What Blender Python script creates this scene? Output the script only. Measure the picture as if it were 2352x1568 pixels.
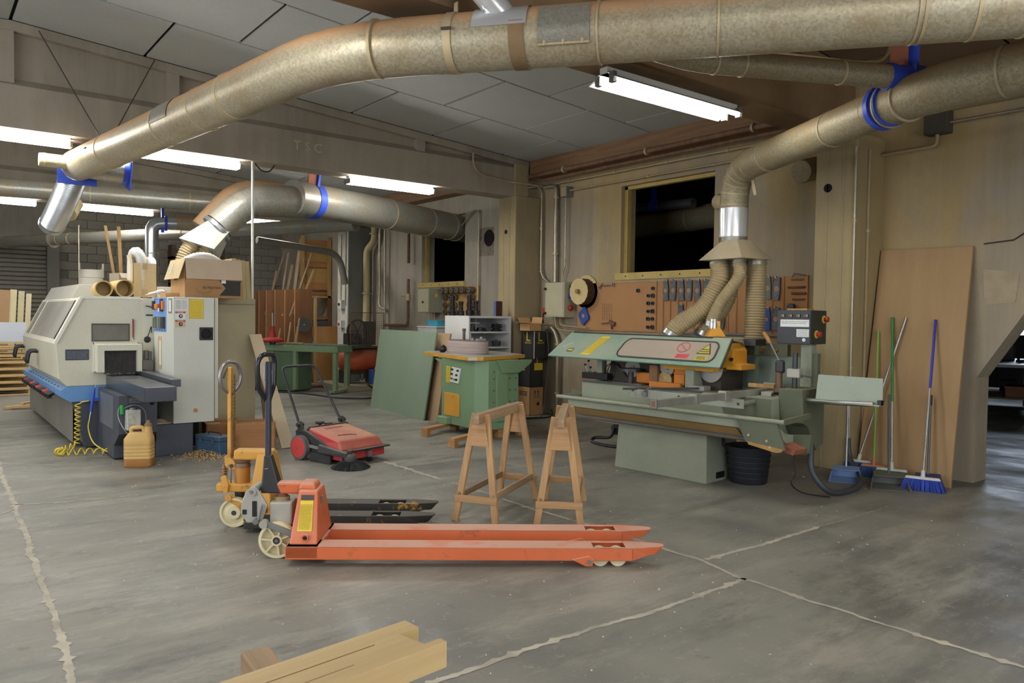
import bpy, bmesh, math, random
from mathutils import Vector, Matrix, Euler
for _o in list(bpy.data.objects): bpy.data.objects.remove(_o)
SC = bpy.context.scene
COL = SC.collection
rnd = random.Random(7)
R = math.radians
PI = math.pi

# ------------------------------------------------------------------ camera, world, exposure
# world axes: X across the hall towards the long wall, Y along that wall away from the camera, Z up
CAM_H = 1.55
def _camera():
    f, yaw, pitch, roll = 1756.07, R(51.96365), R(1.89062), R(.78864)
    fw = Vector((math.cos(yaw), math.sin(yaw), 0)); rt = Vector((math.sin(yaw), -math.cos(yaw), 0)); up = Vector((0, 0, 1))
    fw2 = fw*math.cos(pitch) - up*math.sin(pitch); up2 = up*math.cos(pitch) + fw*math.sin(pitch)
    r2 = rt*math.cos(roll) + up2*math.sin(roll); u2 = up2*math.cos(roll) - rt*math.sin(roll)
    cd = bpy.data.cameras.new('camera'); cd.sensor_width = 36; cd.lens = f/2352*36; cd.clip_start = .05; cd.clip_end = 100
    c = bpy.data.objects.new('camera', cd); COL.objects.link(c)
    m = Matrix((r2, u2, -fw2)).transposed().to_4x4(); m.translation = (0, 0, CAM_H)
    c.matrix_world = m; SC.camera = c
_camera()
W = bpy.data.worlds.new('daylight'); SC.world = W; W.use_nodes = True
W.node_tree.nodes['Background'].inputs[0].default_value = (.62, .76, 1, 1)
W.node_tree.nodes['Background'].inputs[1].default_value = 1.2
SC.view_settings.view_transform = 'Standard'; SC.view_settings.look = 'None'
SC.view_settings.gamma = 1; SC.view_settings.use_curve_mapping = False
SC.view_settings.exposure = 0.66
TUBE_POWER = 36.0
SC.cycles.max_bounces = 6; SC.cycles.diffuse_bounces = 3; SC.cycles.use_light_tree = False; SC.cycles.glossy_bounces = 2; SC.cycles.transparent_max_bounces = 6
SC.cycles.use_adaptive_sampling = True; SC.cycles.adaptive_threshold = .03
SC.cycles.sample_clamp_indirect = 6; SC.cycles.caustics_reflective = False; SC.cycles.caustics_refractive = False

# ------------------------------------------------------------------ helpers: materials
def lin(c):
    return tuple(((v/255)/12.92 if v/255 <= .04045 else ((v/255+.055)/1.055)**2.4) for v in c)
MATS = {}
class NT:
    def __init__(s, name):
        s.m = bpy.data.materials.new(name); s.m.use_nodes = True; s.t = s.m.node_tree; s.n = s.t.nodes; s.b = s.n['Principled BSDF']
    def new(s, typ, **k):
        x = s.n.new(typ)
        for a, v in k.items(): setattr(x, a, v)
        return x
    def link(s, a, b): s.t.links.new(a, b)
    def math(s, op, a, b=None, clamp=False):
        x = s.new('ShaderNodeMath', operation=op, use_clamp=clamp)
        for i, v in enumerate((a, b)):
            if v is None: continue
            if isinstance(v, (int, float)): x.inputs[i].default_value = v
            else: s.link(v, x.inputs[i])
        return x.outputs[0]
    def noise(s, scale, detail=4, stretch=None, rough=.55, seed=0):
        tc = s.new('ShaderNodeTexCoord'); mp = s.new('ShaderNodeMapping')
        mp.inputs['Scale'].default_value = stretch or (1, 1, 1); mp.inputs['Location'].default_value = (seed, seed*.7, seed*1.3)
        s.link(tc.outputs['Object'], mp.inputs['Vector'])
        x = s.new('ShaderNodeTexNoise'); x.inputs['Scale'].default_value = scale; x.inputs['Detail'].default_value = detail; x.inputs['Roughness'].default_value = rough
        s.link(mp.outputs[0], x.inputs['Vector']); return x.outputs['Fac']
    def ramp(s, fac, a, b):
        x = s.new('ShaderNodeMapRange'); x.inputs[1].default_value = a; x.inputs[2].default_value = b
        s.link(fac, x.inputs[0]); return x.outputs[0]
    def mix(s, fac, a, b):
        x = s.new('ShaderNodeMix', data_type='RGBA')
        for i, v in ((0, fac), (6, a), (7, b)):
            if isinstance(v, (int, float)): x.inputs[i].default_value = v
            elif isinstance(v, tuple): x.inputs[i].default_value = (*v[:3], 1)
            else: s.link(v, x.inputs[i])
        return x.outputs[2]
    def bump(s, h, strength, dist=.01):
        x = s.new('ShaderNodeBump'); x.inputs['Strength'].default_value = strength; x.inputs['Distance'].default_value = dist
        s.link(h, x.inputs['Height']); s.link(x.outputs[0], s.b.inputs['Normal'])
    def upness(s, a, b):
        g = s.new('ShaderNodeNewGeometry'); sp = s.new('ShaderNodeSeparateXYZ'); s.link(g.outputs['Normal'], sp.inputs[0])
        return s.ramp(sp.outputs[2], a, b)
DUST = lin((176, 150, 112))
def mat(name, col, rough=.6, metal=0., var=.12, scale=4., bump=0., dust=0., col2=None, stretch=None, fine=0., spec=.5, wear=None, dustcol=None, coat=0.):
    """painted, plastic, metal, board or cloth: two-tone noise, optional settled dust on upward faces, optional worn patches"""
    if name in MATS: return MATS[name]
    t = NT(name); c = lin(col)
    lo = lin(col2) if col2 else tuple(v*(1-var) for v in c); hi = c if col2 else tuple(min(1, v*(1+var)) for v in c)
    n = t.noise(scale, 5, stretch)
    k = t.mix(t.ramp(n, .32, .68), lo, hi)
    if fine:
        k = t.mix(t.math('MULTIPLY', t.ramp(t.noise(scale*22, 3, stretch, seed=3), .45, .75), fine), k, tuple(v*.6 for v in lo))
    r = None
    if wear:
        w = t.math('MULTIPLY', t.ramp(t.noise(scale*2.2, 6, stretch, .7, 5), .60, .66), wear[1])
        k = t.mix(w, k, lin(wear[0]))
    if dust:
        u = t.math('MULTIPLY', t.upness(.25, .85), t.ramp(t.noise(3.3, 5, None, .6, 9), .25, .6))
        u = t.math('MULTIPLY', u, dust, True)
        k = t.mix(u, k, lin(dustcol) if dustcol else DUST)
        rr = t.new('ShaderNodeMapRange'); rr.inputs[3].default_value = rough; rr.inputs[4].default_value = .9; t.link(u, rr.inputs[0]); t.link(rr.outputs[0], t.b.inputs['Roughness'])
        if metal:
            mm = t.new('ShaderNodeMapRange'); mm.inputs[3].default_value = metal; mm.inputs[4].default_value = 0; t.link(u, mm.inputs[0]); t.link(mm.outputs[0], t.b.inputs['Metallic'])
    else:
        t.b.inputs['Roughness'].default_value = rough
        t.b.inputs['Metallic'].default_value = metal
    t.link(k, t.b.inputs['Base Color'])
    t.b.inputs['Specular IOR Level'].default_value = spec
    t.b.inputs['Coat Weight'].default_value = coat
    if bump: t.bump(t.noise(scale*6, 5, stretch, .6, 2), bump)
    MATS[name] = t.m; return t.m
def wood(name, col, dark, axis='x', rough=.7, grain=9., dust=0.):
    """timber: long streaks along one local axis"""
    if name in MATS: return MATS[name]
    t = NT(name); st = {'x': (.06, 1, 1), 'y': (1, .06, 1), 'z': (1, 1, .06)}[axis]
    n = t.noise(grain*2.2, 6, st, .65); n2 = t.noise(1.3, 3, st, .5, 4)
    k = t.mix(t.ramp(n, .3, .7), lin(dark), lin(col)); k = t.mix(t.math('MULTIPLY', t.ramp(n2, .4, .7), .35), k, lin(dark))
    if dust: k = t.mix(t.math('MULTIPLY', t.upness(.3, .9), dust), k, DUST)
    t.link(k, t.b.inputs['Base Color']); t.b.inputs['Roughness'].default_value = rough; t.bump(n, .12, .004)
    MATS[name] = t.m; return t.m
def emit(name, col, power):
    if name in MATS: return MATS[name]
    m = bpy.data.materials.new(name); m.use_nodes = True; b = m.node_tree.nodes['Principled BSDF']
    b.inputs['Base Color'].default_value = (*col, 1); b.inputs['Emission Color'].default_value = (*col, 1); b.inputs['Emission Strength'].default_value = power; m.cycles.emission_sampling = 'FRONT'
    MATS[name] = m; return m
def clear(name, col, alpha, rough=.2):
    if name in MATS: return MATS[name]
    m = bpy.data.materials.new(name); m.use_nodes = True; b = m.node_tree.nodes['Principled BSDF']
    b.inputs['Base Color'].default_value = (*lin(col), 1); b.inputs['Alpha'].default_value = alpha; b.inputs['Roughness'].default_value = rough
    MATS[name] = m; return m

# ------------------------------------------------------------------ helpers: meshes
def V(*a): return Vector(a)
def spline(pts, n=6, closed=False):
    P = [Vector(p) for p in pts]; out = []; L = len(P)
    for i in range(L if closed else L-1):
        if closed: a, b, c, d = P[i-1], P[i], P[(i+1) % L], P[(i+2) % L]
        else: a, b, c, d = P[max(i-1, 0)], P[i], P[i+1], P[min(i+2, L-1)]
        for k in range(n):
            t = k/n
            out.append(.5*((2*b) + (c-a)*t + (2*a-5*b+4*c-d)*t*t + (3*b-a-3*c+d)*t**3))
    if not closed: out.append(P[-1])
    return out
def fillet(pts, r, n=5):
    """polyline with rounded corners"""
    P = [Vector(p) for p in pts]; out = [P[0]]
    for i in range(1, len(P)-1):
        a = (P[i-1]-P[i]); b = (P[i+1]-P[i]); d = min(r, a.length*.49, b.length*.49)
        s, e = P[i]+a.normalized()*d, P[i]+b.normalized()*d
        for k in range(n+1):
            t = k/n; out.append((1-t)**2*s + 2*t*(1-t)*P[i] + t*t*e)
    out.append(P[-1]); return out
class MB:
    def __init__(s): s.v = []; s.f = []
    def add(s, vs, fs):
        o = len(s.v); s.v += [Vector(x) for x in vs]; s.f += [tuple(i+o for i in f) for f in fs]; return s
    def bx(s, x0, x1, y0, y1, z0, z1, m=None):
        vs = [Vector((x, y, z)) for z in (z0, z1) for x, y in ((x0, y0), (x1, y0), (x1, y1), (x0, y1))]
        if m is not None: vs = [m @ v for v in vs]
        return s.add(vs, [(3, 2, 1, 0), (4, 5, 6, 7), (0, 1, 5, 4), (1, 2, 6, 5), (2, 3, 7, 6), (3, 0, 4, 7)])
    def box(s, c, d, rot=(0, 0, 0)):
        m = Matrix.Translation(c) @ Euler(rot).to_matrix().to_4x4()
        return s.bx(-d[0]/2, d[0]/2, -d[1]/2, d[1]/2, -d[2]/2, d[2]/2, m)
    def bar(s, a, b, w, h, up=(0, 0, 1)):
        """rectangular bar from a to b, w across and h along up"""
        a, b = Vector(a), Vector(b); d = b-a; L = d.length; x = d.normalized(); u = Vector(up); y = u.cross(x)
        if y.length < 1e-5: y = Vector((1, 0, 0)).cross(x)
        y.normalize(); z = x.cross(y)
        m = Matrix((x, y, z)).transposed().to_4x4(); m.translation = a
        return s.bx(0, L, -w/2, w/2, -h/2, h/2, m)
    def hexa(s, p):
        return s.add(p, [(3, 2, 1, 0), (4, 5, 6, 7), (0, 1, 5, 4), (1, 2, 6, 5), (2, 3, 7, 6), (3, 0, 4, 7)])
    def prism(s, poly, a, b, axis='y', m=None):
        """2-d outline extruded from a to b along axis: x->(y,z) y->(x,z) z->(x,y)"""
        def P(q, t): return {'x': (t, q[0], q[1]), 'y': (q[0], t, q[1]), 'z': (q[0], q[1], t)}[axis]
        n = len(poly); vs = [Vector(P(q, a)) for q in poly]+[Vector(P(q, b)) for q in poly]
        if m is not None: vs = [m @ v for v in vs]
        return s.add(vs, [tuple(range(n-1, -1, -1)), tuple(range(n, 2*n))]+[(i, (i+1) % n, n+(i+1) % n, n+i) for i in range(n)])
    def tube(s, pts, r, seg=10, closed=False, caps=True, ell=None):
        P = [Vector(p) for p in pts]; n = len(P); rr = r if isinstance(r, (list, tuple)) else [r]*n
        T = []
        for i in range(n):
            if closed: t = P[(i+1) % n]-P[i-1]
            else: t = P[min(i+1, n-1)]-P[max(i-1, 0)]
            T.append(t.normalized() if t.length > 1e-9 else Vector((0, 0, 1)))
        u = Vector((0, 0, 1)) if abs(T[0].z) < .9 else Vector((1, 0, 0))
        u = (u-T[0]*u.dot(T[0])).normalized(); vs = []
        for i in range(n):
            u = (u-T[i]*u.dot(T[i])); u = u.normalized() if u.length > 1e-6 else Vector((1, 0, 0)); w = T[i].cross(u)
            for k in range(seg):
                a = 2*PI*k/seg; vs.append(P[i]+(u*math.cos(a)*(ell or 1)+w*math.sin(a))*rr[i])
        fs = [(i*seg+k, i*seg+(k+1) % seg, ((i+1) % n)*seg+(k+1) % seg, ((i+1) % n)*seg+k) for i in range(n if closed else n-1) for k in range(seg)]
        if caps and not closed: fs += [tuple(range(seg-1, -1, -1)), tuple((n-1)*seg+k for k in range(seg))]
        return s.add(vs, fs)
    def cyl(s, a, b, r, r2=None, seg=16): return s.tube([a, b], [r, r if r2 is None else r2], seg)
    def lathe(s, prof, o=(0, 0, 0), ax=(0, 0, 1), seg=20, cap=True):
        """profile of (radius, height) about an axis"""
        z = Vector(ax).normalized(); x = Vector((1, 0, 0)) if abs(z.x) < .9 else Vector((0, 1, 0)); x = (x-z*x.dot(z)).normalized(); y = z.cross(x); o = Vector(o)
        vs = [o+z*h+(x*math.cos(2*PI*k/seg)+y*math.sin(2*PI*k/seg))*max(q, 1e-4) for q, h in prof for k in range(seg)]; n = len(prof)
        fs = [(i*seg+k, i*seg+(k+1) % seg, (i+1)*seg+(k+1) % seg, (i+1)*seg+k) for i in range(n-1) for k in range(seg)]
        if cap: fs += [tuple(range(seg-1, -1, -1)), tuple((n-1)*seg+k for k in range(seg))]
        return s.add(vs, fs)
    def sheet(s, quad, t):
        """flat quad given by 4 corners, thickened by t along its normal"""
        q = [Vector(p) for p in quad]; nn = (q[1]-q[0]).cross(q[2]-q[0]).normalized()*t
        return s.hexa([p for p in q]+[p+nn for p in q])
    def mesh(s, name, smooth=None):
        me = bpy.data.meshes.new(name); me.from_pydata([tuple(v) for v in s.v], [], s.f)
        bm = bmesh.new(); bm.from_mesh(me); bmesh.ops.recalc_face_normals(bm, faces=bm.faces); bm.to_mesh(me); bm.free()
        if smooth is not None:
            me.polygons.foreach_set('use_smooth', [True]*len(me.polygons)); me.set_sharp_from_angle(angle=R(smooth))
        me.update(); return me
    def build(s, name, m, parent=None, smooth=None, bevel=0, seg=2, world=False):
        if world and parent is not None:
            off = parent.location
            s.v = [v-off for v in s.v]
        o = bpy.data.objects.new(name, s.mesh(name, smooth)); COL.objects.link(o)
        if m: o.data.materials.append(m)
        if parent is not None: o.parent = parent
        if bevel:
            b = o.modifiers.new('bevel', 'BEVEL'); b.width = bevel; b.segments = seg; b.limit_method = 'ANGLE'; b.angle_limit = R(40)
        return o
def tag(o, label=None, cat=None, group=None, kind=None):
    for k, v in (('label', label), ('category', cat), ('group', group), ('kind', kind)):
        if v: o[k] = v
    return o
def thing(name, label, cat, loc=(0, 0, 0), rotz=0., group=None):
    o = bpy.data.objects.new(name, None); COL.objects.link(o); o.location = loc; o.rotation_euler = (0, 0, rotz); o.empty_display_size = .1
    return tag(o, label, cat, group)
def solo(mb, name, m, label, cat, base=None, group=None, **k):
    """a thing that is one mesh, its origin at its base"""
    if base is not None: mb.v = [v-Vector(base) for v in mb.v]
    o = mb.build(name, m, None, **k)
    if base is not None: o.location = base
    return tag(o, label, cat, group)
def struct(mb, name, m, parent=None, **k):
    o = mb.build(name, m, parent, **k)
    if parent is None: o['kind'] = 'structure'
    return o
def dup(root, loc, rotz=0., label=None, group=None):
    r = root.copy(); COL.objects.link(r); r.location = loc; r.rotation_euler = (0, 0, rotz)
    if label: r['label'] = label
    if group: r['group'] = group
    for ch in list(root.children):
        c = ch.copy(); COL.objects.link(c); c.parent = r
        for g in list(ch.children):
            d = g.copy(); COL.objects.link(d); d.parent = c
    return r
def place(o, loc, rot=(0, 0, 0)):
    o.location = loc; o.rotation_euler = rot; return o
def lettering(txt, size, m, parent, origin, right, up, depth=.0006, name='lettering', align='CENTER', lines=1.0):
    """flat printed characters, as a mesh, on a plane given by its right and up directions"""
    cu = bpy.data.curves.new('text', 'FONT'); cu.body = txt; cu.size = size; cu.align_x = align; cu.align_y = 'CENTER'; cu.extrude = depth; cu.resolution_u = 2; cu.space_line = lines
    tmp = bpy.data.objects.new('text', cu); COL.objects.link(tmp)
    dg = bpy.context.evaluated_depsgraph_get(); me = bpy.data.meshes.new_from_object(tmp.evaluated_get(dg))
    bpy.data.objects.remove(tmp); bpy.data.curves.remove(cu)
    r, u = Vector(right).normalized(), Vector(up).normalized(); n = r.cross(u); mx = Matrix((r, u, n)).transposed().to_4x4(); mx.translation = Vector(origin)
    me.transform(mx); me.materials.clear(); me.materials.append(m)
    o = bpy.data.objects.new(name, me); COL.objects.link(o)
    if parent is not None: o.parent = parent
    return o
# ------------------------------------------------------------------ fill lights at added gate openings, and daylight in the bench room beyond the passage
def area(name, loc, rot, sx, sy, power, col):
    l = bpy.data.lights.new(name, 'AREA'); l.shape = 'RECTANGLE'; l.size = sx; l.size_y = sy; l.energy = power; l.color = col
    o = bpy.data.objects.new(name, l); COL.objects.link(o); o.location = loc; o.rotation_euler = rot; return o
area('rear_fill_light', (1.0, -5.1, 1.9), (R(90), 0, 0), 6.5, 3.4, 95, (1, .985, .95))  # fill light added behind the camera, at an invented gate opening
area('left_fill_light', (-6.2, 4.6, 1.9), (0, R(-90), 0), 3.2, 6.0, 170, (.97, .98, 1))  # second added fill light, at an invented gate in the unseen left wall
area('bench_room_window_light', (17.95, 6.1, 2.0), (0, R(90), 0), 1.3, 1.7, 28, (.72, .84, 1))

# ------------------------------------------------------------------ setting: materials
def floor_mat():
    t = NT('polished_concrete')
    a = t.noise(.55, 6, None, .6); b = t.noise(2.2, 7, (1, .55, 1), .65, 3); c = t.noise(60, 3, None, .6, 8); d = t.noise(.9, 5, (.5, 1.6, 1), .7, 21)
    k = t.mix(t.ramp(a, .35, .65), lin((106, 105, 100)), lin((128, 125, 116)))
    k = t.mix(t.math('MULTIPLY', t.ramp(b, .42, .7), .5), k, lin((150, 145, 132)))
    k = t.mix(t.math('MULTIPLY', t.ramp(d, .50, .66), .7), k, lin((74, 73, 69)))
    k = t.mix(t.math('MULTIPLY', t.ramp(t.noise(2.1, 8, (.4, 1.4, 1), .75, 31), .50, .64), .62), k, lin((156, 151, 138)))
    k = t.mix(t.math('MULTIPLY', t.ramp(t.noise(11, 6, None, .8, 40), .57, .64), .5), k, lin((154, 149, 136)))
    k = t.mix(t.math('MULTIPLY', t.ramp(c, .66, .74), .5), k, lin((178, 172, 156)))
    k = t.mix(t.math('MULTIPLY', t.ramp(t.noise(7, 5, None, .7, 14), .62, .7), .35), k, lin((74, 73, 69)))
    t.link(k, t.b.inputs['Base Color'])
    r = t.new('ShaderNodeMapRange'); r.inputs[1].default_value = .3; r.inputs[2].default_value = .7; r.inputs[3].default_value = .34; r.inputs[4].default_value = .72
    t.link(b, r.inputs[0]); t.link(r.outputs[0], t.b.inputs['Roughness']); t.b.inputs['Specular IOR Level'].default_value = .5; t.bump(t.noise(9, 6, None, .7, 50), .08, .006); return t.m
def wall_mat(name, c1, c2, c3, board=True):
    """board-formed concrete: vertical streaks, damp stains and blotches"""
    t = NT(name); a = t.noise(.7, 5, (1, 1, .55), .6); b = t.noise(5, 5, (1, 1, .07), .65, 3); c = t.noise(2.6, 6, None, .7, 6); f = t.noise(45, 4, None, .6, 2)
    k = t.mix(t.ramp(a, .44, .56), lin(c1), lin(c2)); k = t.mix(t.math('MULTIPLY', t.ramp(b, .42, .72), .5), k, lin(c3))
    k = t.mix(t.math('MULTIPLY', t.ramp(c, .5, .75), .4), k, tuple(v*.72 for v in lin(c1)))
    k = t.mix(t.math('MULTIPLY', t.ramp(f, .6, .75), .25), k, tuple(v*.6 for v in lin(c1)))
    t.link(k, t.b.inputs['Base Color']); t.b.inputs['Roughness'].default_value = .88; t.b.inputs['Specular IOR Level'].default_value = .25; t.bump(c, .25, .01); return t.m
M_FLOOR = floor_mat()
M_WALL = wall_mat('formed_concrete_tan', (176, 154, 110), (158, 146, 128), (186, 172, 142))
M_COLUMN = wall_mat('column_concrete', (174, 156, 114), (158, 142, 110), (146, 134, 112))
M_WALLG = wall_mat('formed_concrete_grey', (172, 164, 148), (158, 150, 136), (188, 182, 168))
M_COLGREY = wall_mat('column_concrete_grey', (128, 126, 118), (116, 114, 106), (142, 140, 132))
M_BEAM = wall_mat('beam_concrete', (162, 152, 136), (146, 137, 122), (174, 164, 148))
M_BACK = wall_mat('grey_block', (142, 136, 124), (126, 120, 110), (152, 146, 134))
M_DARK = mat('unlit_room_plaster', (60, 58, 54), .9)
M_PANEL = mat('ceiling_panel_grey', (180, 182, 178), .75, var=.05, scale=1.2, bump=.03, fine=.15)
M_GAP = mat('panel_joint', (52, 52, 52), .9)
M_FILL = mat('joint_mortar', (186, 179, 162), .85, scale=5, bump=.2, col2=(150, 145, 132))
M_WOODTRIM = wood('dusty_purlin_wood', (146, 110, 74), (112, 84, 56), 'y', dust=.5)
M_FRAME = mat('window_frame_yellow', (196, 170, 98), .6, var=.12, scale=6, fine=.2)
M_GALV = mat('conduit_galvanised', (176, 168, 148), .42, .7, var=.15, scale=8)
M_CONDUIT = mat('conduit_dusty', (172, 154, 118), .6, .2, var=.12, dust=.5)
M_PVC = mat('cream_pipe', (196, 182, 138), .5, var=.08, dust=.3)
M_RUST = mat('rusty_pipe', (120, 88, 66), .7, .2, var=.25, scale=12)
M_BLACK = mat('black_plastic', (26, 26, 28), .45, var=.1)
M_WHITE = mat('white_paint', (214, 214, 208), .5, var=.05)
M_GREYPL = mat('grey_plastic', (120, 120, 116), .55)
M_LAMP = emit('fluorescent_glow', (1.0, .985, .94), TUBE_POWER)

# ------------------------------------------------------------------ floor with mortar-filled joints
floor = struct(MB().add([(-6.6, -5.2, 0), (18.2, -5.2, 0), (18.2, 21, 0), (-6.6, 21, 0)], [(0, 1, 2, 3)]), 'floor', M_FLOOR)
def joint(pts, w, jag=.5):
    m = MB(); P = []
    for a, b in zip(pts, pts[1:]):
        a, b = Vector((*a, 0)), Vector((*b, 0)); n = max(2, int((b-a).length/.025))
        P += [a+(b-a)*k/n for k in range(n)]
    P.append(Vector((*pts[-1], 0))); vs = []; fs = []
    drift = 0
    for i, p in enumerate(P):
        t = (P[min(i+1, len(P)-1)]-P[max(i-1, 0)]).normalized(); s = Vector((-t.y, t.x, 0)); drift = drift*.85+rnd.uniform(-.16, .16)*w
        ww = w*(.5+rnd.random()*jag+(1.0 if rnd.random() < .05 else 0))
        vs += [p+s*(ww/2+drift)+V(0, 0, .0016), p-s*(ww/2-drift)+V(0, 0, .0016)]
        if i: fs.append((2*i-2, 2*i-1, 2*i+1, 2*i))
    return m.add(vs, fs).build('joint_filler', M_FILL, floor)
joint([(3.93, 5.9), (3.92, 4.77), (3.96, 3.6), (3.97, 3.05), (3.9, 2.7), (3.89, 1.9), (3.93, 1.2), (3.93, -4)], .036)
joint([(3.88, 7.14), (3.92, 6.06)], .075, .3); joint([(3.88, 9.2), (3.88, 7.2)], .014)
joint([(-3, 2.70), (1.72, 2.69), (2.48, 2.71), (3.14, 2.68), (3.91, 2.70)], .042)
joint([(4.0, 3.06), (5.34, 3.055)], .045); joint([(5.34, 3.055), (6.3, 3.05)], .015)
joint([(.66, 9.3), (.648, 8.93), (.608, 7.07), (.571, 5.46), (.535, 4.27), (.519, 3.57), (.5, 0)], .045)
joint([(.616, 7.16), (.99, 7.03), (1.48, 6.98)], .026); joint([(-3, 6.8), (.5, 6.9), (.6, 6.99)], .03); joint([(-2, 9.25), (.67, 9.21), (1.2, 8.66)], .016)

# ------------------------------------------------------------------ walls
XW = 8.05
def wall_piece(m, y0, y1, z0, z1): m.bx(XW, XW+.3, y0, y1, z0, z1)
m = MB(); TOP = 4.6
wall_piece(m, 7.775, 9.9, 0, TOP); wall_piece(m, 3.03, 6.14, 0, TOP)
for a, b in ((6.14, 7.775),): wall_piece(m, a, b, 0, 2.15); wall_piece(m, a, b, 3.44, TOP)
# passage with sloping haunches
m.prism([(3.03, 1.02), (2.05, 2.6), (.5, 2.6), (-.5, 1.02), (-.5, 0), (-5.2, 0), (-5.2, TOP), (3.03, TOP)], XW, XW+.3, 'x')
wall = struct(m, 'wall_right', M_WALL)
m = MB(); wall_piece(m, 9.9, 11.745, 0, TOP); wall_piece(m, 13.27, 20.9, 0, TOP); wall_piece(m, 11.745, 13.27, 0, 2.15); wall_piece(m, 11.745, 13.27, 3.44, TOP)
wallf = struct(m, 'wall_right_far', M_WALLG)
# knocked-out pipe hole beside the far window and repaired patches by the passage
m = MB(); m.lathe([(.15, 0), (.15, .012)], (XW-.012, 10.98, 2.93), (1, 0, 0), 18); m.build('pipe_hole', mat('hole_dark', (22, 20, 18), .95), wallf)
m = MB(); m.bx(XW-.008, XW, 10.85, 11.28, 2.62, 3.12); m.build('broken_render', mat('broken_mortar', (132, 122, 108), .95, var=.3, scale=14, bump=.8), wallf)
m = MB(); m.prism([(2.98, 1.72), (2.72, 1.74), (2.69, 2.02), (3.0, 2.06)], XW-.006, XW, 'x'); m.prism([(2.45, 1.8), (2.2, 1.85), (2.2, 2.12), (2.44, 2.08)], XW-.006, XW, 'x'); m.build('render_patch', mat('mortar_patch', (172, 156, 130), .9, var=.12, scale=6, bump=.3), wall)
m = MB(); m.tube([(XW-.004, y, z) for y, z in ((3.0, 2.3), (2.75, 2.32), (2.6, 2.42), (2.45, 2.62), (2.3, 2.7), (2.1, 2.74))], .008, 5); m.build('crack', mat('crack_dark', (70, 62, 52), .95), wall)
struct(MB().bx(-6.6, -6.3, -5.2, 1.5, 0, TOP).bx(-6.6, -6.3, 7.7, 21, 0, TOP).bx(-6.6, -6.3, 1.5, 7.7, 3.6, TOP), 'wall_left', M_WALL)  # gap in this unseen wall is added for the left fill light
struct(MB().bx(-6.6, -2.3, -5.4, -5.2, 0, TOP).bx(4.3, XW, -5.4, -5.2, 0, TOP).bx(-2.3, 4.3, -5.4, -5.2, 3.7, TOP), 'wall_near', M_WALL)  # gap behind the camera is added for the rear fill light
# far wall: blocks laid in courses right of a roller shutter
wb = struct(MB().bx(2.66, 8.4, 20.76, 20.9, 0, TOP).bx(-6.6, -1.6, 20.7, 20.9, 0, TOP).bx(-1.6, 2.66, 20.7, 20.9, 3.1, TOP), 'wall_back', M_BACK)
blk = MB().bx(0, .39, 0, .06, 0, .19).mesh('block')
blk.materials.append(M_BACK)
for j in range(17):
    for i in range(14):
        x = 2.68+i*.4-(.2 if j % 2 else 0)
        if x < 2.6 or x > 7.8: continue
        o = bpy.data.objects.new('block', blk); COL.objects.link(o); o.parent = wb; o.location = (x, 20.70+rnd.uniform(-.006, .006), .9+j*.2)
# dark store room behind the windows, bench room behind the passage
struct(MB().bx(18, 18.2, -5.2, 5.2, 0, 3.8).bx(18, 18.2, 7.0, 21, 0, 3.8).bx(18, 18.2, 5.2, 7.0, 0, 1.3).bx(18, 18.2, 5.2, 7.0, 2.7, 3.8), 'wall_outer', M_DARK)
struct(MB().prism([(8.35, 5.9), (18, 8.15), (18, 8.25), (8.35, 6.0)], 0, 3.9, 'z'), 'wall_added_partition', M_DARK)  # unseen slanted partition, added to keep the store room dark
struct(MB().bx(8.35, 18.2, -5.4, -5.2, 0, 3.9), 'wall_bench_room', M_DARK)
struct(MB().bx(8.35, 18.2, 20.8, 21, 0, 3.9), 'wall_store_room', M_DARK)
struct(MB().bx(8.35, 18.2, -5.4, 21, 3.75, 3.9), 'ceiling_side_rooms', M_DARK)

# ------------------------------------------------------------------ columns
def column(x0, x1, y0, y1, z1, m, name='concrete_column'):
    o = struct(MB().bx(x0, x1, y0, y1, 0, z1), name, m, bevel=.012); return o
c2 = column(7.5, 8.06, 3.98, 4.43, 3.46, M_COLUMN)
c1 = column(7.5, 8.06, 9.54, 9.98, 3.46, M_COLUMN)
c3 = column(7.5, 8.06, 15.43, 15.95, 3.46, M_COLGREY)
column(-6.3, -5.8, 3.98, 4.43, 3.46, M_COLUMN); column(-6.3, -5.8, 9.54, 9.98, 3.46, M_COLUMN)
struct(MB().bx(2.42, 2.66, 20.45, 20.76, 0, 3.3), 'concrete_post', M_COLGREY)
for c, ys in ((c2, (4.12, 4.29)), (c1, (9.68, 9.84))):
    for y in ys: MB().bx(7.494, 7.5, y-.006, y+.006, 0, 3.4).build('formwork_ridge', mat('column_ridge', (166, 148, 114), .9), c)
m = MB().lathe([(.045, 0), (.045, .006)], (7.494, 4.289, 2.925), (1, 0, 0), 14); m.build('form_tie_hole', mat('hole_dark', (22, 20, 18), .95), c2)
m = MB().lathe([(.035, 0), (.035, .006)], (7.494, 9.78, 2.9), (1, 0, 0), 14); m.build('form_tie_hole', MATS['hole_dark'], c1)
# upper stub of the columns behind the beam end
for y0, y1 in ((3.98, 4.43), (9.54, 9.98)): struct(MB().bx(7.5, 7.75, y0, y0+.06, 3.46, 3.95), 'column_head', M_COLUMN)

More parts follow.
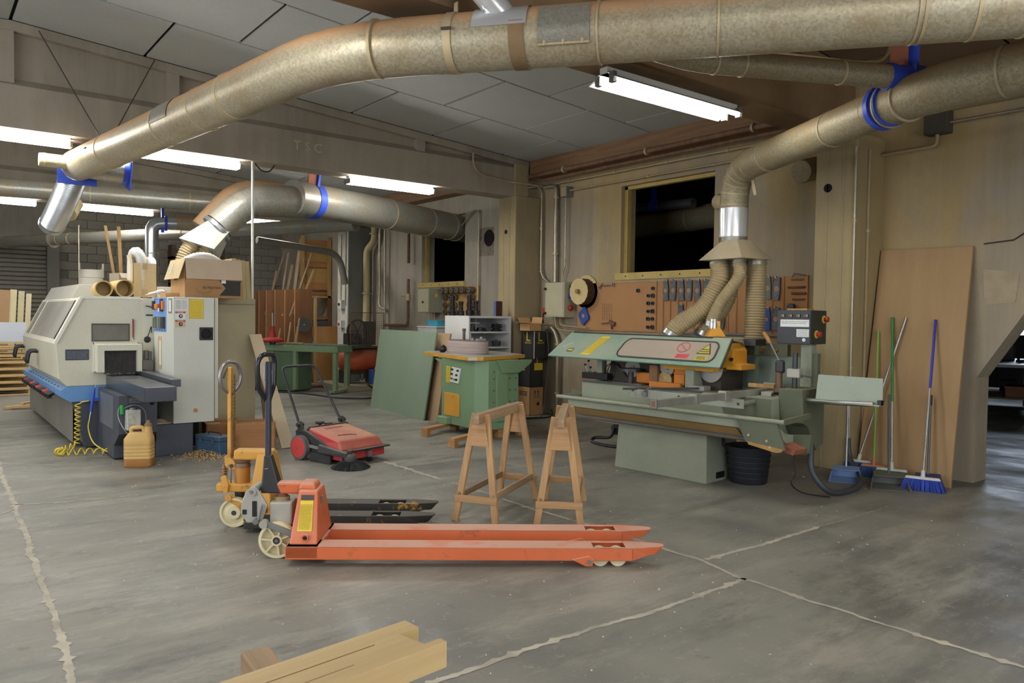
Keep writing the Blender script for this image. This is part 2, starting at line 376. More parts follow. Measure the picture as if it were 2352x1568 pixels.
# ------------------------------------------------------------------ roof: pitched beams and panels
RIDGE = .82
def roof(x): return 4.56-.0765*abs(x-RIDGE)
def beam(y0, y1, label_m):
    m = MB(); yc = (y0+y1)/2; w = (y1-y0)/2
    m.bx(-6.3, 7.62, y0, y1, 3.45, 3.9)
    for a, b in ((-6.3, RIDGE), (RIDGE, 7.9)):
        za, zb = roof(a), roof(b)
        m.hexa([(a, y0, 3.9), (b, y0, 3.9), (b, yc+w*.45, 3.99), (a, yc+w*.45, 3.99), (a, yc-w*.45, 3.99), (b, yc-w*.45, 3.99), (b, y1, 3.9), (a, y1, 3.9)])
        m.prism([(a, 3.9), (b, 3.9), (b, zb-.02), (a, za-.02)], yc-w*.5, yc+w*.5, 'y')
        m.prism([(a, za-.1), (b, zb-.1), (b, zb), (a, za)], y0, y1, 'y')
    for x in (-5.7, -4.1, -2.5, -.9, .78, 2.42, 5.8):
        for s in (-1, 1):
            ya, yb = (y0+.01, yc) if s < 0 else (yc, y1-.01)
            m.bx(x-.07, x+.07, ya, yb, 3.92, roof(x)-.05)
    return struct(m, 'concrete_beam', label_m)
b2 = beam(4.02, 4.4, mat('beam_concrete_brown', (122, 98, 70), .9, var=.2, scale=2, bump=.2))
b1 = beam(9.6, 9.96, M_BEAM); b3 = beam(15.45, 15.83, M_BEAM); beam(-1.5, -1.12, M_BEAM)
lettering('T S C', .17, mat('scratched_marks', (176, 166, 150), .9), b1, (4.08, 9.597, 3.72), (1, 0, 0), (0, 0, 1), .001, 'scratched_marks')
ceil = struct(MB().add([(RIDGE, -5.2, 4.62), (8.35, -5.2, roof(8.35)+.06), (8.35, 21, roof(8.35)+.06), (RIDGE, 21, 4.62), (-6.6, 21, roof(-6.6)+.06), (-6.6, -5.2, roof(-6.6)+.06)], [(0, 1, 2, 3), (0, 3, 4, 5)]), 'ceiling', M_GAP)
pan = {}
M_PANELB = mat('ceiling_panel_brown', (112, 92, 70), .85, var=.1, scale=1.2, bump=.03)
def panel(x0, x1, y0, y1):
    key = (round(x1-x0, 2), round(y1-y0, 2), y0 < 4)
    if key not in pan:
        me = MB().bx(0, key[0]-.03, 0, key[1]-.03, 0, .03).mesh('panel'); me.materials.append(M_PANELB if key[2] else M_PANEL); pan[key] = me
    o = bpy.data.objects.new('panel', pan[key]); COL.objects.link(o); o.parent = ceil
    s = -1 if x0 >= RIDGE-.01 else 1
    o.location = (x0+.015, y0+.015, roof(x0)+.002); o.rotation_euler = (0, math.atan(.0765) if s < 0 else -math.atan(.0765), 0)
BAYS = [(-5.1, -1.5, 3), (-1.12, 4.02, 4), (4.4, 9.6, 4), (9.96, 15.45, 4), (15.83, 20.7, 4)]
for ya, yb, n in BAYS:
    h = (yb-ya)/n
    for j in range(n):
        off = 0 if (n-1-j) % 2 == 0 else .64
        xs = [RIDGE]+[RIDGE+1.29*k-off for k in range(1, 7) if RIDGE+1.29*k-off < 7.7]+[8.0]
        for a, b in zip(xs, xs[1:]): panel(a, b, ya+j*h, ya+j*h+h)
        for k in range(6): panel(RIDGE-1.2*(k+1), RIDGE-1.2*k, ya+j*h, ya+j*h+h)

# timber edge beams and pipe runs under the eaves
for a, b in ((-5.2, 3.98), (4.43, 9.54), (9.98, 15.43)):
    struct(MB().bx(7.78, 8.05, a, b, 3.78, 4.03), 'trim_1', M_WOODTRIM)
# ------------------------------------------------------------------ windows
def window(y0, y1, z0, z1, n):
    w = struct(MB().bx(8.12, 8.2, y0, y0+.05, z0, z1).bx(8.12, 8.2, y1-.06, y1, z0, z1).bx(8.12, 8.2, y0, y1, z1-.05, z1), 'window_%d' % n, M_FRAME, bevel=.004)
    MB().bx(7.99, 8.2, y0-.05, y1+.05, z0-.06, z0+.04).build('sill', M_FRAME, w, bevel=.005)
    for k in range(5): MB().lathe([(.012, 0), (.012, .004)], (7.987, y0+(y1-y0)*(k+.5)/5, z0-.01), (1, 0, 0), 8).build('screw', M_BLACK, w)
    MB().bx(8.01, 8.05, y0-.12, y1+.12, z0-.1, z0-.06).build('ledge', M_WALL, w)
window(6.14, 7.775, 2.15, 3.44, 1); window(11.745, 13.27, 2.15, 3.44, 2)
d1 = bpy.data.objects.new('door_1', None); COL.objects.link(d1); d1['kind'] = 'structure'; d1.location = (0, 20.6, 0)
m_sl = mat('shutter_grey', (118, 113, 103), .6, .2, var=.15, scale=3, dust=.3)
sl = MB().prism([(0, 0), (-.03, .02), (-.03, .085), (0, .1)], -1.6, 2.42, 'x', Matrix.Translation((0, 0, 0))).mesh('slat'); sl.materials.append(m_sl)
for k in range(31):
    o = bpy.data.objects.new('slat', sl); COL.objects.link(o); o.parent = d1; o.location = (0, 0, k*.1)

# ------------------------------------------------------------------ lamps
def lamp_wrap(x, y, label, L=1.36):
    t = thing('fluorescent_lamp', label, 'lamp', (x, y, 3.45), 0, 'closed fluorescent lamps under the concrete beams')
    MB().bx(-L/2, L/2, -.05, .05, -.04, 0).build('housing', M_WHITE, t, bevel=.006)
    MB().prism([(-.085, -.045), (-.07, -.1), (.07, -.1), (.085, -.045)], -L/2+.01, L/2-.01, 'x').build('diffuser', M_LAMP, t)
    for s in (-1, 1): MB().prism([(-.087, -.042), (-.073, -.103), (.073, -.103), (.087, -.042)], s*(L/2+.005)-.012, s*(L/2+.005)+.012, 'x').build('end_cap', M_GREYPL, t)
    return t
def lamp_twin(x, y, label, L=1.62):
    t = thing('fluorescent_lamp', label, 'lamp', (x, y, 3.45), 0)
    MB().bx(-L/2, L/2, -.04, .04, -.05, 0).build('housing', M_WHITE, t)
    MB().add([(-L/2, -.16, -.11), (L/2, -.16, -.11), (L/2, -.05, -.05), (-L/2, -.05, -.05), (L/2, .05, -.05), (-L/2, .05, -.05), (L/2, .16, -.11), (-L/2, .16, -.11)], [(0, 1, 2, 3), (3, 2, 4, 5), (5, 4, 6, 7)]).build('reflector', M_WHITE, t)
    for s in (-1, 1):
        MB().cyl((-L/2+.05, s*.075, -.095), (L/2-.05, s*.075, -.095), .019, seg=10).build('tube', M_LAMP, t, smooth=40)
        for e in (-1, 1): MB().bx(e*(L/2-.025)-.02, e*(L/2-.025)+.02, s*.075-.025, s*.075+.025, -.125, -.04).build('socket', M_GREYPL, t, bevel=.004)
    return t
lamp_wrap(.70, 9.78, 'bright fluorescent lamp at the left picture edge, above the pipe stub')
lamp_wrap(2.56, 9.78, 'bright fluorescent lamp half hidden by the long bent duct')
lamp_wrap(5.41, 9.78, 'bright fluorescent lamp on the beam above the grey duct')
lamp_wrap(.99, 15.64, 'small distant fluorescent lamp cut by the left picture edge', 1.4)
lamp_wrap(2.86, 15.64, 'distant fluorescent lamp beyond the hanging ribbed hose', 1.42)
for x, y in ((-1.3, 9.78), (-3.6, 9.78), (-1.3, 15.64), (5.6, 15.64), (-3.0, 4.2), (-1.2, -1.3), (1.2, -1.3), (3.6, -1.3), (6.0, -1.3), (-3.6, -1.3), (.9, 4.2)):
    lamp_wrap(x, y, 'fluorescent lamp outside the view, under the %s beam, %s' % ({9.78: 'planer', 15.64: 'farthest', 4.2: 'brown', -1.3: 'rearmost'}[y], {-3.6: 'far left', -3.0: 'far left', -1.3: 'left', -1.2: 'left', .9: 'middle', 1.2: 'middle', 3.6: 'right of middle', 5.6: 'right', 6.0: 'right'}[x]))
lamp_twin(4.96, 4.22, 'open twin-tube fluorescent lamp with white reflector under the big duct')
# ------------------------------------------------------------------ extraction ducts
def galv(name, c1, c2, metal=.55, rough=.42, dust=.9, dustcol=(178, 134, 88)):
    t = NT(name); tc = t.new('ShaderNodeTexCoord'); v = t.new('ShaderNodeTexVoronoi'); v.inputs['Scale'].default_value = 75
    t.link(tc.outputs['Object'], v.inputs['Vector']); sp = t.new('ShaderNodeSeparateColor'); t.link(v.outputs['Color'], sp.inputs[0])
    k = t.mix(sp.outputs[0], lin(c1), lin(c2)); k = t.mix(t.math('MULTIPLY', t.ramp(t.noise(2.5, 5, None, .65), .45, .7), .45), k, lin((150, 124, 82)))
    u = t.math('MULTIPLY', t.upness(.1, .6), t.ramp(t.noise(3, 5, None, .6, 4), .2, .5)); u = t.math('MULTIPLY', u, dust, True)
    k = t.mix(u, k, lin(dustcol)); t.link(k, t.b.inputs['Base Color'])
    for nm, a, b in (('Metallic', metal, 0), ('Roughness', rough, .9)):
        q = t.new('ShaderNodeMapRange'); q.inputs[3].default_value = a; q.inputs[4].default_value = b; t.link(u, q.inputs[0]); t.link(q.outputs[0], t.b.inputs[nm])
    MATS[name] = t.m; return t.m
M_DUCT = galv('galvanised_dusty', (160, 150, 124), (186, 177, 152), .35, .42, 1.0, (188, 146, 102))
M_DUCTG = galv('galvanised_grey', (136, 136, 128), (158, 158, 150), .5, .38, .45, (150, 138, 116))
M_DUCTD = galv('galvanised_dirty', (134, 124, 98), (158, 148, 122), .3, .55, .85, (158, 134, 92))
M_BRIGHT = mat('bright_sheet_steel', (222, 224, 224), .24, .55, var=.05, scale=3)
M_SILVER = mat('new_galvanised', (186, 190, 192), .3, .85, var=.08, scale=5)
M_BAND = mat('duct_band', (184, 168, 132), .55, .3, var=.15)
M_BLUE = mat('blue_paint', (44, 76, 190), .5, var=.12, dust=.2)
M_REDBR = mat('red_oxide_steel', (150, 92, 68), .75, var=.15)
M_HOSE = mat('hose_beige', (172, 156, 120), .6, var=.12, dust=.35)
M_HOSEW = mat('hose_white', (206, 208, 204), .5, var=.06)
M_WIRE = mat('dark_wire', (60, 56, 50), .6)
def ring(t, p, d, r, w, m=None, name='band'):
    d = Vector(d).normalized(); p = Vector(p)
    o = MB().tube([p-d*w/2, p+d*w/2], r, 24).build(name, m or M_BAND, t, smooth=40, world=True); return o
def along(path, s):
    """point and direction at distance s along a polyline"""
    P = [Vector(p) for p in path]
    for a, b in zip(P, P[1:]):
        L = (b-a).length
        if s <= L or b is P[-1]: return a+(b-a).normalized()*s, (b-a).normalized()
        s -= L
def duct(name, label, path, r, m, bands=(), cat='duct', bw=.03, bm=None, seg=24):
    t = thing(name, label, cat, tuple(path[0]))
    MB().tube(path, r, seg).build('duct_body', m, t, smooth=40, world=True)
    for s in bands:
        p, d = along(path, s); ring(t, p, d, r+.006, bw, bm)
    return t
def ribbed(path, r, pitch=.028, amp=.07, seg=14):
    P = [Vector(p) for p in path]; L = sum((b-a).length for a, b in zip(P, P[1:])); n = max(4, int(L/pitch)); pts = []; rr = []
    for i in range(2*n+1):
        p, d = along(P, L*i/(2*n)); pts.append(p); rr.append(r*(1+amp*(1 if i % 2 else -1)))
    return MB().tube(pts, rr, seg)
# main duct across the picture
mp = fillet([(6.6, -1.0, 3.22), (4.568, 1.553, 3.22), (2.13, 4.62, 3.22), (1.50, 10.12, 3.22)], .5, 4)
main = duct('extraction_duct', 'long bent galvanised extraction duct crossing the whole ceiling', mp, .175, M_DUCT, bw=.022)
for p, d, w in (((2.324, 4.375), 0, .02), ((2.605, 3.957), 0, .05), ((3.134, 3.234), 0, .012), ((2.85, 3.61), 0, .09), ((3.6, 2.75), 0, .012), ((4.24, 1.97), 0, .012), ((1.96, 6.02), 1, .05), ((1.90, 6.55), 1, .014), ((1.64, 8.9), 1, .014), ((1.81, 7.35), 1, .012)):
    dd = (.622, -.783, 0) if d == 0 else (-.1138, .9935, 0)
    a, bb = (Vector((2.13, 4.62, 3.22)), Vector(dd)); q = Vector((*p, 3.22)); q = a+bb*(q-a).dot(bb)
    ring(main, q, dd, .1815, w, M_BAND if w != .09 else mat('old_band', (128, 104, 72), .7, var=.2))
for q in mp[3:7]: pass
for k, f in ((0, 0), (1, .33), (2, .67), (3, 1)):
    i = [j for j, q in enumerate(mp)][2:7][k] if k < 4 else 0
    ring(main, mp[i], mp[i+1]-mp[i-1], .180, .016)
# saddle plate with bright branch pipe, hinged hatch, patch plate, hanger strap
e1 = Vector((.622, -.783, 0)); e2 = Vector((-.1138, .9935, 0)); o1 = Vector((2.13, 4.62, 3.22))
def on_duct(s, ang, r, e=e1, o=o1):
    """point on the duct skin: s along, ang from the camera-side horizontal upwards"""
    side = Vector((e.y, -e.x, 0)) if e is e1 else Vector((-e.y, e.x, 0))
    side = side if side.dot(Vector((-1, -1, 0))) > 0 else -side
    return o+e*s+side*math.cos(ang)*r+V(0, 0, 1)*math.sin(ang)*r
def skin(s0, s1, a0, a1, r, e=e1, n=8):
    m = MB(); vs = []; fs = []
    for rr in (r, r+.004):
        for i in range(n+1):
            a = a0+(a1-a0)*i/n; vs += [on_duct(s0, a, rr, e), on_duct(s1, a, rr, e)]
    for i in range(n):
        j = 2*i; k = 2*(n+1)+2*i; fs += [(j, j+1, j+3, j+2), (k, k+2, k+3, k+1)]
    fs += [(0, 2*(n+1), 2*(n+1)+1, 1), (2*n, 2*n+1, 4*n+3, 4*n+2)]
    return m.add(vs, fs)
sa = (Vector((2.72, 3.80, 0))-Vector((2.13, 4.62, 0))).dot(e1)
skin(sa-.04, sa+.29, R(8), R(100), .178).build('saddle_plate', M_BRIGHT, main, smooth=60, world=True)
br = [on_duct(sa+.19, R(62), .05), on_duct(sa-.02, R(62), .33), on_duct(sa-.32, R(62), .66)]
MB().tube(br, .078, 20).build('branch_pipe', M_BRIGHT, main, smooth=40, world=True)
for f in (.14, .21, .36):
    p, d = along(br, f); ring(main, p, d, .082, .01, M_BRIGHT, 'branch_bead')
skin(sa+.36, sa+.66, R(-30), R(45), .177).build('inspection_hatch', M_DUCTG, main, smooth=60, world=True)
MB().tube([on_duct(sa+.36, R(-32), .185), on_duct(sa+.66, R(-32), .185)], .008, 8).build('hinge_rod', M_BAND, main, world=True)
for k in range(3): MB().box(on_duct(sa+.4+k*.11, R(-30), .187), (.012, .012, .03)).build('hinge_clip', M_BAND, main, world=True)
skin(2.35, 2.72, R(-8), R(50), .177, e2).build('patch_plate', M_DUCTG, main, smooth=60, world=True)
MB().bar(o1+e1*.82+V(0, 0, .17), o1+e1*.82+V(0, 0, .25), .04, .006, (1, 0, 0)).build('hanger_strap', M_BAND, main, world=True)
for p in ((sa-.18, 5), (-.02, 0)):
    pass
for s in (sa-.19, 4.55):
    e = e1 if s < 3 else e2
    m = MB().tube([on_duct(s-.03, R(8), .19, e), on_duct(s+.03, R(8), .19, e)], .009, 8); m.build('clamp_bolt', M_WIRE, main, world=True)
# far end of the main duct: stubs, blue gate and flexible hose
MB().cyl((1.42, 9.93, 3.21), (1.12, 9.93, 3.21), .075, seg=18).build('stub', M_DUCT, main, smooth=40, world=True)
MB().tube([(1.16, 9.93, 3.21), (1.10, 9.93, 3.21)], [.08, .07], 14).build('hose_cuff', M_HOSE, main, smooth=40, world=True)
MB().cyl((1.55, 9.93, 3.2), (1.97, 9.9, 3.17), .14, seg=20).build('stub', M_DUCTG, main, smooth=40, world=True)
MB().box((1.99, 9.9, 3.16), (.02, .34, .34), (R(20), 0, 0)).build('blast_gate', M_BLUE, main, bevel=.01, world=True)
MB().lathe([(.15, 0), (.15, .05)], (1.94, 9.9, 3.17), (1, -.07, -.07), 18).build('gate_collar', M_BLUE, main, smooth=40, world=True)
MB().bx(1.30, 1.70, 10.1, 10.13, 3.0, 3.26).build('end_flange', M_BLUE, main, world=True)
ribbed(spline([(1.5, 10.12, 3.2), (1.47, 10.3, 3.05), (1.42, 10.6, 2.84), (1.36, 10.95, 2.62)], 8), .14, .03, .05, 18).build('flexible_hose', M_SILVER, main, smooth=60, world=True)
MB().tube([(1.36, 10.95, 2.62), (1.35, 11.0, 2.59)], .15, 18).build('hose_clamp', M_SILVER, main, smooth=40, world=True)
ribbed([(1.5, 10.75, 2.72), (1.62, 11.1, 2.9)], .09, .03, .05).build('flexible_hose', M_HOSE, main, smooth=60, world=True)
for x0, z0, x1 in ((1.07, 4.5, 1.63), (2.21, 4.44, 1.70)):
    solo(MB().tube([(x0, 9.57, z0), (x1, 9.35, 3.39)], .006, 6), 'hanger_wire', M_WIRE, 'thin slack wire from beam to duct, %s of two' % ('left' if x0 < 1.5 else 'right'), 'wire', group='wires holding the long duct')

# duct rising from the crosscut saw and running over the column
wp = fillet([(6.87, 4.99, 2.36), (6.87, 4.99, 3.13), (5.785, 2.943, 3.15)], .42, 5)
wd = duct('extraction_duct', 'dirty elbowed duct rising from the saw to the right corner', wp, .148, M_DUCTD, bw=.018)
for i in (1, 2, 3, 4, 5, 6): ring(wd, wp[i], wp[i+1]-wp[i-1], .152, .014, mat('seam_band', (168, 154, 122), .6, .2))
for s in (1.35, 2.4): ring(wd, *along(wp, s), .154, .02, MATS['seam_band'])
ring(wd, (6.87, 4.99, 2.57), (0, 0, 1), .1515, .30, M_BRIGHT, 'steel_sleeve')
ring(wd, (6.87, 4.99, 2.40), (0, 0, 1), .148, .06, M_DUCTG, 'neck')
q = [(-.25, .27), (.25, .27), (.25, -.28), (-.25, -.28)]; n = 16
def flare(c, quad, zb, r, zt, rot=0.):
    """square mouth to round neck"""
    vs = []; fs = []; c = Vector(c); m = MB(); hx, hy = quad
    for k in range(n):
        a = 2*PI*k/n+PI/4+rot; ca, sa_ = math.cos(a-rot), math.sin(a-rot); f = 1/max(abs(ca), abs(sa_))
        x, y = hx*ca*f, hy*sa_*f; vs.append(c+V(x*math.cos(rot)-y*math.sin(rot), x*math.sin(rot)+y*math.cos(rot), zb))
    for k in range(n):
        a = 2*PI*k/n+PI/4+rot; vs.append(c+V(r*math.cos(a), r*math.sin(a), zt))
    fs = [(k, (k+1) % n, n+(k+1) % n, n+k) for k in range(n)]+[tuple(range(n))]
    return m.add(vs, fs)
flare((6.87, 4.95, 0), (.25, .29), 2.175, .15, 2.38, R(-5)).build('collector_hood', mat('dusty_hood_tin', (188, 176, 148), .55, .2, var=.1, dust=.7), wd, smooth=25, world=True)
for x, y, r in ((6.77, 5.08, .1), (6.72, 4.80, .062), (6.98, 4.77, .102), (6.96, 5.08, .095)): MB().cyl((x, y, 2.1), (x, y, 2.19), r, seg=16).build('spigot', M_DUCTD, wd, smooth=40, world=True)
MB().bar((6.80, 4.72, 3.0), (6.83, 4.70, 2.83), .035, .012, (1, 0, 0)).build('strap_end', M_BAND, wd, world=True)
ring(wd, *along(wp, 3.05), .17, .05, M_BLUE, 'blue_flange'); ring(wd, *along(wp, 3.14), .165, .012, M_BLUE, 'blue_flange')
MB().tube([(5.785, 2.943, 3.15), (5.60, 2.55, 3.15), (5.52, 2.3, 3.15), (5.46, 1.2, 3.15), (5.4, 0, 3.15)], [.15, .155, .165, .168, .168], 24).build('trunk', M_DUCTD, wd, smooth=40, world=True)
for p, d in (((5.72, 2.8), (-.4, -.9, 0)), ((5.64, 2.63), (-.4, -.9, 0)), ((5.49, 1.95), (-.05, -1, 0))): ring(wd, (*p, 3.15), d, .168, .015, MATS['seam_band'])
def hose(label, pts, r, m=M_HOSE, cuff=True, pitch=.028):
    P = spline(pts, 8); t = thing('ribbed_hose', label, 'hose', tuple(pts[-1])); ribbed(P, r, pitch).build('hose_body', m, t, smooth=60, world=True)
    if cuff: ring(t, P[0], P[1]-P[0], r*1.06, .03, M_DUCTG, 'clamp'); ring(t, P[-1], P[-1]-P[-2], r*1.05, .05, M_SILVER, 'cuff')
    return t
hose('thick ribbed beige hose swinging from hood to the saw cover', [(6.77, 5.08, 2.14), (6.74, 5.06, 1.95), (6.66, 5.18, 1.68), (6.52, 5.40, 1.48), (6.48, 5.46, 1.38)], .1)
hose('thin grey hose from the hood to the orange saw guard', [(6.72, 4.80, 2.14), (6.70, 4.79, 1.98), (6.62, 4.93, 1.74), (6.56, 4.99, 1.56), (6.55, 5.0, 1.5)], .062, M_HOSE, pitch=.018)
hose('thick ribbed hose hanging straight down behind the saw', [(6.98, 4.77, 2.14), (6.98, 4.77, 1.7), (6.96, 4.77, 1.15)], .102)
hose('ribbed hose mostly hidden behind the thick swinging hose', [(6.96, 5.08, 2.14), (6.94, 5.1, 1.8), (6.8, 5.2, 1.5), (6.72, 5.25, 1.37)], .095)
MB()
# slim duct joining it, its pipe and the blue and red strut
sd = duct('extraction_duct', 'slim dusty duct joining the right corner duct beside the blue bracket', fillet([(3.75, 3.75, 3.5), (4.1, 3.42, 3.3), (5.857, 2.537, 3.3), (5.53, 2.15, 3.2)], .25, 5), .083, M_DUCTD, (.75, .95, 1.7, 2.5), bw=.015)
ring(sd, (5.62, 2.656, 3.3), (.893, -.45, 0), .094, .28, M_BLUE, 'blue_sleeve')
MB().bx(5.50, 5.56, 2.60, 2.70, 3.36, 4.1).build('strut', M_REDBR, sd, world=True); MB().bx(5.60, 5.64, 2.56, 2.66, 3.15, 4.1).build('strut', M_BLUE, sd, world=True)
solo(MB().tube(fillet([(4.0, 3.6, 3.46), (5.5, 2.9, 3.44), (5.75, 2.85, 3.5), (5.8, 2.8, 3.8)], .1), .012, 8), 'cable_pipe', M_CONDUIT, 'thin pipe running just above the slim duct', 'pipe')

# grey duct leaving through the far window, with its elbow and flared hood
gp = [(4.2, 10.42, 3.17), (5.555, 10.99, 3.2), (8.9, 12.42, 3.2)]
gd = duct('extraction_duct', 'thick grey duct running into the far dark window', gp, .25, M_DUCTG, (2.1, 3.2, 3.9, 4.15), bw=.02)
ring(gd, (4.55, 10.57, 3.18), (.92, .39, 0), .262, .13, M_BLUE, 'blue_clamp')
MB().prism([(4.42, 3.2), (4.52, 3.2), (4.68, 4.2), (4.50, 4.2)], 10.42, 10.46, 'y').build('strut', M_REDBR, gd, world=True); MB().prism([(4.52, 3.1), (4.55, 3.1), (4.72, 4.2), (4.68, 4.2)], 10.38, 10.5, 'y').build('strut', M_BLUE, gd, world=True)
ep = fillet([(4.35, 10.46, 3.13), (3.6, 10.5, 3.08), (3.24, 10.55, 2.70)], .32, 5)
MB().tube(ep, [.22]*3+[.205]*(len(ep)-3), 24).build('elbow', M_DUCTG, gd, smooth=30, world=True)
for i in (2, 3, 4, 5, 6): ring(gd, ep[i], ep[i+1]-ep[i-1], .216 if i < 4 else .21, .018, M_DUCTG)
vs = [(3.13, 10.45, 2.80), (3.37, 10.40, 2.68), (3.40, 10.70, 2.68), (3.16, 10.75, 2.80), (2.70, 10.45, 2.50), (3.08, 10.25, 2.37), (3.32, 10.8, 2.28), (2.95, 11.0, 2.42)]
MB().hexa(vs).build('flared_hood', mat('grey_sheet_metal', (176, 176, 164), .5, .3, var=.06), gd, world=True)
ring(gd, along(ep, 1.30)[0], ep[-1]-ep[-2], .214, .05, M_SILVER, 'joint_band')
duct('extraction_duct', 'second dusty elbow duct behind the flared grey hood', fillet([(4.6, 11.15, 3.28), (3.7, 11.15, 3.28), (3.25, 11.25, 2.7)], .3, 4), .2, M_DUCT)
for i, (x, y) in enumerate(((2.88, 10.5), (3.10, 10.52))):
    hose('ribbed hose under the flared hood, %s one' % ('left' if i == 0 else 'right'), [(x, y, 2.45), (x-.08, y+.02, 2.32), (x-.14, y+.05, 2.1)], .088, cuff=True, pitch=.03)
# distant ducts
duct('extraction_duct', 'distant dusty duct behind the hanging hose under the beam', [(-3.5, 13.4, 3.2), (.93, 12.5, 3.2), (3.47, 12.0, 3.2), (4.7, 11.75, 3.2)], .125, M_DUCTG, (2, 5.6, 6.9), bw=.015)
tdp = [(-.5, 24.1-3.6, 3.0), (1.47, 19.81-2.2, 2.9)]
td = duct('extraction_duct', 'slim shiny duct running low behind the machines', [(1.0, 20.55, 2.98), (2.37, 17.8, 2.98), (3.66, 15.3, 2.98), (4.735, 13.1, 2.99), (5.6, 11.25, 3.0)], .118, M_DUCTG, (1.2, 3, 3.35, 6.5, 7.6), bw=.02)
MB().tube([(2.1, 18.3, 2.98), (2.25, 18.02, 2.98)], [.12, .17], 18).build('reducer', M_DUCTG, td, smooth=40, world=True)
vd = duct('extraction_duct', 'small silver elbow duct dropping behind the cardboard box', fillet([(3.09, 13.6, 1.95), (3.09, 13.6, 3.0), (4.1, 13.4, 3.04)], .16, 4), .105, M_SILVER, (.55,), bw=.012)
ring(vd, (3.3, 13.56, 3.01), (1, -.2, 0), .125, .04, M_BLUE, 'blue_flange'); MB().bx(3.22, 3.26, 13.5, 13.56, 2.85, 3.25).build('strut', M_BLUE, vd, world=True)
ring(vd, (3.7, 13.48, 3.02), (1, -.2, 0), .112, .5, M_DUCT, 'dusty_sleeve')
duct('curved_pipe', 'thin curved dark pipe bending down beside the far column', fillet([(5.4, 15.2, 3.0), (7.2, 15.3, 2.85), (7.40, 15.37, 2.2)], .3, 6), .07, M_DUCTG, cat='pipe')
# store-room ducts seen through the near window
sr = duct('extraction_duct', 'big dusty duct inside the dark room behind the near window', [(9.9, 6.6, 3.2), (9.9, 12, 3.05)], .2, M_DUCTD, (1.4,))
sr2 = duct('extraction_duct', 'small silver pipe with blue strap seen through the near window', fillet([(9.4, 9.6, 3.25), (9.4, 9.2, 3.38), (9.45, 7.6, 3.33)], .1), .075, M_SILVER, (.5,), bw=.012)
ring(sr2, (9.42, 8.35, 3.355), (0, 1, 0), .085, .16, M_BLUE, 'blue_strap'); MB().bx(9.36, 9.42, 8.32, 8.39, 3.4, 3.75).build('strut', M_BLUE, sr2, world=True)

# ------------------------------------------------------------------ pole, conduits and pipes on the walls
def pipe(label, pts, r, m=M_CONDUIT, fr=.08, cat='conduit', clips=0, group=None):
    P = fillet(pts, fr, 4); t = thing('conduit', label, cat, tuple(pts[-1]), 0, group); MB().tube(P, r, 10).build('pipe_run', m, t, smooth=40, world=True)
    L = sum((b-a).length for a, b in zip(P, P[1:]))
    for k in range(clips):
        p, d = along(P, L*(k+.5)/clips); ring(t, p, d, r*1.5, .03, M_BAND, 'clip')
    return t
pl = thing('steel_pole', 'thin white pole from floor to beam beside the beige cabinet', 'pole', (3.375, 9.66, 0))
MB().cyl((0, 0, 0), (0, 0, 3.45), .017, seg=10).build('shaft', mat('pole_white', (226, 224, 212), .35, var=.03), pl, smooth=40); MB().cyl((0, 0, 0), (0, 0, .01), .06).build('foot_plate', M_GREYPL, pl)
solo(MB().tube(spline([(3.42, 9.7, 3.44), (3.5, 9.7, 3.36), (3.6, 9.7, 3.36), (3.68, 9.72, 3.45)], 6), .008, 6), 'cable', M_BLACK, 'black cable loop sagging below the beam by the white pole', 'cable')
pipe('upper long conduit above the near window', [(7.98, 4.45, 3.645), (7.98, 9.3, 3.645)], .017, clips=5)
pipe('lower long conduit above the near window', [(7.98, 4.45, 3.50), (7.98, 8.85, 3.50)], .014, clips=4)
pipe('thick dusty pipe under the timber edge beam', [(7.74, 4.55, 3.79), (7.74, 9.5, 3.77)], .035, M_RUST, clips=3, cat='pipe')
pipe('second pipe below the timber edge beam', [(7.8, 4.55, 3.70), (7.8, 9.5, 3.69)], .025, M_RUST, cat='pipe')
pipe('conduit bending out of the beam towards the near column', [(6.7, 9.58, 4.02), (6.7, 9.58, 3.82), (6.85, 9.58, 3.70), (7.45, 9.58, 3.66), (7.48, 9.5, 3.65), (7.98, 9.45, 3.64)], .016)
pipe('left conduit curving into the grey switch box', [(7.98, 9.9, 3.66), (7.98, 9.47, 3.66), (7.98, 9.47, 2.2), (7.97, 9.2, 2.06)], .02, M_GALV, .16, clips=3)
pipe('thick middle conduit down to the grey switch box', [(7.98, 9.4, 3.62), (7.98, 9.12, 3.62), (7.98, 9.12, 2.10)], .034, M_GALV, .1, clips=2)
pipe('thin right conduit down to the grey switch box', [(7.98, 8.89, 3.42), (7.98, 8.89, 2.32), (7.98, 8.95, 2.22), (7.98, 8.95, 2.1)], .012, M_GALV, .05, clips=2)
t = thing('junction_box', 'small junction box where the thin conduits meet', 'junction box', (7.97, 8.87, 3.40)); MB().bx(-.06, .08, -.07, .07, 0, .16).build('box_body', M_GREYPL, t, bevel=.008); MB().bx(-.07, -.06, -.06, .06, .01, .15).build('lid', M_CONDUIT, t)
pipe('steel conduit up from the floor behind the saw', [(7.97, 9.13, 0), (7.97, 9.02, .12), (7.97, 9.02, 1.15), (7.97, 9.1, 1.34), (7.97, 9.25, 1.40)], .03, M_GALV, .09, clips=2)
for k, (y0, y1, d) in enumerate(((9.12, 9.3, .12), (9.05, 8.85, .2), (8.95, 8.6, .14))):
    pipe(('left', 'middle', 'right')[k]+' cable loop under the grey switch box', [(7.95, y0, 1.56), (7.95, y0, 1.56-d), (7.95, y1, 1.56-d-.02), (7.95, y1-.25*(1 if k else -1), 1.56-d-.03)], .014, M_CONDUIT, .09, 'cable')
pipe('shiny thin conduit down the edge of the right column', [(7.485, 3.985, 3.3), (7.485, 3.985, .9), (7.485, 3.985, .33)], .013, M_GALV, clips=2)
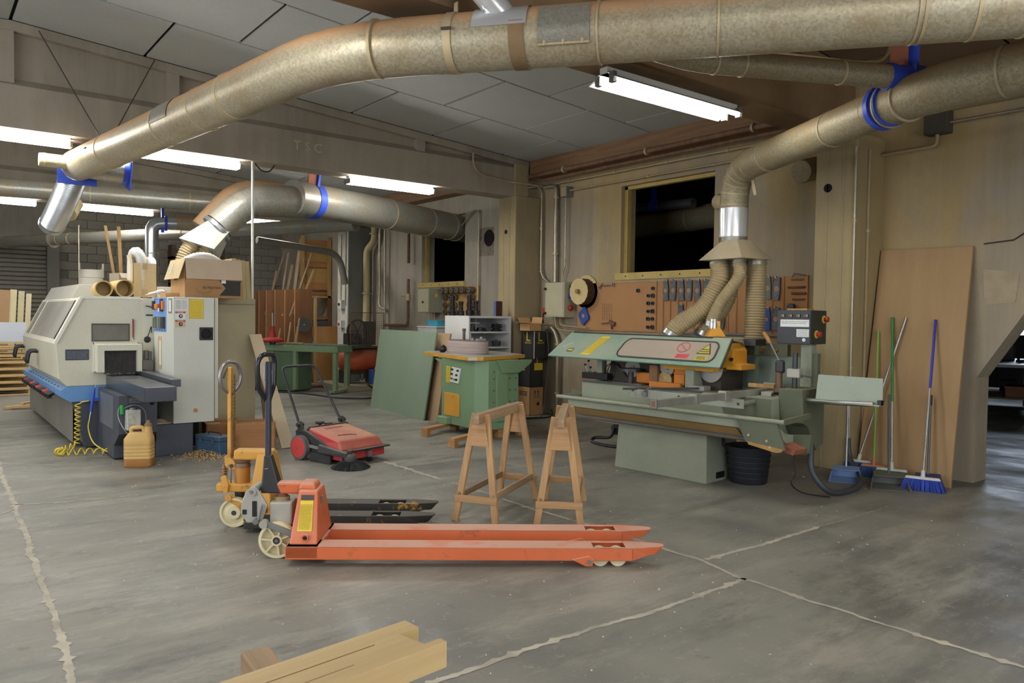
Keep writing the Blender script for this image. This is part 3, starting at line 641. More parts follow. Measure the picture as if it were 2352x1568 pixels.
pipe('conduit down the dark side of the right column', [(7.72, 3.97, 3.3), (7.72, 3.97, 0)], .016, M_CONDUIT, clips=2)
t = thing('junction_box', 'dark junction box high on the wall above the leaning board', 'junction box', (7.95, 3.42, 3.40)); MB().bx(-.05, .1, -.11, .11, 0, .22).build('box_body', mat('dark_box', (74, 70, 62), .7), t, bevel=.01); MB().bx(-.06, -.05, -.1, .1, .01, .21).build('lid', MATS['dark_box'], t)
pipe('upper conduit at the top right of the wall', [(7.98, 3.31, 3.63), (7.98, -4, 3.61)], .014, M_GALV)
pipe('lower conduit at the top right of the wall', [(7.98, 3.31, 3.50), (7.98, -4, 3.49)], .014, M_GALV)
pipe('conduit looping from the dark junction box to the column', [(7.98, 3.43, 3.4), (7.98, 3.43, 3.29), (7.98, 4.2, 3.28)], .018, M_CONDUIT, .06)
pipe('fat cream drain pipe beside the far column', [(7.9, 15.0, 4.0), (7.9, 15.0, 3.15), (7.86, 15.28, 2.95), (7.86, 15.28, 1.3)], .075, M_PVC, .1, 'pipe', 2)
pipe('grey pipe right of the cream drain pipe', [(7.95, 14.85, 3.4), (7.95, 14.85, 1.95), (7.93, 14.82, 1.72), (7.95, 14.6, 1.66)], .03, M_GALV, .1, 'pipe', 2)
pipe('second grey pipe with a bracket', [(7.95, 14.62, 3.4), (7.95, 14.62, 1.2)], .026, M_GALV, .1, 'pipe', 3)
pipe('rusty upper pipe end on the far wall', [(7.95, 13.62, 3.2), (7.95, 13.62, 2.6)], .03, M_RUST, cat='pipe')
v = pipe('rusty pipe with a valve bending to the left', [(7.95, 13.62, 2.28), (7.95, 13.62, 1.33), (7.95, 14.6, 1.33)], .03, M_RUST, .12, 'pipe')
MB().cyl((7.95, 13.62, 1.84), (7.95, 13.62, 1.98), .05).build('valve_body', M_BAND, v, smooth=40, world=True); MB().bar((7.95, 13.62, 1.91), (7.88, 13.78, 1.93), .02, .015).build('valve_lever', M_REDBR, v, world=True)
pipe('thin conduit right of the far window', [(7.97, 11.75, 3.2), (7.97, 11.35, 3.45), (7.97, 11.2, 3.42), (7.97, 11.2, .3)], .014, M_GALV, .05, clips=3)
# round stains and a capped pipe above the pegboard
solo(MB().lathe([(.10, 0), (.10, .16), (.085, .2), (.02, .22)], (8.05, 5.95, 3.02), (-1, 0, -.1), 18), 'capped_pipe', M_BAND, 'round dusty cap poking out of the wall beside the near window', 'pipe cap', smooth=50)
solo(MB().lathe([(.13, 0), (.13, .3), (.12, .32)], (8.05, 4.75, 3.27), (-1, 0, -.25), 20), 'pipe_stub', M_DUCTD, 'short open pipe stub in the shade left of the right column', 'pipe', smooth=50)
# ------------------------------------------------------------------ shared small-part helpers
M_YSTICK = mat('yellow_sticker', (222, 196, 60), .5, var=.05)
M_WSTICK = mat('white_sticker', (222, 224, 220), .5, var=.03)
M_INK = mat('print_ink', (48, 46, 44), .7)
M_REDINK = mat('red_ink', (186, 62, 58), .6)
M_CARD = mat('cardboard', (188, 148, 100), .85, var=.08, scale=3, bump=.05)
M_CARDL = mat('cardboard_pale', (202, 182, 142), .85, var=.06, scale=3, bump=.05)
M_STEEL = mat('machined_steel', (150, 150, 146), .35, .8, var=.12, scale=8)
M_DSTEEL = mat('dark_steel', (72, 72, 74), .45, .6, var=.2, scale=8)
M_REDP = mat('red_plastic', (176, 44, 40), .45)
M_GREENP = mat('green_plastic', (40, 150, 70), .45)
def decal(parent, o, right, up, w, h, m, name='sticker', t=.002, world=False):
    """thin flat label, o is its lower left corner"""
    o, r, u = Vector(o), Vector(right).normalized()*w, Vector(up).normalized()*h; n = r.cross(u).normalized()*t
    return MB().hexa([o, o+r, o+r+u, o+u, o+n, o+r+n, o+r+u+n, o+u+n]).build(name, m, parent, world=world)
def textlines(parent, o, right, up, w, h, n, m=None, fill=.45, name='print', world=False, ragged=True):
    """rows of fine print too small to read, one flat part"""
    o, r, u = Vector(o), Vector(right).normalized(), Vector(up).normalized(); nn = r.cross(u).normalized(); b = MB()
    for i in range(n):
        y = h*(i+.5)/n; x = 0
        while x < w*.94:
            l = min(w-x, w*rnd.uniform(.08, .3)) if ragged else w
            p = o+r*x+u*(y-h/n*fill/2); b.hexa([p, p+r*l, p+r*l+u*(h/n*fill), p+u*(h/n*fill), p+nn*.0008, p+r*l+nn*.0008, p+r*l+u*(h/n*fill)+nn*.0008, p+u*(h/n*fill)+nn*.0008]); x += l+w*.03
    o_ = b.build(name, m or M_INK, parent, world=world); o_['kind'] = 'stuff'; return o_
XA, YA, ZA = V(1, 0, 0), V(0, 1, 0), V(0, 0, 1)
NX, NY = V(-1, 0, 0), V(0, -1, 0)

# ------------------------------------------------------------------ four-sided planer
M_BEIGE = mat('machine_beige', (206, 203, 184), .5, var=.05, scale=2, fine=.12, dust=.25)
M_BEIGE2 = mat('machine_beige_grimy', (196, 190, 162), .55, var=.08, scale=2.5, fine=.2)
M_PBLUE = mat('machine_blue', (98, 146, 198), .5, var=.06, dust=.2)
M_PDARK = mat('machine_graphite', (70, 75, 86), .5, var=.12, scale=3, fine=.2)
M_CABSIDE = mat('cabinet_drab', (176, 166, 136), .6, var=.05)
M_SMOKE = mat('smoked_dusty_acrylic', (150, 147, 138), .35, var=.22, scale=2.2)
M_WINDARK = mat('dark_acrylic', (96, 94, 82), .3, var=.2, scale=5)
pm = thing('four_sided_planer', 'big beige and blue four-sided planer with sloping hood and control cabinet', 'machine', (2.0, 9.6, 0))
def P(mb, name, m, parent=None, **k):
    o = mb.build(name, m, None, **k)
    off = pm.location
    o.data.transform(Matrix.Translation(-off)); o.parent = parent or pm
    return o
body = P(MB().prism([(1.50, .02), (1.40, .55), (3.1, .55), (3.1, .02)], 9.66, 13.9), 'base_frame', M_PDARK)
P(MB().bx(1.392, 1.40, 9.8, 13.8, .06, .53).prism([(1.485, .06), (1.39, .53), (1.40, .53), (1.495, .06)], 9.8, 13.85), 'side_panel', mat('base_panel_sunlit', (132, 130, 122), .5, .2, var=.12, scale=2), body)  # side panel in a paler tone that paints in sunlight on this flank
for y in (10.9, 12.2): P(MB().hexa([(1.478, y, .06), (1.484, y, .06), (1.392, y, .53), (1.386, y, .53), (1.478, y+.012, .06), (1.484, y+.012, .06), (1.392, y+.012, .53), (1.386, y+.012, .53)]), 'panel_seam', M_PDARK, body)
belt = P(MB().prism([(1.343, .54), (1.255, .60), (1.255, .668), (1.314, .71), (3.1, .71), (3.1, .54)], 9.59, 13.2), 'blue_ledge', M_PBLUE)
for k in range(12):
    y = 9.95+k*.25
    P(MB().bx(1.27, 1.305, y, y+.025, .675, .69), 'slot', M_BLACK, belt)
for k in range(13):
    y = 10.1+k*.21; kn = P(MB().cyl((1.25, y, .60), (1.19, y, .575), .022, .028, 10), 'adjusting_knob', [M_BLACK, M_DSTEEL, M_REDP][k % 3], belt, smooth=40)
    P(MB().box((1.21, y+.06, .565), (.05, .05, .06)), 'position_counter', M_BLACK, kn)
hood_prof = [(1.314, .71), (1.233, .80), (1.206, 1.18), (1.454, 1.692), (3.0, 1.70), (3.0, .71)]
hood = P(MB().prism(hood_prof, 9.6, 12.75), 'hood', M_BEIGE, bevel=.01)
P(MB().prism([(1.47, 1.69), (1.56, 1.865), (3.0, 1.865), (3.0, 1.69)], 10.45, 12.75), 'hood_top_step', mat('hood_grey', (172, 170, 158), .55, var=.05, dust=.3), hood, bevel=.01)
# sloping smoked window, its frame bars
def slope(t, y, off=0.): # t 0..1 up the slope
    a, b = V(1.206, y, 1.18), V(1.454, y, 1.692); n = V(-.9, 0, .436)
    return a+(b-a)*t+n*off
P(MB().hexa([slope(.1, 9.82, -.01), slope(.1, 12.55, -.01), slope(.93, 12.55, -.01), slope(.93, 9.82, -.01), slope(.1, 9.82, .004), slope(.1, 12.55, .004), slope(.93, 12.55, .004), slope(.93, 9.82, .004)]), 'sloping_window', M_SMOKE, hood)
for y in (12.1,): P(MB().bar(slope(.08, y, .004), slope(.95, y, .004), .02, .008, (0, 1, 0)), 'window_bar', M_BEIGE, hood)
P(MB().bar(slope(.09, 9.82, .004), slope(.94, 9.82, .004), .014, .006, (0, 1, 0)), 'window_seal', M_BLACK, hood)
M_RIM = mat('machine_cream_edge', (226, 224, 212), .45, var=.03)
P(MB().bar((1.206, 9.60, 1.19), (1.458, 9.60, 1.695), .03, .05, (0, 1, 0)).bar((1.452, 9.60, 1.694), (2.06, 9.60, 1.70), .03, .03, (0, 1, 0)), 'hood_edge', M_RIM, hood)
for y in (11.25, 12.72):
    hd = P(MB().tube(fillet([(1.21, y, 1.04), (1.12, y, 1.05), (1.10, y, .93), (1.10, y+.01, .9)], .05, 4), .018, 10), 'pull_handle', M_BLACK, hood, smooth=50)
    P(MB().tube(fillet([(1.21, y-.14, 1.03), (1.12, y-.14, 1.04), (1.10, y-.14, .92), (1.10, y-.13, .89)], .05, 4), .018, 10).bar((1.10, y-.13, .9), (1.10, y, .9), .02, .03), 'pull_handle', M_BLACK, hood, smooth=50)
# near face: inspection window, rating plate, red gauge, infeed tunnel
iw = P(MB().bx(1.565, 1.935, 9.585, 9.6, 1.215, 1.395), 'inspection_window', M_WINDARK, hood, bevel=.02)
P(MB().bx(1.555, 1.945, 9.588, 9.598, 1.205, 1.405), 'window_gasket', mat('gasket_dark', (84, 80, 70), .7), iw, bevel=.02)
rp = P(MB().bx(1.30, 1.53, 9.588, 9.6, 1.0, 1.118), 'rating_plate', mat('plate_dark', (62, 66, 76), .4, .4, var=.1), hood, bevel=.006)
tl = textlines(rp, V(1.315, 9.587, 1.01)-pm.location, XA, ZA, .2, .09, 6, mat('plate_print', (112, 118, 128), .5), .3)
P(MB().bx(1.972, 1.98, 9.585, 9.6, 1.245, 1.46).bx(1.985, 1.989, 9.585, 9.6, 1.22, 1.45), 'level_gauge', mat('gauge_red', (150, 60, 50), .5), hood)
tn = P(MB().bx(1.574, 1.64, 9.34, 9.6, .873, 1.175).bx(1.97, 2.02, 9.34, 9.6, .873, 1.175).bx(1.64, 1.97, 9.34, 9.6, 1.11, 1.175), 'infeed_tunnel', M_BEIGE)
P(MB().bx(1.564, 2.03, 9.55, 9.6, 1.176, 1.19).bx(1.56, 1.573, 9.55, 9.6, .86, 1.19).bx(2.021, 2.034, 9.55, 9.6, .86, 1.19), 'tunnel_flange', M_RIM, tn)
m = MB()
for k in range(26):
    x = 1.645+k*.0126; m.bx(x, x+.010, 9.40+rnd.uniform(0, .01), 9.412, .84+rnd.uniform(0, .02), 1.11)
P(m, 'bristle_curtain', mat('curtain_dark', (58, 54, 54), .8, var=.3, scale=12), tn)['kind'] = 'stuff'
# table and infeed base
P(MB().bx(1.70, 1.985, 7.76, 9.62, .69, .83), 'infeed_table', mat('table_steel', (88, 92, 100), .3, .6, var=.15, scale=3, dust=.25, dustcol=(140, 140, 138)), bevel=.006)
P(MB().bx(2.0, 2.10, 8.05, 9.62, .80, .875), 'guide_fence', mat('fence_steel', (92, 96, 102), .32, .6, var=.1, dust=.3, dustcol=(150, 148, 142)), bevel=.004)
ib = P(MB().prism([(8.5, .30), (8.5, .69), (9.62, .69), (9.62, 0.02), (8.75, 0.02), (8.75, .15)], 1.62, 1.98, 'x'), 'infeed_stand', M_PDARK)
P(MB().bx(1.612, 1.622, 8.75, 9.45, .32, .66), 'stand_cover', mat('stand_grey', (110, 116, 124), .45, .3, var=.12), ib)
P(MB().cyl((1.93, 8.5, .60), (1.93, 8.49, .60), .02), 'drain_hole', MATS['hole_dark'], ib)
P(MB().bx(1.70, 1.86, 8.49, 8.5, .60, .68), 'small_plate', MATS['plate_dark'], ib); textlines(ib, V(1.71, 8.489, .61)-pm.location, XA, ZA, .14, .06, 4, M_STEEL, .35)
pu = P(MB().bx(1.67, 1.80, 8.38, 8.48, .35, .555), 'lubricator', mat('lubricator_grey', (186, 186, 178), .5, var=.1, scale=9), ib, bevel=.006)
P(MB().bx(1.685, 1.745, 8.376, 8.382, .375, .52), 'lubricator_label', mat('label_grimy', (170, 172, 160), .6, var=.25, scale=30), pu)
P(MB().cyl((1.735, 8.43, .555), (1.735, 8.43, .572), .03), 'filler_cap', M_GREYPL, pu)
P(MB().cyl((1.640, 8.46, .51), (1.640, 8.46, .60), .022), 'green_fitting', M_GREENP, ib)
P(MB().tube(spline([(1.615, 8.46, .58), (1.60, 8.44, .50), (1.63, 8.42, .40), (1.69, 8.40, .30), (1.72, 8.38, .26)], 6), .006, 6), 'air_line', M_STEEL, ib)
P(MB().tube(spline([(1.64, 8.45, .56), (1.75, 8.43, .60), (1.84, 8.41, .54), (1.85, 8.40, .38), (1.82, 8.36, .26)], 6), .005, 6), 'air_line', M_GREYPL, ib)
P(MB().bx(2.02, 2.40, 8.72, 9.66, .0, .335), 'cabinet_base', M_PDARK, bevel=.006)
P(MB().bx(1.98, 2.2, 8.8, 9.2, .32, .345), 'wood_packing', M_CARDL)
# control cabinet
cab = P(MB().bx(2.19, 2.62, 8.70, 9.66, .34, 1.708), 'control_cabinet', mat('cabinet_light', (204, 206, 196), .5, var=.04, scale=2, fine=.1), bevel=.008)
P(MB().bx(2.625, 2.665, 8.72, 9.66, .37, 1.708), 'cabinet_door_edge', M_BEIGE, cab)
P(MB().bx(2.62, 2.626, 8.715, 9.6, .36, 1.70), 'door_gap', M_BLACK, cab)
P(MB().bx(2.67, 3.345, 9.46, 9.7, .02, 1.72), 'rear_cabinet', M_CABSIDE, cab, bevel=.006)
P(MB().bx(2.675, 3.34, 9.455, 9.462, 1.648, 1.652), 'lid_line', MATS['gasket_dark'], cab)
def fy(x, z, d=0.): return V(x, 8.70-d, z)-pm.location
lb = decal(cab, fy(2.207, 1.565), XA, ZA, .132, .123, M_WSTICK, 'notice_label'); textlines(lb, fy(2.213, 1.575, .0022), XA, ZA, .055, .10, 9, M_INK, .3); textlines(lb, fy(2.275, 1.575, .0022), XA, ZA, .055, .10, 7, MATS['gasket_dark'], .25)
for z0, z1, cc in ((1.47, 1.551, M_WSTICK), (1.383, 1.459, M_CARDL)):
    lb = decal(cab, fy(2.209, z0), XA, ZA, .104, z1-z0, cc, 'danger_label'); decal(lb, fy(2.209, z1-.018, .002), XA, ZA, .104, .018, M_REDINK, 'red_banner', .0008)
    lettering('DANGER', .016, M_WSTICK, lb, fy(2.261, z1-.009, .003), XA, ZA)
    P(MB().lathe([(.021, 0), (.021, .001)], (2.265, 8.697, z0+.032), (0, -1, 0), 14), 'pictogram', M_INK, lb); P(MB().lathe([(.009, 0), (.009, .0018)], (2.267, 8.697, z0+.034), (0, -1, 0), 10), 'pictogram_hole', cc, lb)
lb = decal(cab, fy(2.352, 1.475), XA, ZA, .15, .215, M_YSTICK, 'yellow_notice'); textlines(lb, fy(2.37, 1.49, .0022), XA, ZA, .115, .18, 12, mat('faded_print', (168, 142, 40), .6), .3)
m = MB()
for k in range(8):
    for z in (1.478, 1.684): m.bx(2.356+k*.018, 2.366+k*.018, 8.6965, 8.698, z, z+.003)
for k in range(11):
    for x in (2.354, 2.497): m.bx(x, x+.003, 8.6965, 8.698, 1.482+k*.019, 1.492+k*.019)
P(m, 'dashed_border', M_INK, lb)['kind'] = 'stuff'
sw = P(MB().bx(2.458, 2.602, 8.685, 8.70, 1.242, 1.382), 'main_switch', M_BLACK, cab, bevel=.004)
P(MB().lathe([(.056, 0), (.052, .02)], (2.53, 8.685, 1.312), (0, -1, 0), 20), 'switch_dial', mat('glossy_black', (20, 20, 24), .2), sw, smooth=40); P(MB().bx(2.522, 2.538, 8.655, 8.67, 1.262, 1.362), 'switch_grip', MATS['glossy_black'], sw, bevel=.004)
P(MB().cyl((2.417, 8.70, .475), (2.417, 8.685, .475), .022), 'cable_plug', M_CARD, cab)
# blue operating panel on the cabinet flank, switches on the strip beside it
def fx(y, z, d=0.): return V(2.19-d, y, z)
bp = P(MB().bx(2.184, 2.19, 8.98, 9.525, 1.325, 1.705), 'operating_panel', mat('panel_blue', (120, 158, 222), .5, var=.04), cab)
for i, (y, z, w, h, cc) in enumerate(((9.47, 1.57, .05, .10, M_DSTEEL), (9.33, 1.575, .13, .06, mat('dial_orange', (214, 120, 48), .5)), (9.12, 1.55, .05, .14, M_DSTEEL), (9.06, 1.57, .04, .10, MATS['dial_orange']), (9.2, 1.545, .05, .04, M_WSTICK),
                                          (9.44, 1.36, .06, .12, mat('counter_olive', (92, 104, 84), .5, var=.2)), (9.35, 1.36, .06, .13, MATS['counter_olive']), (9.24, 1.36, .07, .13, M_GREYPL), (9.15, 1.36, .07, .13, MATS['counter_olive']), (9.04, 1.36, .06, .13, M_DSTEEL))):
    P(MB().bx(2.155, 2.184, y-w/2, y+w/2, z, z+h), 'panel_instrument', cc, bp, bevel=.004)
for k in range(5):
    for z in (1.685, 1.34): P(MB().cyl((2.184, 9.03+k*.11, z), (2.181, 9.03+k*.11, z), .008, seg=8), 'panel_screw', M_BLACK, bp)
hl = P(MB().bx(2.186, 2.19, 8.75, 8.887, 1.53, 1.693), 'strip_label', mat('label_silver', (130, 130, 126), .5), cab); P(MB().bx(2.184, 2.187, 8.775, 8.862, 1.55, 1.675), 'strip_label_panel', M_WSTICK, hl, bevel=.02)
P(MB().bx(2.186, 2.19, 9.18, 9.34, .90, 1.27), 'strip_recess', mat('recess_tan', (192, 168, 128), .6), cab); P(MB().bx(2.183, 2.188, 9.2, 9.27, .95, 1.22), 'strip_paper', M_WSTICK, cab)
st = P(MB().bx(2.08, 2.19, 9.575, 9.6, .9, 1.70), 'switch_strip', mat('strip_cream', (216, 212, 190), .5, var=.03), cab)
for i in range(5): P(MB().cyl((2.115+i*.016, 9.575, 1.61-(.004*i)), (2.115+i*.016, 9.555, 1.61-(.004*i)), .007, seg=10), 'push_button', M_DSTEEL, st)
for i in range(4): P(MB().cyl((2.118+i*.018, 9.575, 1.505), (2.118+i*.018, 9.552, 1.505), .009, seg=10), 'push_button', M_BLACK, st)
P(MB().lathe([(.036, 0), (.036, .02), (.02, .035)], (2.124, 9.575, 1.22), (0, -1, .2), 18), 'air_pressure_dial', M_BLACK, st, smooth=40); P(MB().tube(spline([(2.13, 9.56, 1.26), (2.15, 9.54, 1.34), (2.16, 9.54, 1.37), (2.165, 9.55, 1.30)], 6), .005, 6), 'thin_tube', M_BLACK, st)
P(MB().cyl((2.10, 9.52, 1.0), (2.10, 9.52, 1.10), .025).cyl((2.14, 9.52, .98), (2.14, 9.52, 1.09), .02).bx(2.06, 2.17, 9.49, 9.56, .88, .99), 'air_regulator', mat('regulator_grey', (120, 118, 110), .5, .2, var=.2), cab)

# ------------------------------------------------------------------ air gun with coiled hose, jerrycan
ag = thing('air_gun', 'blue air blow gun with yellow coiled hose hung on the planer', 'air gun', (1.4, 9.2, 0))
A = lambda mb, name, m, **k: mb.build(name, m, ag, world=True, **k)
A(MB().tube([(1.56, 9.44, .70), (1.545, 9.44, .62), (1.52, 9.43, .44)], [.006, .018, .014], 10), 'gun_body', M_BLUE, smooth=50); A(MB().cyl((1.575, 9.44, .74), (1.556, 9.44, .68), .004), 'nozzle', M_STEEL)
A(MB().box((1.58, 9.44, .575), (.07, .02, .025)), 'trigger', M_BLUE); A(MB().cyl((1.52, 9.43, .44), (1.505, 9.42, .36), .009), 'coupling', M_STEEL)
A(MB().tube(spline([(1.505, 9.42, .36), (1.49, 9.4, .26), (1.52, 9.3, .12), (1.6, 9.12, .05), (1.66, 9.05, .03)], 8), .007, 8), 'hose_tail', M_YSTICK, smooth=50)
cl = []
for k in range(8*9+1):
    f = k/72; a = 2*PI*9*f; cl.append(V(1.395+.028*math.cos(a)-.01*f, 9.42+.028*math.sin(a), .54-f*.44))
A(MB().tube([(1.50, 9.43, .56), (1.42, 9.42, .55)]+cl, .006, 6), 'hanging_coil', M_YSTICK, smooth=60)
cl = []
path = spline([(1.37, 9.42, .09), (1.25, 9.43, .045), (1.2, 9.38, .04), (1.24, 9.28, .04), (1.45, 9.22, .04), (1.66, 9.05, .04), (1.70, 8.98, .04)], 24)
for i, p in enumerate(path):
    a = i*PI/4; d = (path[min(i+1, len(path)-1)]-path[max(i-1, 0)]).normalized(); s = d.cross(ZA)
    cl.append(p+s*.034*math.cos(a)+ZA*.034*math.sin(a))
A(MB().tube(cl, .0065, 6), 'floor_coil', M_YSTICK, smooth=60)
jc = thing('jerrycan', 'tan plastic jerrycan standing in front of the planer', 'jerrycan', (1.765, 8.29, 0), R(-27))
M_CAN = mat('can_tan', (206, 168, 102), .5, var=.08, scale=4); M_CANL = mat('can_oil_level', (166, 116, 62), .5, var=.1)
def rounded(w, d, r, n=4):
    out = []
    for cx, cy, a0 in ((w/2-r, d/2-r, 0), (-w/2+r, d/2-r, 90), (-w/2+r, -d/2+r, 180), (w/2-r, -d/2+r, 270)):
        for k in range(n+1): a = R(a0+90*k/n); out.append((cx+r*math.cos(a), cy+r*math.sin(a)))
    return out
def loft(mb, rings):
    vs = []; n = len(rings[0][0])
    for pl_, z, ox in rings: vs += [V(x+ox, y, z) for x, y in pl_]
    fs = [(i*n+k, i*n+(k+1) % n, (i+1)*n+(k+1) % n, (i+1)*n+k) for i in range(len(rings)-1) for k in range(n)]+[tuple(range(n-1, -1, -1)), tuple((len(rings)-1)*n+k for k in range(n))]
    return mb.add(vs, fs)
loft(MB(), [(rounded(.24, .15, .03), 0, 0), (rounded(.26, .17, .035), .012, 0), (rounded(.26, .17, .035), .085, 0)]).build('can_bottom', M_CANL, jc, smooth=40)
rg = [(rounded(.262, .172, .035), .085, 0)]
for k in range(4): rg += [(rounded(.262, .172, .035), .10+k*.035, 0), (rounded(.256, .166, .035), .106+k*.035, 0), (rounded(.262, .172, .035), .112+k*.035, 0)]
rg += [(rounded(.262, .172, .04), .28, 0), (rounded(.21, .12, .04), .335, .01), (rounded(.19, .10, .04), .345, .01)]
loft(MB(), rg).build('can_body', M_CAN, jc, smooth=40)
MB().tube(fillet([(-.075, 0, .335), (-.075, 0, .385), (.04, 0, .39), (.045, 0, .335)], .025, 4), .02, 10).build('can_handle', M_CAN, jc, smooth=50)
MB().lathe([(.042, 0), (.036, .03), (.034, .06), (.036, .075)], (.085, 0, .335), (0, 0, 1), 16).build('can_neck', M_CAN, jc, smooth=40)
MB().lathe([(.038, 0), (.038, .02), (.02, .035), (.014, .06)], (.085, 0, .40), (0, 0, 1), 14).build('pump_head', mat('rag_tan', (150, 124, 84), .8, var=.2), jc, smooth=40)

# ------------------------------------------------------------------ things lying on top of the planer
def carton(name, label, loc, rotz, w, d, h, m, flaps=(), open_top=True, group=None):
    """w along local x, d along y; flaps: (side, angle below horizontal, length)"""
    t = thing(name, label, 'box', loc, rotz, group); th = .005
    b = MB().bx(-w/2, w/2, -d/2, d/2, 0, th); b.bx(-w/2, w/2, -d/2, -d/2+th, 0, h); b.bx(-w/2, w/2, d/2-th, d/2, 0, h); b.bx(-w/2, -w/2+th, -d/2, d/2, 0, h); b.bx(w/2-th, w/2, -d/2, d/2, 0, h)
    if not open_top: b.bx(-w/2, w/2, -d/2, d/2, h-th, h)
    b.build('carton_body', m, t)
    for side, ang, ln, mm in flaps:
        a = R(ang); dx, dz = math.cos(a)*ln, -math.sin(a)*ln
        if side == 'front': q = [(-w/2, -d/2, h), (w/2, -d/2, h), (w/2, -d/2-dx, h+dz), (-w/2, -d/2-dx, h+dz)]
        elif side == 'back': q = [(w/2, d/2, h), (-w/2, d/2, h), (-w/2, d/2+dx, h+dz), (w/2, d/2+dx, h+dz)]
        elif side == 'left': q = [(-w/2, d/2, h), (-w/2, -d/2, h), (-w/2-dx, -d/2, h+dz), (-w/2-dx, d/2, h+dz)]
        else: q = [(w/2, -d/2, h), (w/2, d/2, h), (w/2+dx, d/2, h+dz), (w/2+dx, -d/2, h+dz)]
        MB().sheet(q, .005).build('flap', mm or m, t)
    return t
# big carton on the cabinet
bc = carton('cardboard_box', 'big open brown cardboard box on the control cabinet, flaps folded out', (2.70, 9.30, 1.71), R(0), .62, .62, .44, M_CARD, (('front', 78, .235, mat('flap_greyish', (190, 170, 146), .85, var=.06)), ('left', 72, .24, M_CARDL)))
MB().bx(-.316, .316, -.316, -.309, .0, .19).build('side_overlap', mat('cardboard_dark', (164, 124, 84), .85, var=.08), bc)
b = MB().add([(.06, -.318, .20), (.30, -.318, .20), (.30, -.318, .03), (.06, -.318, .03), (.13, -.318, .115)], [(0, 1, 2, 3, 4)]); b.build('dark_arrow_print', M_INK, bc)
lettering('FILTRATION', .038, M_INK, bc, (-.02, -.318, .115), XA, ZA); lettering('PRATIC', .04, M_INK, bc, (-.313, .08, .215), NY, ZA)
MB().tube(spline([(-.2, -.318, .10), (-.18, -.319, .07), (-.12, -.319, .06), (-.06, -.319, .07), (-.04, -.318, .10)], 5), .006, 6).build('handle_cutout', MATS['cardboard_dark'], bc)
decal(bc, (.08, -.325, .17), XA, ZA, .05, .07, M_WSTICK, 'paper_tag')
MB().tube(spline([(-.36, .0, .38), (-.385, -.03, .30), (-.395, .02, .26), (-.37, .05, .34)], 6), .006, 6).build('string_loop', M_WSTICK, bc)
ribbed(spline([(-.22, .1, .40), (-.1, .05, .47), (.05, .05, .475), (.2, .1, .40)], 8), .06, .03, .06).build('white_hose_inside', M_HOSEW, bc, smooth=60)
# tall carton with two white hoses
tc_ = carton('cardboard_box', 'tall pale carton stuffed with white flexible hoses', (2.155, 9.93, 1.71), 0, .26, .24, .405, M_CARDL, (('back', -70, .10, None), ('left', -80, .10, None)))
decal(tc_, (-.03, -.126, .0), XA, ZA, .05, .10, mat('parcel_tape', (176, 150, 110), .4), 'parcel_tape'); decal(tc_, (-.03, -.126, .33), XA, ZA, .05, .075, MATS['parcel_tape'], 'parcel_tape')
hose('white corrugated hose arching out of the tall carton', [(2.06, 9.90, 2.35-.1), (2.065, 9.93, 2.27), (2.10, 9.90, 2.2), (2.10, 9.88, 1.95)], .001, M_HOSEW, False) if False else None
h1 = thing('ribbed_hose', 'white corrugated hose arching highest out of the tall carton', 'hose', (2.10, 9.88, 1.75)); ribbed(spline([(2.14, 9.87, 1.80), (2.13, 9.87, 2.05), (2.115, 9.87, 2.18), (2.08, 9.90, 2.245), (2.06, 9.97, 2.18), (2.06, 10.0, 1.9)], 10), .062, .022, .05, 16).build('hose_body', M_HOSEW, h1, smooth=60, world=True)
h2 = thing('ribbed_hose', 'second white corrugated hose, lower, in the tall carton', 'hose', (2.25, 9.9, 1.75)); ribbed(spline([(2.24, 9.87, 1.80), (2.24, 9.87, 2.05), (2.25, 9.93, 2.15), (2.23, 10.0, 2.05)], 10), .052, .022, .05, 16).build('hose_body', M_HOSEW, h2, smooth=60, world=True)
# flat lumps: rag and small pieces at the box foot
solo(MB().tube(spline([(2.10, 9.52, 1.735), (2.16, 9.45, 1.755), (2.22, 9.40, 1.775), (2.27, 9.36, 1.78)], 5), [.012]*3+[.03]*6+[.04]*4+[.02]*3, 10, ell=.6), 'work_glove', mat('glove_white', (222, 220, 212), .85, var=.1, scale=10), 'white crumpled work glove at the foot of the big box', 'glove', smooth=60)
solo(MB().box((2.30, 9.28, 1.735), (.16, .14, .05), (0, 0, .2)), 'packing_piece', M_CARD, 'small brown packing piece beside the white glove', 'packing', base=None)
for i, (x, lab) in enumerate(((1.685, 'left tan cardboard tube lying on the planer hood'), (1.905, 'right tan cardboard tube lying on the planer hood'))):
    t = thing('cardboard_tube', lab, 'tube', (x, 9.62, 1.705)); r = .092+.01*i
    MB().lathe([(r, 0), (r, .55), (r-.012, .55), (r-.012, 0), (r, 0)], (0, 0, r), (.1*(1-i), 1, 0), 24, cap=False).build('tube_wall', mat('tube_tan', (206, 178, 118), .8, var=.06), t, smooth=40)
    MB().lathe([(r-.013, 0), (r-.013, .01)], (.03*(1-i), .3, r), (.1*(1-i), 1, 0), 24).build('tube_plug', MATS['tube_tan'], t)
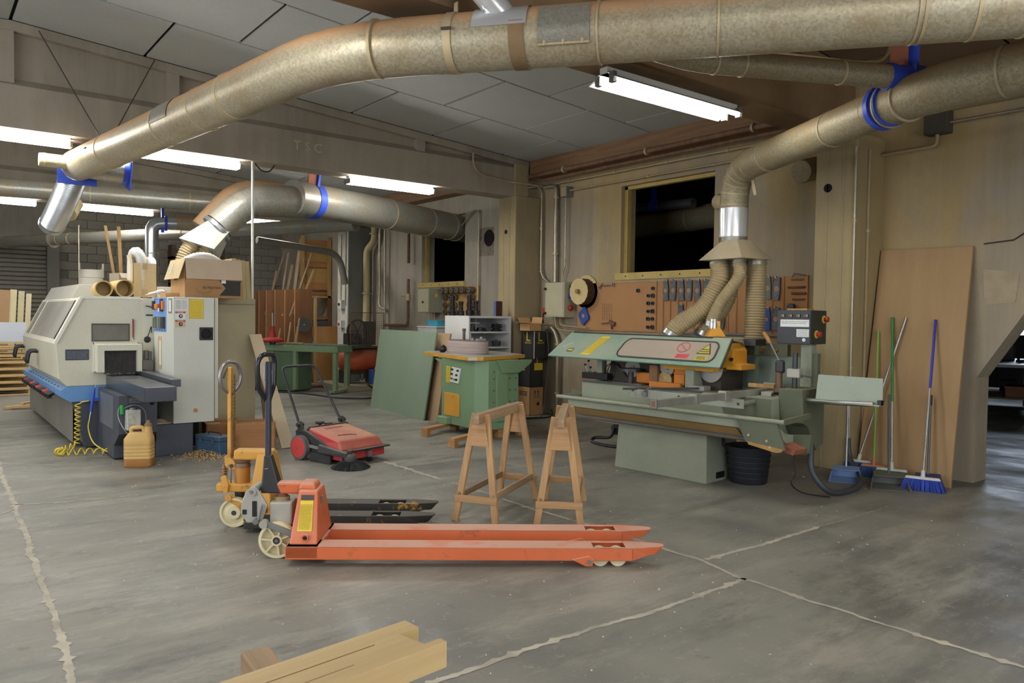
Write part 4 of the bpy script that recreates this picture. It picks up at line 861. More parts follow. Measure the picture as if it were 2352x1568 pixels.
for i, (z, x0, lab) in enumerate(((1.866, 1.86, 'lower grey curved pipe offcut on the hood'), (1.985, 1.87, 'upper grey curved pipe offcut with two prongs'))):
    t = thing('pipe_offcut', lab, 'offcut', (x0, 11.5, z)); r = .145; h = .115 if i == 0 else .105
    a0, a1 = R(150), R(390); vs = []; k_ = 18; b = MB()
    for zz, rr in ((0, r), (h, r), (h, r-.01), (0, r-.01)):
        for j in range(k_+1): a = a0+(a1-a0)*j/k_; vs.append(V(rr*math.cos(a), rr*math.sin(a), zz+(.02*i if j > 12 and zz > 0 else 0)))
    b.add(vs, [(q*(k_+1)+j, q*(k_+1)+j+1, ((q+1) % 4)*(k_+1)+j+1, ((q+1) % 4)*(k_+1)+j) for q in range(4) for j in range(k_)]+[(0, k_+1, 2*(k_+1), 3*(k_+1)), (k_, 4*k_+3, 3*k_+2, 2*k_+1)]).build('curved_wall', mat('offcut_grey', (176, 172, 158), .7, var=.06), t, smooth=40)
    if i:
        for a in (170, 375): MB().bx(r*math.cos(R(a))-.012, r*math.cos(R(a))+.012, r*math.sin(R(a))-.004, r*math.sin(R(a))+.004, h-.01, h+.09).build('prong', MATS['offcut_grey'], t)
M_STICK = wood('stick_wood', (196, 162, 106), (158, 122, 74), 'z')
for i, (a, b_, w, lab) in enumerate((((2.14, 12.1, 2.75), (2.26, 12.0, 1.87), .035, 'slanting wooden stick behind the carton, left one'), ((2.31, 12.1, 2.75), (2.33, 12.0, 1.87), .045, 'upright wooden stick behind the carton, right one'))):
    solo(MB().bar(a, b_, w, .025, (0, 1, 0)), 'wood_stick', M_STICK, lab, 'stick', group='sticks standing on the planer')
solo(MB().cyl((1.842, 12.3, 1.866), (1.842, 12.3, 2.75), .010, seg=8), 'metal_rod', M_GALV, 'thin pale rod standing behind the curved offcuts', 'rod', smooth=40)
lbx = carton('cardboard_box', 'low open grey carton lying behind the right tube', (2.16, 11.0, 1.866), R(12), .24, .3, .17, mat('carton_grey', (176, 164, 142), .85, var=.05), (('front', 40, .1, None),))
for k in range(4):
    solo(MB().box((3.10+k*.06, 9.76+.02*k, 1.72+.245-.004*k), (.05, .55, .49-.008*k), (0, R(-3), 0)), 'stacked_board', wood('board_cream%d' % (k % 2), (206-8*(k % 2), 190-8*(k % 2), 138), (184, 166, 116), 'z'), ('first', 'second', 'third', 'rightmost')[k]+' cream board standing between big box and pole', 'board', group='cream boards standing on the cabinet')
# ------------------------------------------------------------------ pallet trucks
M_ORANGE = mat('truck_orange', (206, 106, 64), .42, var=.07, scale=3, dust=1.6, dustcol=(204, 158, 138), wear=((96, 70, 58), .35))
M_YELLOW = mat('truck_yellow', (200, 148, 64), .48, var=.08, scale=4, dust=.3, dustcol=(206, 178, 124), wear=((92, 70, 44), .5))
M_FORKDK = mat('fork_black', (52, 50, 46), .5, .2, var=.2, scale=3, dust=.35, dustcol=(110, 100, 78), wear=((188, 140, 44), .8))
M_CREAMW = mat('nylon_cream', (214, 204, 166), .45, var=.06, scale=8)
M_HANDLE = mat('handle_navy', (52, 56, 72), .38, var=.1, scale=5)
M_CHROME = mat('worn_chrome', (150, 146, 150), .25, .7, var=.25, scale=9)
M_CASTG = mat('pump_grey', (166, 164, 154), .5, .2, var=.1, scale=8)
def fork(t, y0, y1, L, mt, hole=(.45, .25), z0=.045, z1=.125):
    """channel fork with a roller cut-out and a tapering nose, made of plates"""
    h0, h1 = L-hole[0], L-hole[1]; w = y1-y0; n0 = L-.21; m = MB()
    tip = [(n0, y0), (L-.06, y0+w*.20), (L-.02, y0+w*.27), (L-.004, y0+w*.36), (L, y0+w*.5), (L-.004, y0+w*.64), (L-.02, y0+w*.73), (L-.06, y0+w*.80), (n0, y1)]
    m.bx(-.01, h0, y0, y1, z1-.008, z1); m.bx(h0, h1, y0, y0+.03, z1-.008, z1); m.bx(h0, h1, y1-.03, y1, z1-.008, z1); m.prism([(h1, y0)]+tip+[(h1, y1)], z1-.008, z1, 'z')
    for a in (y0, y1-.008): m.bx(-.01, n0, a, a+.008, z0, z1)
    k = len(tip); vs = [V(x, y, z1) for x, y in tip]+[V(x-(.0 if i in (0, k-1) else .05), y, z0+(0 if i in (0, k-1) else .025)) for i, (x, y) in enumerate(tip)]
    m.add(vs, [(i, i+1, k+i+1, k+i) for i in range(k-1)]+[tuple(range(k, 2*k))])
    o = m.build('fork', mt, t, bevel=.004)
    for i, x in enumerate((L-.405, L-.295)):
        r = MB().cyl((x, y0+.035, .054), (x, y1-.035, .054), .053, seg=20).build('roller', M_CREAMW, o, smooth=40)
        MB().cyl((x, y0+.03, .054), (x, y1-.03, .054), .014, seg=10).build('roller_axle', M_STEEL, r)
    MB().prism([(h0-.14, z0+.01), (h0-.03, z0+.035), (h0+.0, z0+.01), (h0-.01, z0-.03), (h0-.05, z0-.032)], y0-.012, y0+.002, 'y').build('axle_bracket', mt, o, bevel=.004)
    MB().cyl((h0-.03, y0-.016, z0-.005), (h0-.03, y0, z0-.005), .014, seg=10).build('axle_pin', M_STEEL, o)
    MB().bx(h0+.02, h1-.02, y0+.045, y1-.045, z0, z0+.02).build('roller_link', mt, o)
    return o
def spoked_wheel(t, c, r, w, ax, spokes=7):
    o = MB().lathe([(r*.84, 0), (r, 0), (r, w), (r*.84, w), (r*.84, 0)], Vector(c)-Vector(ax)*w/2, ax, 28, cap=False).build('steer_wheel', M_CREAMW, t, smooth=40, bevel=.003)
    MB().lathe([(r*.86, 0), (r*.86, .008)], Vector(c)-Vector(ax)*.004, ax, 24).build('wheel_web', mat('nylon_dull', (196, 186, 150), .5), o)
    MB().lathe([(r*.3, 0), (r*.3, w*1.1)], Vector(c)-Vector(ax)*w*.55, ax, 18).build('wheel_hub', M_CREAMW, o, smooth=40)
    MB().lathe([(r*.2, 0), (r*.2, w*1.14)], Vector(c)-Vector(ax)*w*.57, ax, 16).build('bearing', M_DSTEEL, o, smooth=40); MB().lathe([(r*.08, 0), (r*.08, w*1.25)], Vector(c)-Vector(ax)*w*.625, ax, 12).build('axle_end', M_STEEL, o)
    a = Vector(ax); u = Vector((0, 0, 1)); s = a.cross(u).normalized()
    for k in range(spokes):
        an = 2*PI*k/spokes+.3; d = u*math.cos(an)+s*math.sin(an); MB().bar(Vector(c)+d*r*.25, Vector(c)+d*r*.88, w*.9, .012, d.cross(a)).build('spoke', M_CREAMW, o)
    return o
O0 = (1.938, 4.696, 0); ANG = math.atan2(-.592, .806)
ot = thing('pallet_truck', 'orange pallet truck with very long forks and navy handle', 'pallet truck', O0, ANG)
for y0, y1 in ((-.27, -.11), (.11, .27)): fork(ot, y0, y1, 2.335, M_ORANGE)
tw = MB().hexa([(.0, -.225, .12), (.175, -.225, .12), (.175, .225, .12), (.0, .225, .12), (.03, -.10, .435), (.15, -.10, .435), (.15, .10, .435), (.03, .10, .435)]).build('tower', M_ORANGE, ot, bevel=.012)
MB().hexa([(.02, -.085, .43), (.135, -.085, .43), (.135, .085, .43), (.02, .085, .43), (.03, -.07, .475), (.12, -.07, .475), (.12, .07, .475), (.03, .07, .475)]).build('tower_cap', M_ORANGE, tw, bevel=.015)
MB().bx(-.19, .06, -.045, .045, .395, .47).build('lift_arm', M_ORANGE, tw, bevel=.014)
MB().bx(-.01, .19, -.27, .27, .05, .125).build('heel_plate', M_ORANGE, ot, bevel=.006)
# label, small emblem and pivot bush on the tower
def side(x, z): # near flank of the tower leans inward
    f = (z-.12)/.315; return V(x, -.225+.125*f-.003, z)
sl_ = MB().hexa([side(.045, .20), side(.135, .20), side(.13, .375), side(.05, .375), side(.045, .20)+V(0, -.002, 0), side(.135, .20)+V(0, -.002, 0), side(.13, .375)+V(0, -.002, 0), side(.05, .375)+V(0, -.002, 0)]).build('warning_label', M_YSTICK, tw)
MB().hexa([side(.05, .379), side(.132, .379), side(.13, .408), side(.052, .408), side(.05, .379)+V(0, -.002, 0), side(.132, .379)+V(0, -.002, 0), side(.13, .408)+V(0, -.002, 0), side(.052, .408)+V(0, -.002, 0)]).build('label_header', mat('label_dark', (70, 66, 62), .5), tw)
textlines(sl_, side(.052, .21)+V(0, -.003, 0), XA, V(0, .32, .95), .075, .155, 18, mat('faded_print', (168, 142, 40), .6), .35)
MB().lathe([(.022, 0), (.022, .02), (.014, .02), (.014, .004)], side(.10, .165)+V(0, .004, 0), (0, -1, 0), 16).build('pivot_bush', M_ORANGE, tw, smooth=40); MB().lathe([(.013, 0), (.013, .012)], side(.10, .165), (0, -1, 0), 12).build('bush_hole', M_BLACK, tw)
MB().box((.162, -.03, .36), (.006, .03, .05), (0, .06, 0)).build('emblem', M_GREYPL, tw)
# pump, linkage, wheels
pp = MB().bx(-.16, -.02, -.07, .07, .20, .35).build('pump_body', M_CASTG, ot, bevel=.012)
MB().prism([(-.30, .43), (-.25, .455), (-.21, .40), (-.17, .33), (-.21, .22), (-.30, .22), (-.34, .28), (-.33, .36)], -.085, -.06, 'y').build('linkage_plate', M_CASTG, pp, bevel=.006)
MB().cyl((-.265, -.10, .42), (-.265, .09, .42), .028).build('handle_pivot', M_CASTG, pp, smooth=40); MB().cyl((-.265, -.106, .42), (-.265, -.09, .42), .012).build('pivot_bolt', M_STEEL, pp)
MB().bx(-.265, -.235, -.09, -.083, .26, .36).build('slot', M_BLACK, pp, bevel=.01); MB().bx(-.325, -.30, -.089, -.084, .275, .305).build('slot', M_BLACK, pp)
MB().bar((-.225, -.098, .23), (-.20, -.098, .34), .012, .014, (0, 1, 0)).build('release_lever', M_STEEL, pp, bevel=.003); MB().cyl((-.235, -.12, .235), (-.235, -.08, .235), .018).build('lever_bush', M_STEEL, pp, smooth=40)
MB().cyl((-.10, 0, .35), (-.10, 0, .41), .035).build('ram', mat('ram_brown', (120, 78, 58), .6), pp, smooth=40); MB().cyl((-.10, 0, .345), (-.10, 0, .375), .05).build('ram_collar', mat('ram_dust', (150, 132, 98), .8), pp, smooth=40)
MB().bx(-.18, -.04, -.05, .05, .15, .2).build('steer_yoke', M_CASTG, pp, bevel=.01)
MB().bar((-.17, -.12, .225), (.05, -.12, .14), .03, .035).build('push_rod', M_GREYPL, pp, bevel=.006); MB().cyl((-.18, -.145, .225), (-.18, -.1, .225), .026).build('rod_bush', M_CASTG, pp, smooth=40)
for y in (-.085, .03): spoked_wheel(ot, (-.105, y, .115), .115, .05, (0, 1, 0))
# navy handle with looped grip
hd = MB().bar((-0.190, 0, .40), (-0.190, 0, 1.24), .03, .05, (0, 1, 0)).build('handle_shaft', M_HANDLE, ot, bevel=.006)
MB().hexa([(-0.225, -.05, .40), (-0.095, -.05, .40), (-0.095, .05, .40), (-0.225, .05, .40), (-0.210, -.03, .64), (-0.165, -.03, .64), (-0.165, .03, .64), (-0.210, .03, .64)]).build('handle_yoke', mat('yoke_black', (40, 40, 42), .5), hd, bevel=.01)
gl = fillet([(-0.200, 0, .98), (-0.235, -.075, 1.08), (-0.235, -.085, 1.24), (-0.215, -.06, 1.285), (-0.180, .06, 1.285), (-0.175, .085, 1.24), (-0.175, .075, 1.08), (-0.190, .0, .98)], .035, 4)
MB().tube(gl, .016, 10).build('grip_loop', mat('grip_dark', (44, 44, 50), .22, .3), hd, smooth=50)
MB().bx(-.215, -.195, -.018, .018, 1.12, 1.22).build('grip_lever', M_STEEL, hd, bevel=.004); MB().tube([(-0.210, 0, .60), (-0.215, -.028, .55), (-0.175, -.05, .56)], .003, 6).build('tie_wire', M_STEEL, hd)

yt = thing('pallet_truck', 'yellow pallet truck with black forks behind the orange one', 'pallet truck', (1.972, 5.552, 0), ANG)
for y0, y1 in ((-.26, -.10), (.10, .26)): fork(yt, y0, y1, 1.33, M_FORKDK)
tw = MB().hexa([(.0, -.235, .10), (.17, -.235, .10), (.17, .235, .10), (.0, .235, .10), (.03, -.09, .525), (.13, -.09, .525), (.13, .09, .525), (.03, .09, .525)]).build('tower', M_YELLOW, yt, bevel=.008)
MB().bx(-.15, .13, -.055, .055, .475, .55).build('lift_arm', M_YELLOW, tw, bevel=.014)
MB().bx(-.01, .19, -.265, .265, .03, .105).build('heel_plate', M_FORKDK, yt, bevel=.006)
f = lambda x, z: V(x, -.235+.145*(z-.10)/.465-.003, z)
MB().cyl(f(.12, .16), f(.12, .16)+V(0, -.02, 0), .024).build('pivot_bolt', mat('bolt_brown', (104, 72, 50), .6, .3), tw, smooth=40)
pp = MB().cyl((-.10, 0, .30), (-.10, 0, .43), .055, seg=20).build('pump_cylinder', mat('cylinder_ochre', (178, 120, 48), .5, var=.12), yt, smooth=40)
MB().lathe([(.058, 0), (.058, .02), (.05, .03), (.058, .04), (.058, .055)], (-.10, 0, .42), (0, 0, 1), 18).build('gland', mat('gland_brown', (118, 92, 72), .5, .3), pp, smooth=40); MB().cyl((-.10, 0, .47), (-.10, 0, .5), .026).build('ram', M_STEEL, pp, smooth=40)
MB().bx(-.27, .0, -.07, .07, .245, .305).build('pump_base', M_YELLOW, pp, bevel=.01)
MB().prism([(-.23, .36), (-.19, .37), (-.17, .30), (-.18, .24), (-.21, .24), (-.22, .30)], -.09, -.07, 'y').build('base_bracket', M_YELLOW, pp, bevel=.006)
m = MB(); cl = [V(-.235+.022*math.cos(a), .022*math.sin(a), .305+.11*i/60) for i in range(61) for a in (2*PI*6*i/60,)]
m.tube(cl, .005, 6).build('spring', mat('spring_rust', (150, 108, 62), .5, .4), pp, smooth=60); MB().cyl((-.235, 0, .3), (-.235, 0, .43), .012).build('plunger', M_STEEL, pp); MB().cyl((-.175, -.03, .3), (-.175, -.03, .42), .006).build('release_rod', M_STEEL, pp)
MB().bar((-.17, -.09, .215), (-.02, -.10, .12), .02, .05).build('push_link', M_YELLOW, yt, bevel=.006); MB().cyl((-.165, -.12, .212), (-.165, -.07, .212), .024).build('link_pin', M_YELLOW, yt, smooth=40)
MB().cyl((-.12, 0, .12), (-.12, 0, .25), .035).build('steer_post', M_DSTEEL, yt)
for y in (-.085, .035): 
    o = MB().lathe([(.02, .06), (.045, .06), (.05, .045), (.085, .04), (.09, .055), (.105, .055), (.105, 0), (.02, 0)], (-.125, y+.03, .105), (0, -1, 0), 28).build('steer_wheel', M_CREAMW, yt, smooth=40)
    MB().cyl((-.125, y-.032, .105), (-.125, y-.028, .105), .018).build('wheel_axle', M_DSTEEL, o)
hd = MB().bar((-0.190, 0, .46), (-0.190, 0, 1.15), .026, .052, (0, 1, 0)).build('handle_shaft', M_YELLOW, yt, bevel=.005)
MB().prism([(-0.225, .50), (-.2, .50), (-0.140, .45), (-0.140, .41), (-0.175, .39), (-0.217, .42)], -.03, .03, 'y').build('handle_yoke', M_YELLOW, hd, bevel=.006); MB().cyl((-0.170, -.036, .43), (-0.170, .036, .43), .014).build('yoke_bolt', M_DSTEEL, hd, smooth=40)
gl = fillet([(-0.195, -.005, .955), (-0.230, -.06, 1.0), (-0.245, -.08, 1.09), (-0.225, -.05, 1.17), (-0.190, 0, 1.195), (-0.155, .05, 1.17), (-0.135, .08, 1.09), (-0.150, .06, 1.0), (-0.183, .005, .955)], .05, 4)
MB().tube(gl, .013, 10).build('grip_loop', M_CHROME, hd, smooth=50)
MB().tube([(-0.205, -.01, 1.15), (-0.217, -.035, 1.11), (-0.225, -.045, 1.07)], .006, 6).build('release_trigger', M_DSTEEL, hd)
lk = MB().tube([V(-0.160, .0, z) for z in (.50, .8, 1.1)], .004, 6)
for k in range(24): lk.box((-0.160, 0, .50+k*.025), (.016, .008, .012), (0, 0, (k % 2)*1.5))
lk.build('control_chain', mat('chain_brown', (104, 80, 44), .5, .4), hd)['kind'] = 'stuff'

# ------------------------------------------------------------------ sawhorses and the notched timber
M_PINE = wood('sawhorse_pine', (196, 160, 114), (160, 122, 82), 'z', dust=.15); M_PINEX = wood('sawhorse_beam', (172, 144, 110), (116, 92, 68), 'x', dust=.25); M_PINEY = wood('sawhorse_rail', (196, 158, 112), (160, 122, 82), 'y')
def sawhorse(label, loc, rotz):
    t = thing('sawhorse', label, 'sawhorse', loc, rotz, 'wooden sawhorses'); H = .82; B = .45; S = .165
    MB().box((0, 0, H-.0375), (.95, .062, .075)).build('top_beam', M_PINEX, t, bevel=.005)
    for sx in (-1, 1):
        for sy in (-1, 1):
            MB().bar((sx*(B+.0), sy*S, 0), (sx*(B-.09), sy*.047, H-.01), .05, .032, (sx, 0, .1)).build('leg', M_PINE, t, bevel=.003)
        x = sx*(B-.055); MB().hexa([(x-.012, -.082, H-.25), (x+.012, -.082, H-.25), (x+.012, .082, H-.25), (x-.012, .082, H-.25), (x-.012, -.05, H-.07), (x+.012, -.05, H-.07), (x+.012, .05, H-.07), (x-.012, .05, H-.07)]).build('gusset', M_PINEY, t, bevel=.002)
        x = sx*(B-.005); MB().box((x, 0, .175), (.022, 2*S*.86+.06, .05)).build('end_rail', M_PINEY, t, bevel=.002)
    for sy in (-1, 1): MB().box((0, sy*(S*.83), .195), (2*B+.0, .022, .05), (sy*.13, 0, 0)).build('side_rail', M_PINEX, t, bevel=.002)
    return t
s1 = sawhorse('wooden sawhorse seen from its side, left of the two in the middle', (3.68, 4.86, 0), R(31))
dup(s1, (4.012, 4.462, 0), R(45.5), 'wooden sawhorse seen end-on, right of the two in the middle')
dup(s1, (.545, 1.16, 0), R(86), 'wooden sawhorse under the notched timber at the bottom edge')
M_OAK = wood('pale_timber', (192, 168, 120), (166, 140, 96), 'x', .6, 5); 
tm = MB(); W2 = .074; zt = .055
tm.prism([(-1.6, -W2), (.0, -W2), (.0, -W2+.023), (-.042, -W2+.023), (-.05, W2-.05), (.003, W2-.05), (.003, W2), (-1.6, W2)], 0, zt, 'z')
o = solo(tm, 'notched_timber', M_OAK, 'thick pale timber with a notched end in the near foreground', 'timber', bevel=.0015); o.location = (.855, 1.382, .8205); o.rotation_euler = (0, 0, R(6.9))
m = MB().bx(-1.2, -.12, .012, .0145, zt, zt+.0005).bx(-.9, -.2, -.035, -.034, zt, zt+.0005); m.build('drying_crack', mat('crack_brown', (120, 92, 56), .9), o)

# ------------------------------------------------------------------ push sweeper
M_SWRED = mat('sweeper_red', (178, 58, 60), .5, var=.08, scale=3, dust=.85, dustcol=(188, 152, 122)); M_SWBLK = mat('sweeper_black', (46, 46, 46), .6, var=.15, dust=.75, dustcol=(126, 118, 104))
sw_ang = math.atan2(-.963, .27)
sp = thing('push_sweeper', 'red and black push sweeper with tall tube handle and round side brush', 'sweeper', (3.545, 7.825, 0), sw_ang)
# local x forwards, y to the machine's left (camera side is -y .. +y follows)
MB().prism([(-.12, .06), (-.14, .30), (-.02, .315), (.06, .30), (.44, .16), (.44, .09), (.4, .05)], -.30, .30, 'y').build('chassis', M_SWBLK, sp, bevel=.012)
hp = MB().hexa([(.02, -.275, .16), (.60, -.31, .14), (.60, .31, .14), (.02, .275, .16), (.03, -.265, .335), (.53, -.27, .245), (.53, .27, .245), (.03, .265, .335)]).build('hopper', M_SWRED, sp, bevel=.02)
MB().hexa([(.45, -.30, .045), (.61, -.30, .045), (.61, .30, .045), (.45, .30, .045), (.45, -.30, .14), (.60, -.30, .14), (.60, .30, .14), (.45, .30, .14)]).build('hopper_skirt', M_SWRED, hp, bevel=.01)
def onhop(x, y, o=.0): return V(x, y, .335-(x-.03)*.18+o)
MB().hexa([onhop(.12, -.12, -.02), onhop(.15, -.12, -.02), onhop(.15, .12, -.02), onhop(.12, .12, -.02), onhop(.12, -.12, .002), onhop(.15, -.12, .002), onhop(.15, .12, .002), onhop(.12, .12, .002)]).build('hopper_grip', mat('grip_brown', (120, 90, 72), .8), hp)  # one brown tone for the grip strip and the crack
MB().tube([onhop(.38, -.16, .004), onhop(.40, .0, .004), onhop(.44, .05, .004)], .004, 6).build('crack', mat('grip_brown', (120, 90, 72), .8), hp)
MB().tube(fillet([(.04, -.28, .24), (.04, -.28, .335), (.04, .28, .335), (.04, .28, .24)], .03, 4), .010, 8).build('hopper_seal', M_SWBLK, hp, smooth=50)
MB().bx(.55, .645, -.33, .35, .128, .148).build('bumper', M_SWBLK, sp, bevel=.008)
for s in (-1, 1):
    w = MB().lathe([(.13, 0), (.13, .055), (.10, .06), (.10, 0)], (0, s*.315, .13), (0, s, 0), 32).build('drive_wheel', mat('tyre_grey', (92, 92, 90), .8, var=.1), sp, smooth=40)
    MB().lathe([(.112, 0), (.108, .008), (.0, .014)], (0, s*.368, .13), (0, s, 0), 28, cap=False).build('wheel_cover', mat('wheel_red', (196, 66, 62), .45, var=.06), w, smooth=40)
    MB().lathe([(.01, 0), (.01, .006)], (0, s*.38, .13), (0, s, 0), 10).build('axle_cap', M_STEEL, w)
    ft = MB().hexa([(-.10, s*.27, .28), (.0, s*.27, .28), (.0, s*.31, .28), (-.10, s*.31, .28), (-.09, s*.28, .40), (-.05, s*.28, .40), (-.05, s*.30, .40), (-.09, s*.30, .40)]).build('handle_socket', M_SWBLK, sp, bevel=.006)
    MB().cyl((-.07, s*.25, .36), (-.07, s*.33, .36), .022, seg=12).build('clamp_knob', M_SWBLK, ft)
MB().tube(fillet([(-.05, -.29, .30), (-.46, -.23, .93), (-.475, -.17, .955), (-.475, .17, .955), (-.46, .23, .93), (-.05, .29, .30)], .06, 5), .0135, 10).build('push_handle', mat('handle_black', (58, 58, 62), .4, .3, var=.15), sp, smooth=50)
MB().lathe([(.045, 0), (.05, .012), (.045, .025)], (-.06, -.03, .345), (0, 0, 1), 16).cyl((-.06, -.03, .30), (-.06, -.03, .35), .018).build('height_knob', M_SWBLK, sp, smooth=40); MB().box((-.05, .08, .33), (.05, .08, .03)).build('latch', M_SWBLK, sp, bevel=.006)
# camera-side arm, brush and caster: local -y is the camera's left
arm = MB().hexa([(.30, -.33, .12), (.34, -.40, .12), (.74, -.36, .10), (.72, -.30, .10), (.30, -.33, .20), (.34, -.38, .20), (.74, -.36, .15), (.72, -.30, .15)]).build('brush_arm', M_SWBLK, sp, bevel=.008)
MB().lathe([(.07, 0), (.07, .02), (.05, .06), (.04, .07)], (.74, -.30, .07), (0, 0, 1), 18).build('brush_hub', M_SWBLK, arm, smooth=40); MB().lathe([(.03, 0), (.035, .02), (.03, .03)], (.73, -.30, .15), (0, 0, 1), 12).build('brush_knob', M_SWBLK, arm, smooth=40)
b = MB()
for k in range(260):
    a = rnd.uniform(0, 2*PI); r0 = rnd.uniform(.03, .065); r1 = rnd.uniform(.17, .20); p0 = V(.74+r0*math.cos(a), -.30+r0*math.sin(a), .075); a2 = a+rnd.uniform(-.1, .1); p1 = V(.74+r1*math.cos(a2), -.30+r1*math.sin(a2), .006)
    pm_ = (p0+p1)/2+V(0, 0, .012); b.tube([p0, pm_, p1], .0028, 4, caps=False)
b.build('brush_bristles', mat('bristle_black', (32, 32, 34), .7), arm)['kind'] = 'stuff'
MB().lathe([(.185, .004), (.15, .03), (.05, .06)], (.74, -.30, 0), (0, 0, 1), 28).build('bristle_core', mat('bristle_core', (36, 36, 38), .85), arm)
cs = MB().bx(.60, .66, .02, .07, .055, .12).build('caster_fork', M_STEEL, sp, bevel=.004); MB().cyl((.645, .03, .03), (.645, .06, .03), .03, seg=14).build('caster_wheel', M_BLACK, cs, smooth=40)
MB().bar((.06, -.325, .16), (.34, -.335, .15), .012, .03).build('side_rail', M_GREYPL, sp); MB().bx(.15, .48, -.345, -.325, .015, .09).build('side_flap', M_SWBLK, sp)
# ------------------------------------------------------------------ tenoning saw against the long wall
M_SAGE = mat('machine_sage', (146, 152, 132), .55, var=.06, scale=2.5, fine=.15, dust=.3, dustcol=(160, 156, 130))
M_SAGED = mat('machine_olive', (98, 104, 84), .6, var=.1, scale=3, dust=.3)
M_TEAL = mat('cover_green', (112, 148, 132), .42, var=.05, scale=2, dust=.55, dustcol=(184, 178, 152))
M_GUARD = mat('guard_yellow', (222, 156, 44), .5, var=.06, dust=.25)
M_ORG = mat('unit_orange', (204, 124, 44), .55, var=.1, dust=.3)
M_ALU = mat('fence_aluminium', (168, 168, 156), .42, .55, var=.12, scale=9)
M_SAWDUST = mat('packed_sawdust', (172, 136, 80), .95, var=.12, scale=8, bump=.4)
M_BLADE = mat('saw_blade', (178, 180, 178), .28, .85, var=.08, scale=6)
M_WINDOWG = mat('cover_window', (172, 158, 142), .3, var=.06, scale=3)
tn = thing('tenoning_machine', 'green and grey tenoning saw with long hinged cover by the wall', 'machine', (5.44, 6.13, 0), math.atan2(-.996, .0885))
T = lambda mb, name, m, parent=None, **k: mb.build(name, m, parent or tn, **k)
ped = T(MB().hexa([(.58, .25, 0), (1.68, .25, 0), (1.68, .80, 0), (.58, .80, 0), (.62, .27, .56), (1.66, .27, .56), (1.66, .80, .56), (.62, .80, .56)]), 'pedestal', M_SAGE, bevel=.006)
T(MB().bx(1.679, 1.684, .42, .56, .03, .09), 'pedestal_slot', M_BLACK, ped)
bd = T(MB().bx(.15, 2.34, .2, .95, .50, .862), 'bed', M_SAGE, bevel=.008)
T(MB().bx(.16, 1.64, .19, .235, .858, .872), 'bed_edge_strip', mat('edge_steel', (120, 122, 118), .3, .7, var=.1), bd)
T(MB().hexa([(1.95, .195, .52), (2.34, .195, .52), (2.34, .2, .52), (1.95, .2, .52), (1.82, .195, .86), (2.34, .195, .86), (2.34, .2, .86), (1.82, .2, .86)]), 'bed_end_plate', M_SAGED, bd)
tr = T(MB().prism([(.02, .70), (.02, .61), (.17, .50), (.32, .465), (.32, .56), (.2, .56), (.06, .64)], .12, 2.5, 'x'), 'chip_tray', M_SAGE, bevel=.004)
T(MB().hexa([(.14, .012, .60), (2.12, .012, .60), (2.12, .02, .60), (.14, .02, .60), (.14, .10, .533), (2.12, .10, .533), (2.12, .11, .54), (.14, .11, .54)]), 'sawdust_ledge', M_SAWDUST, tr)
T(MB().tube([(.13, .165, .495), (2.2, .165, .495)], .022, 10), 'tray_lip', mat('lip_grey', (112, 102, 92), .7, var=.15), tr, smooth=40)
T(MB().prism([(2.12, .70), (2.5, .70), (2.58, .47), (2.5, .44), (2.22, .50)], -.002, .02, 'y'), 'tray_end_plate', M_SAGED, tr)
T(MB().prism([(2.24, .505), (2.57, .475), (2.55, .45), (2.5, .44), (2.25, .48)], -.008, .0, 'y'), 'tray_end_dust', M_SAWDUST, tr)
for x, z in ((2.25, .56), (2.42, .53), (2.45, .48)): T(MB().cyl((x, -.012, z), (x, .0, z), .012, seg=8), 'bolt', M_BAND, tr)
rl = T(MB().tube([(-.02, 0, .70), (2.57, 0, .70)], .02, 12), 'front_rail', mat('rail_greygreen', (142, 150, 132), .5, .1, var=.08, dust=.4), smooth=40)
T(MB().bar((0, 0, .70), (.15, .24, .735), .03, .03).bx(-.02, .16, .22, .25, .70, .76), 'rail_bracket', M_SAGED, rl); T(MB().bar((2.56, 0, .70), (2.6, .38, .73), .03, .045), 'rail_bracket', M_SAGED, rl)
lg = T(MB().prism([(.32, .95), (.75, .95), (.75, .45), (.62, .40), (.45, .62), (.36, .66)], 2.34, 2.56, 'x'), 'end_frame', M_SAGED, bevel=.006)
T(MB().prism([(2.44, .55), (2.66, .58), (2.64, .42), (2.55, .40)], .3, .36, 'y'), 'foot_bracket', M_SAGED, lg); T(MB().prism([(2.50, .50), (2.62, .46), (2.60, .42), (2.50, .44)], .1, .3, 'y'), 'tray_spout', M_REDBR, lg)
# carriage: plate, long fence, side arm, flap and clamp
cg = T(MB().bx(.99, 2.21, -.03, -.02, .78, .862), 'carriage_plate', mat('plate_pale', (158, 162, 148), .5, .2, var=.06, wear=((110, 108, 92), .5)), bevel=.003)
for x, z in ((1.02, .85), (1.55, .83), (2.16, .82)): T(MB().cyl((x, -.036, z), (x, -.03, z), .012, seg=8), 'bolt', M_DSTEEL, cg)
fn = T(MB().bx(2.035, 2.085, -1.10, .95, .855, .915), 'long_fence', M_ALU, bevel=.003)
for a, b in ((.868, .875), (.893, .90)): T(MB().bx(2.030, 2.036, -1.09, .94, a, b), 'fence_groove', mat('groove_dark', (86, 84, 76), .5), fn)
T(MB().bx(2.028, 2.092, -1.115, -1.10, .848, .922), 'fence_end_cap', M_STEEL, fn, bevel=.003); T(MB().bx(2.045, 2.075, -1.118, -1.114, .865, .905), 'end_opening', mat('rust_dust', (142, 98, 60), .9), fn)
for y in (-.55, -.1): T(MB().bx(2.02, 2.10, y-.03, y+.03, .845, .93), 'fence_stop', M_ALU, fn, bevel=.004)
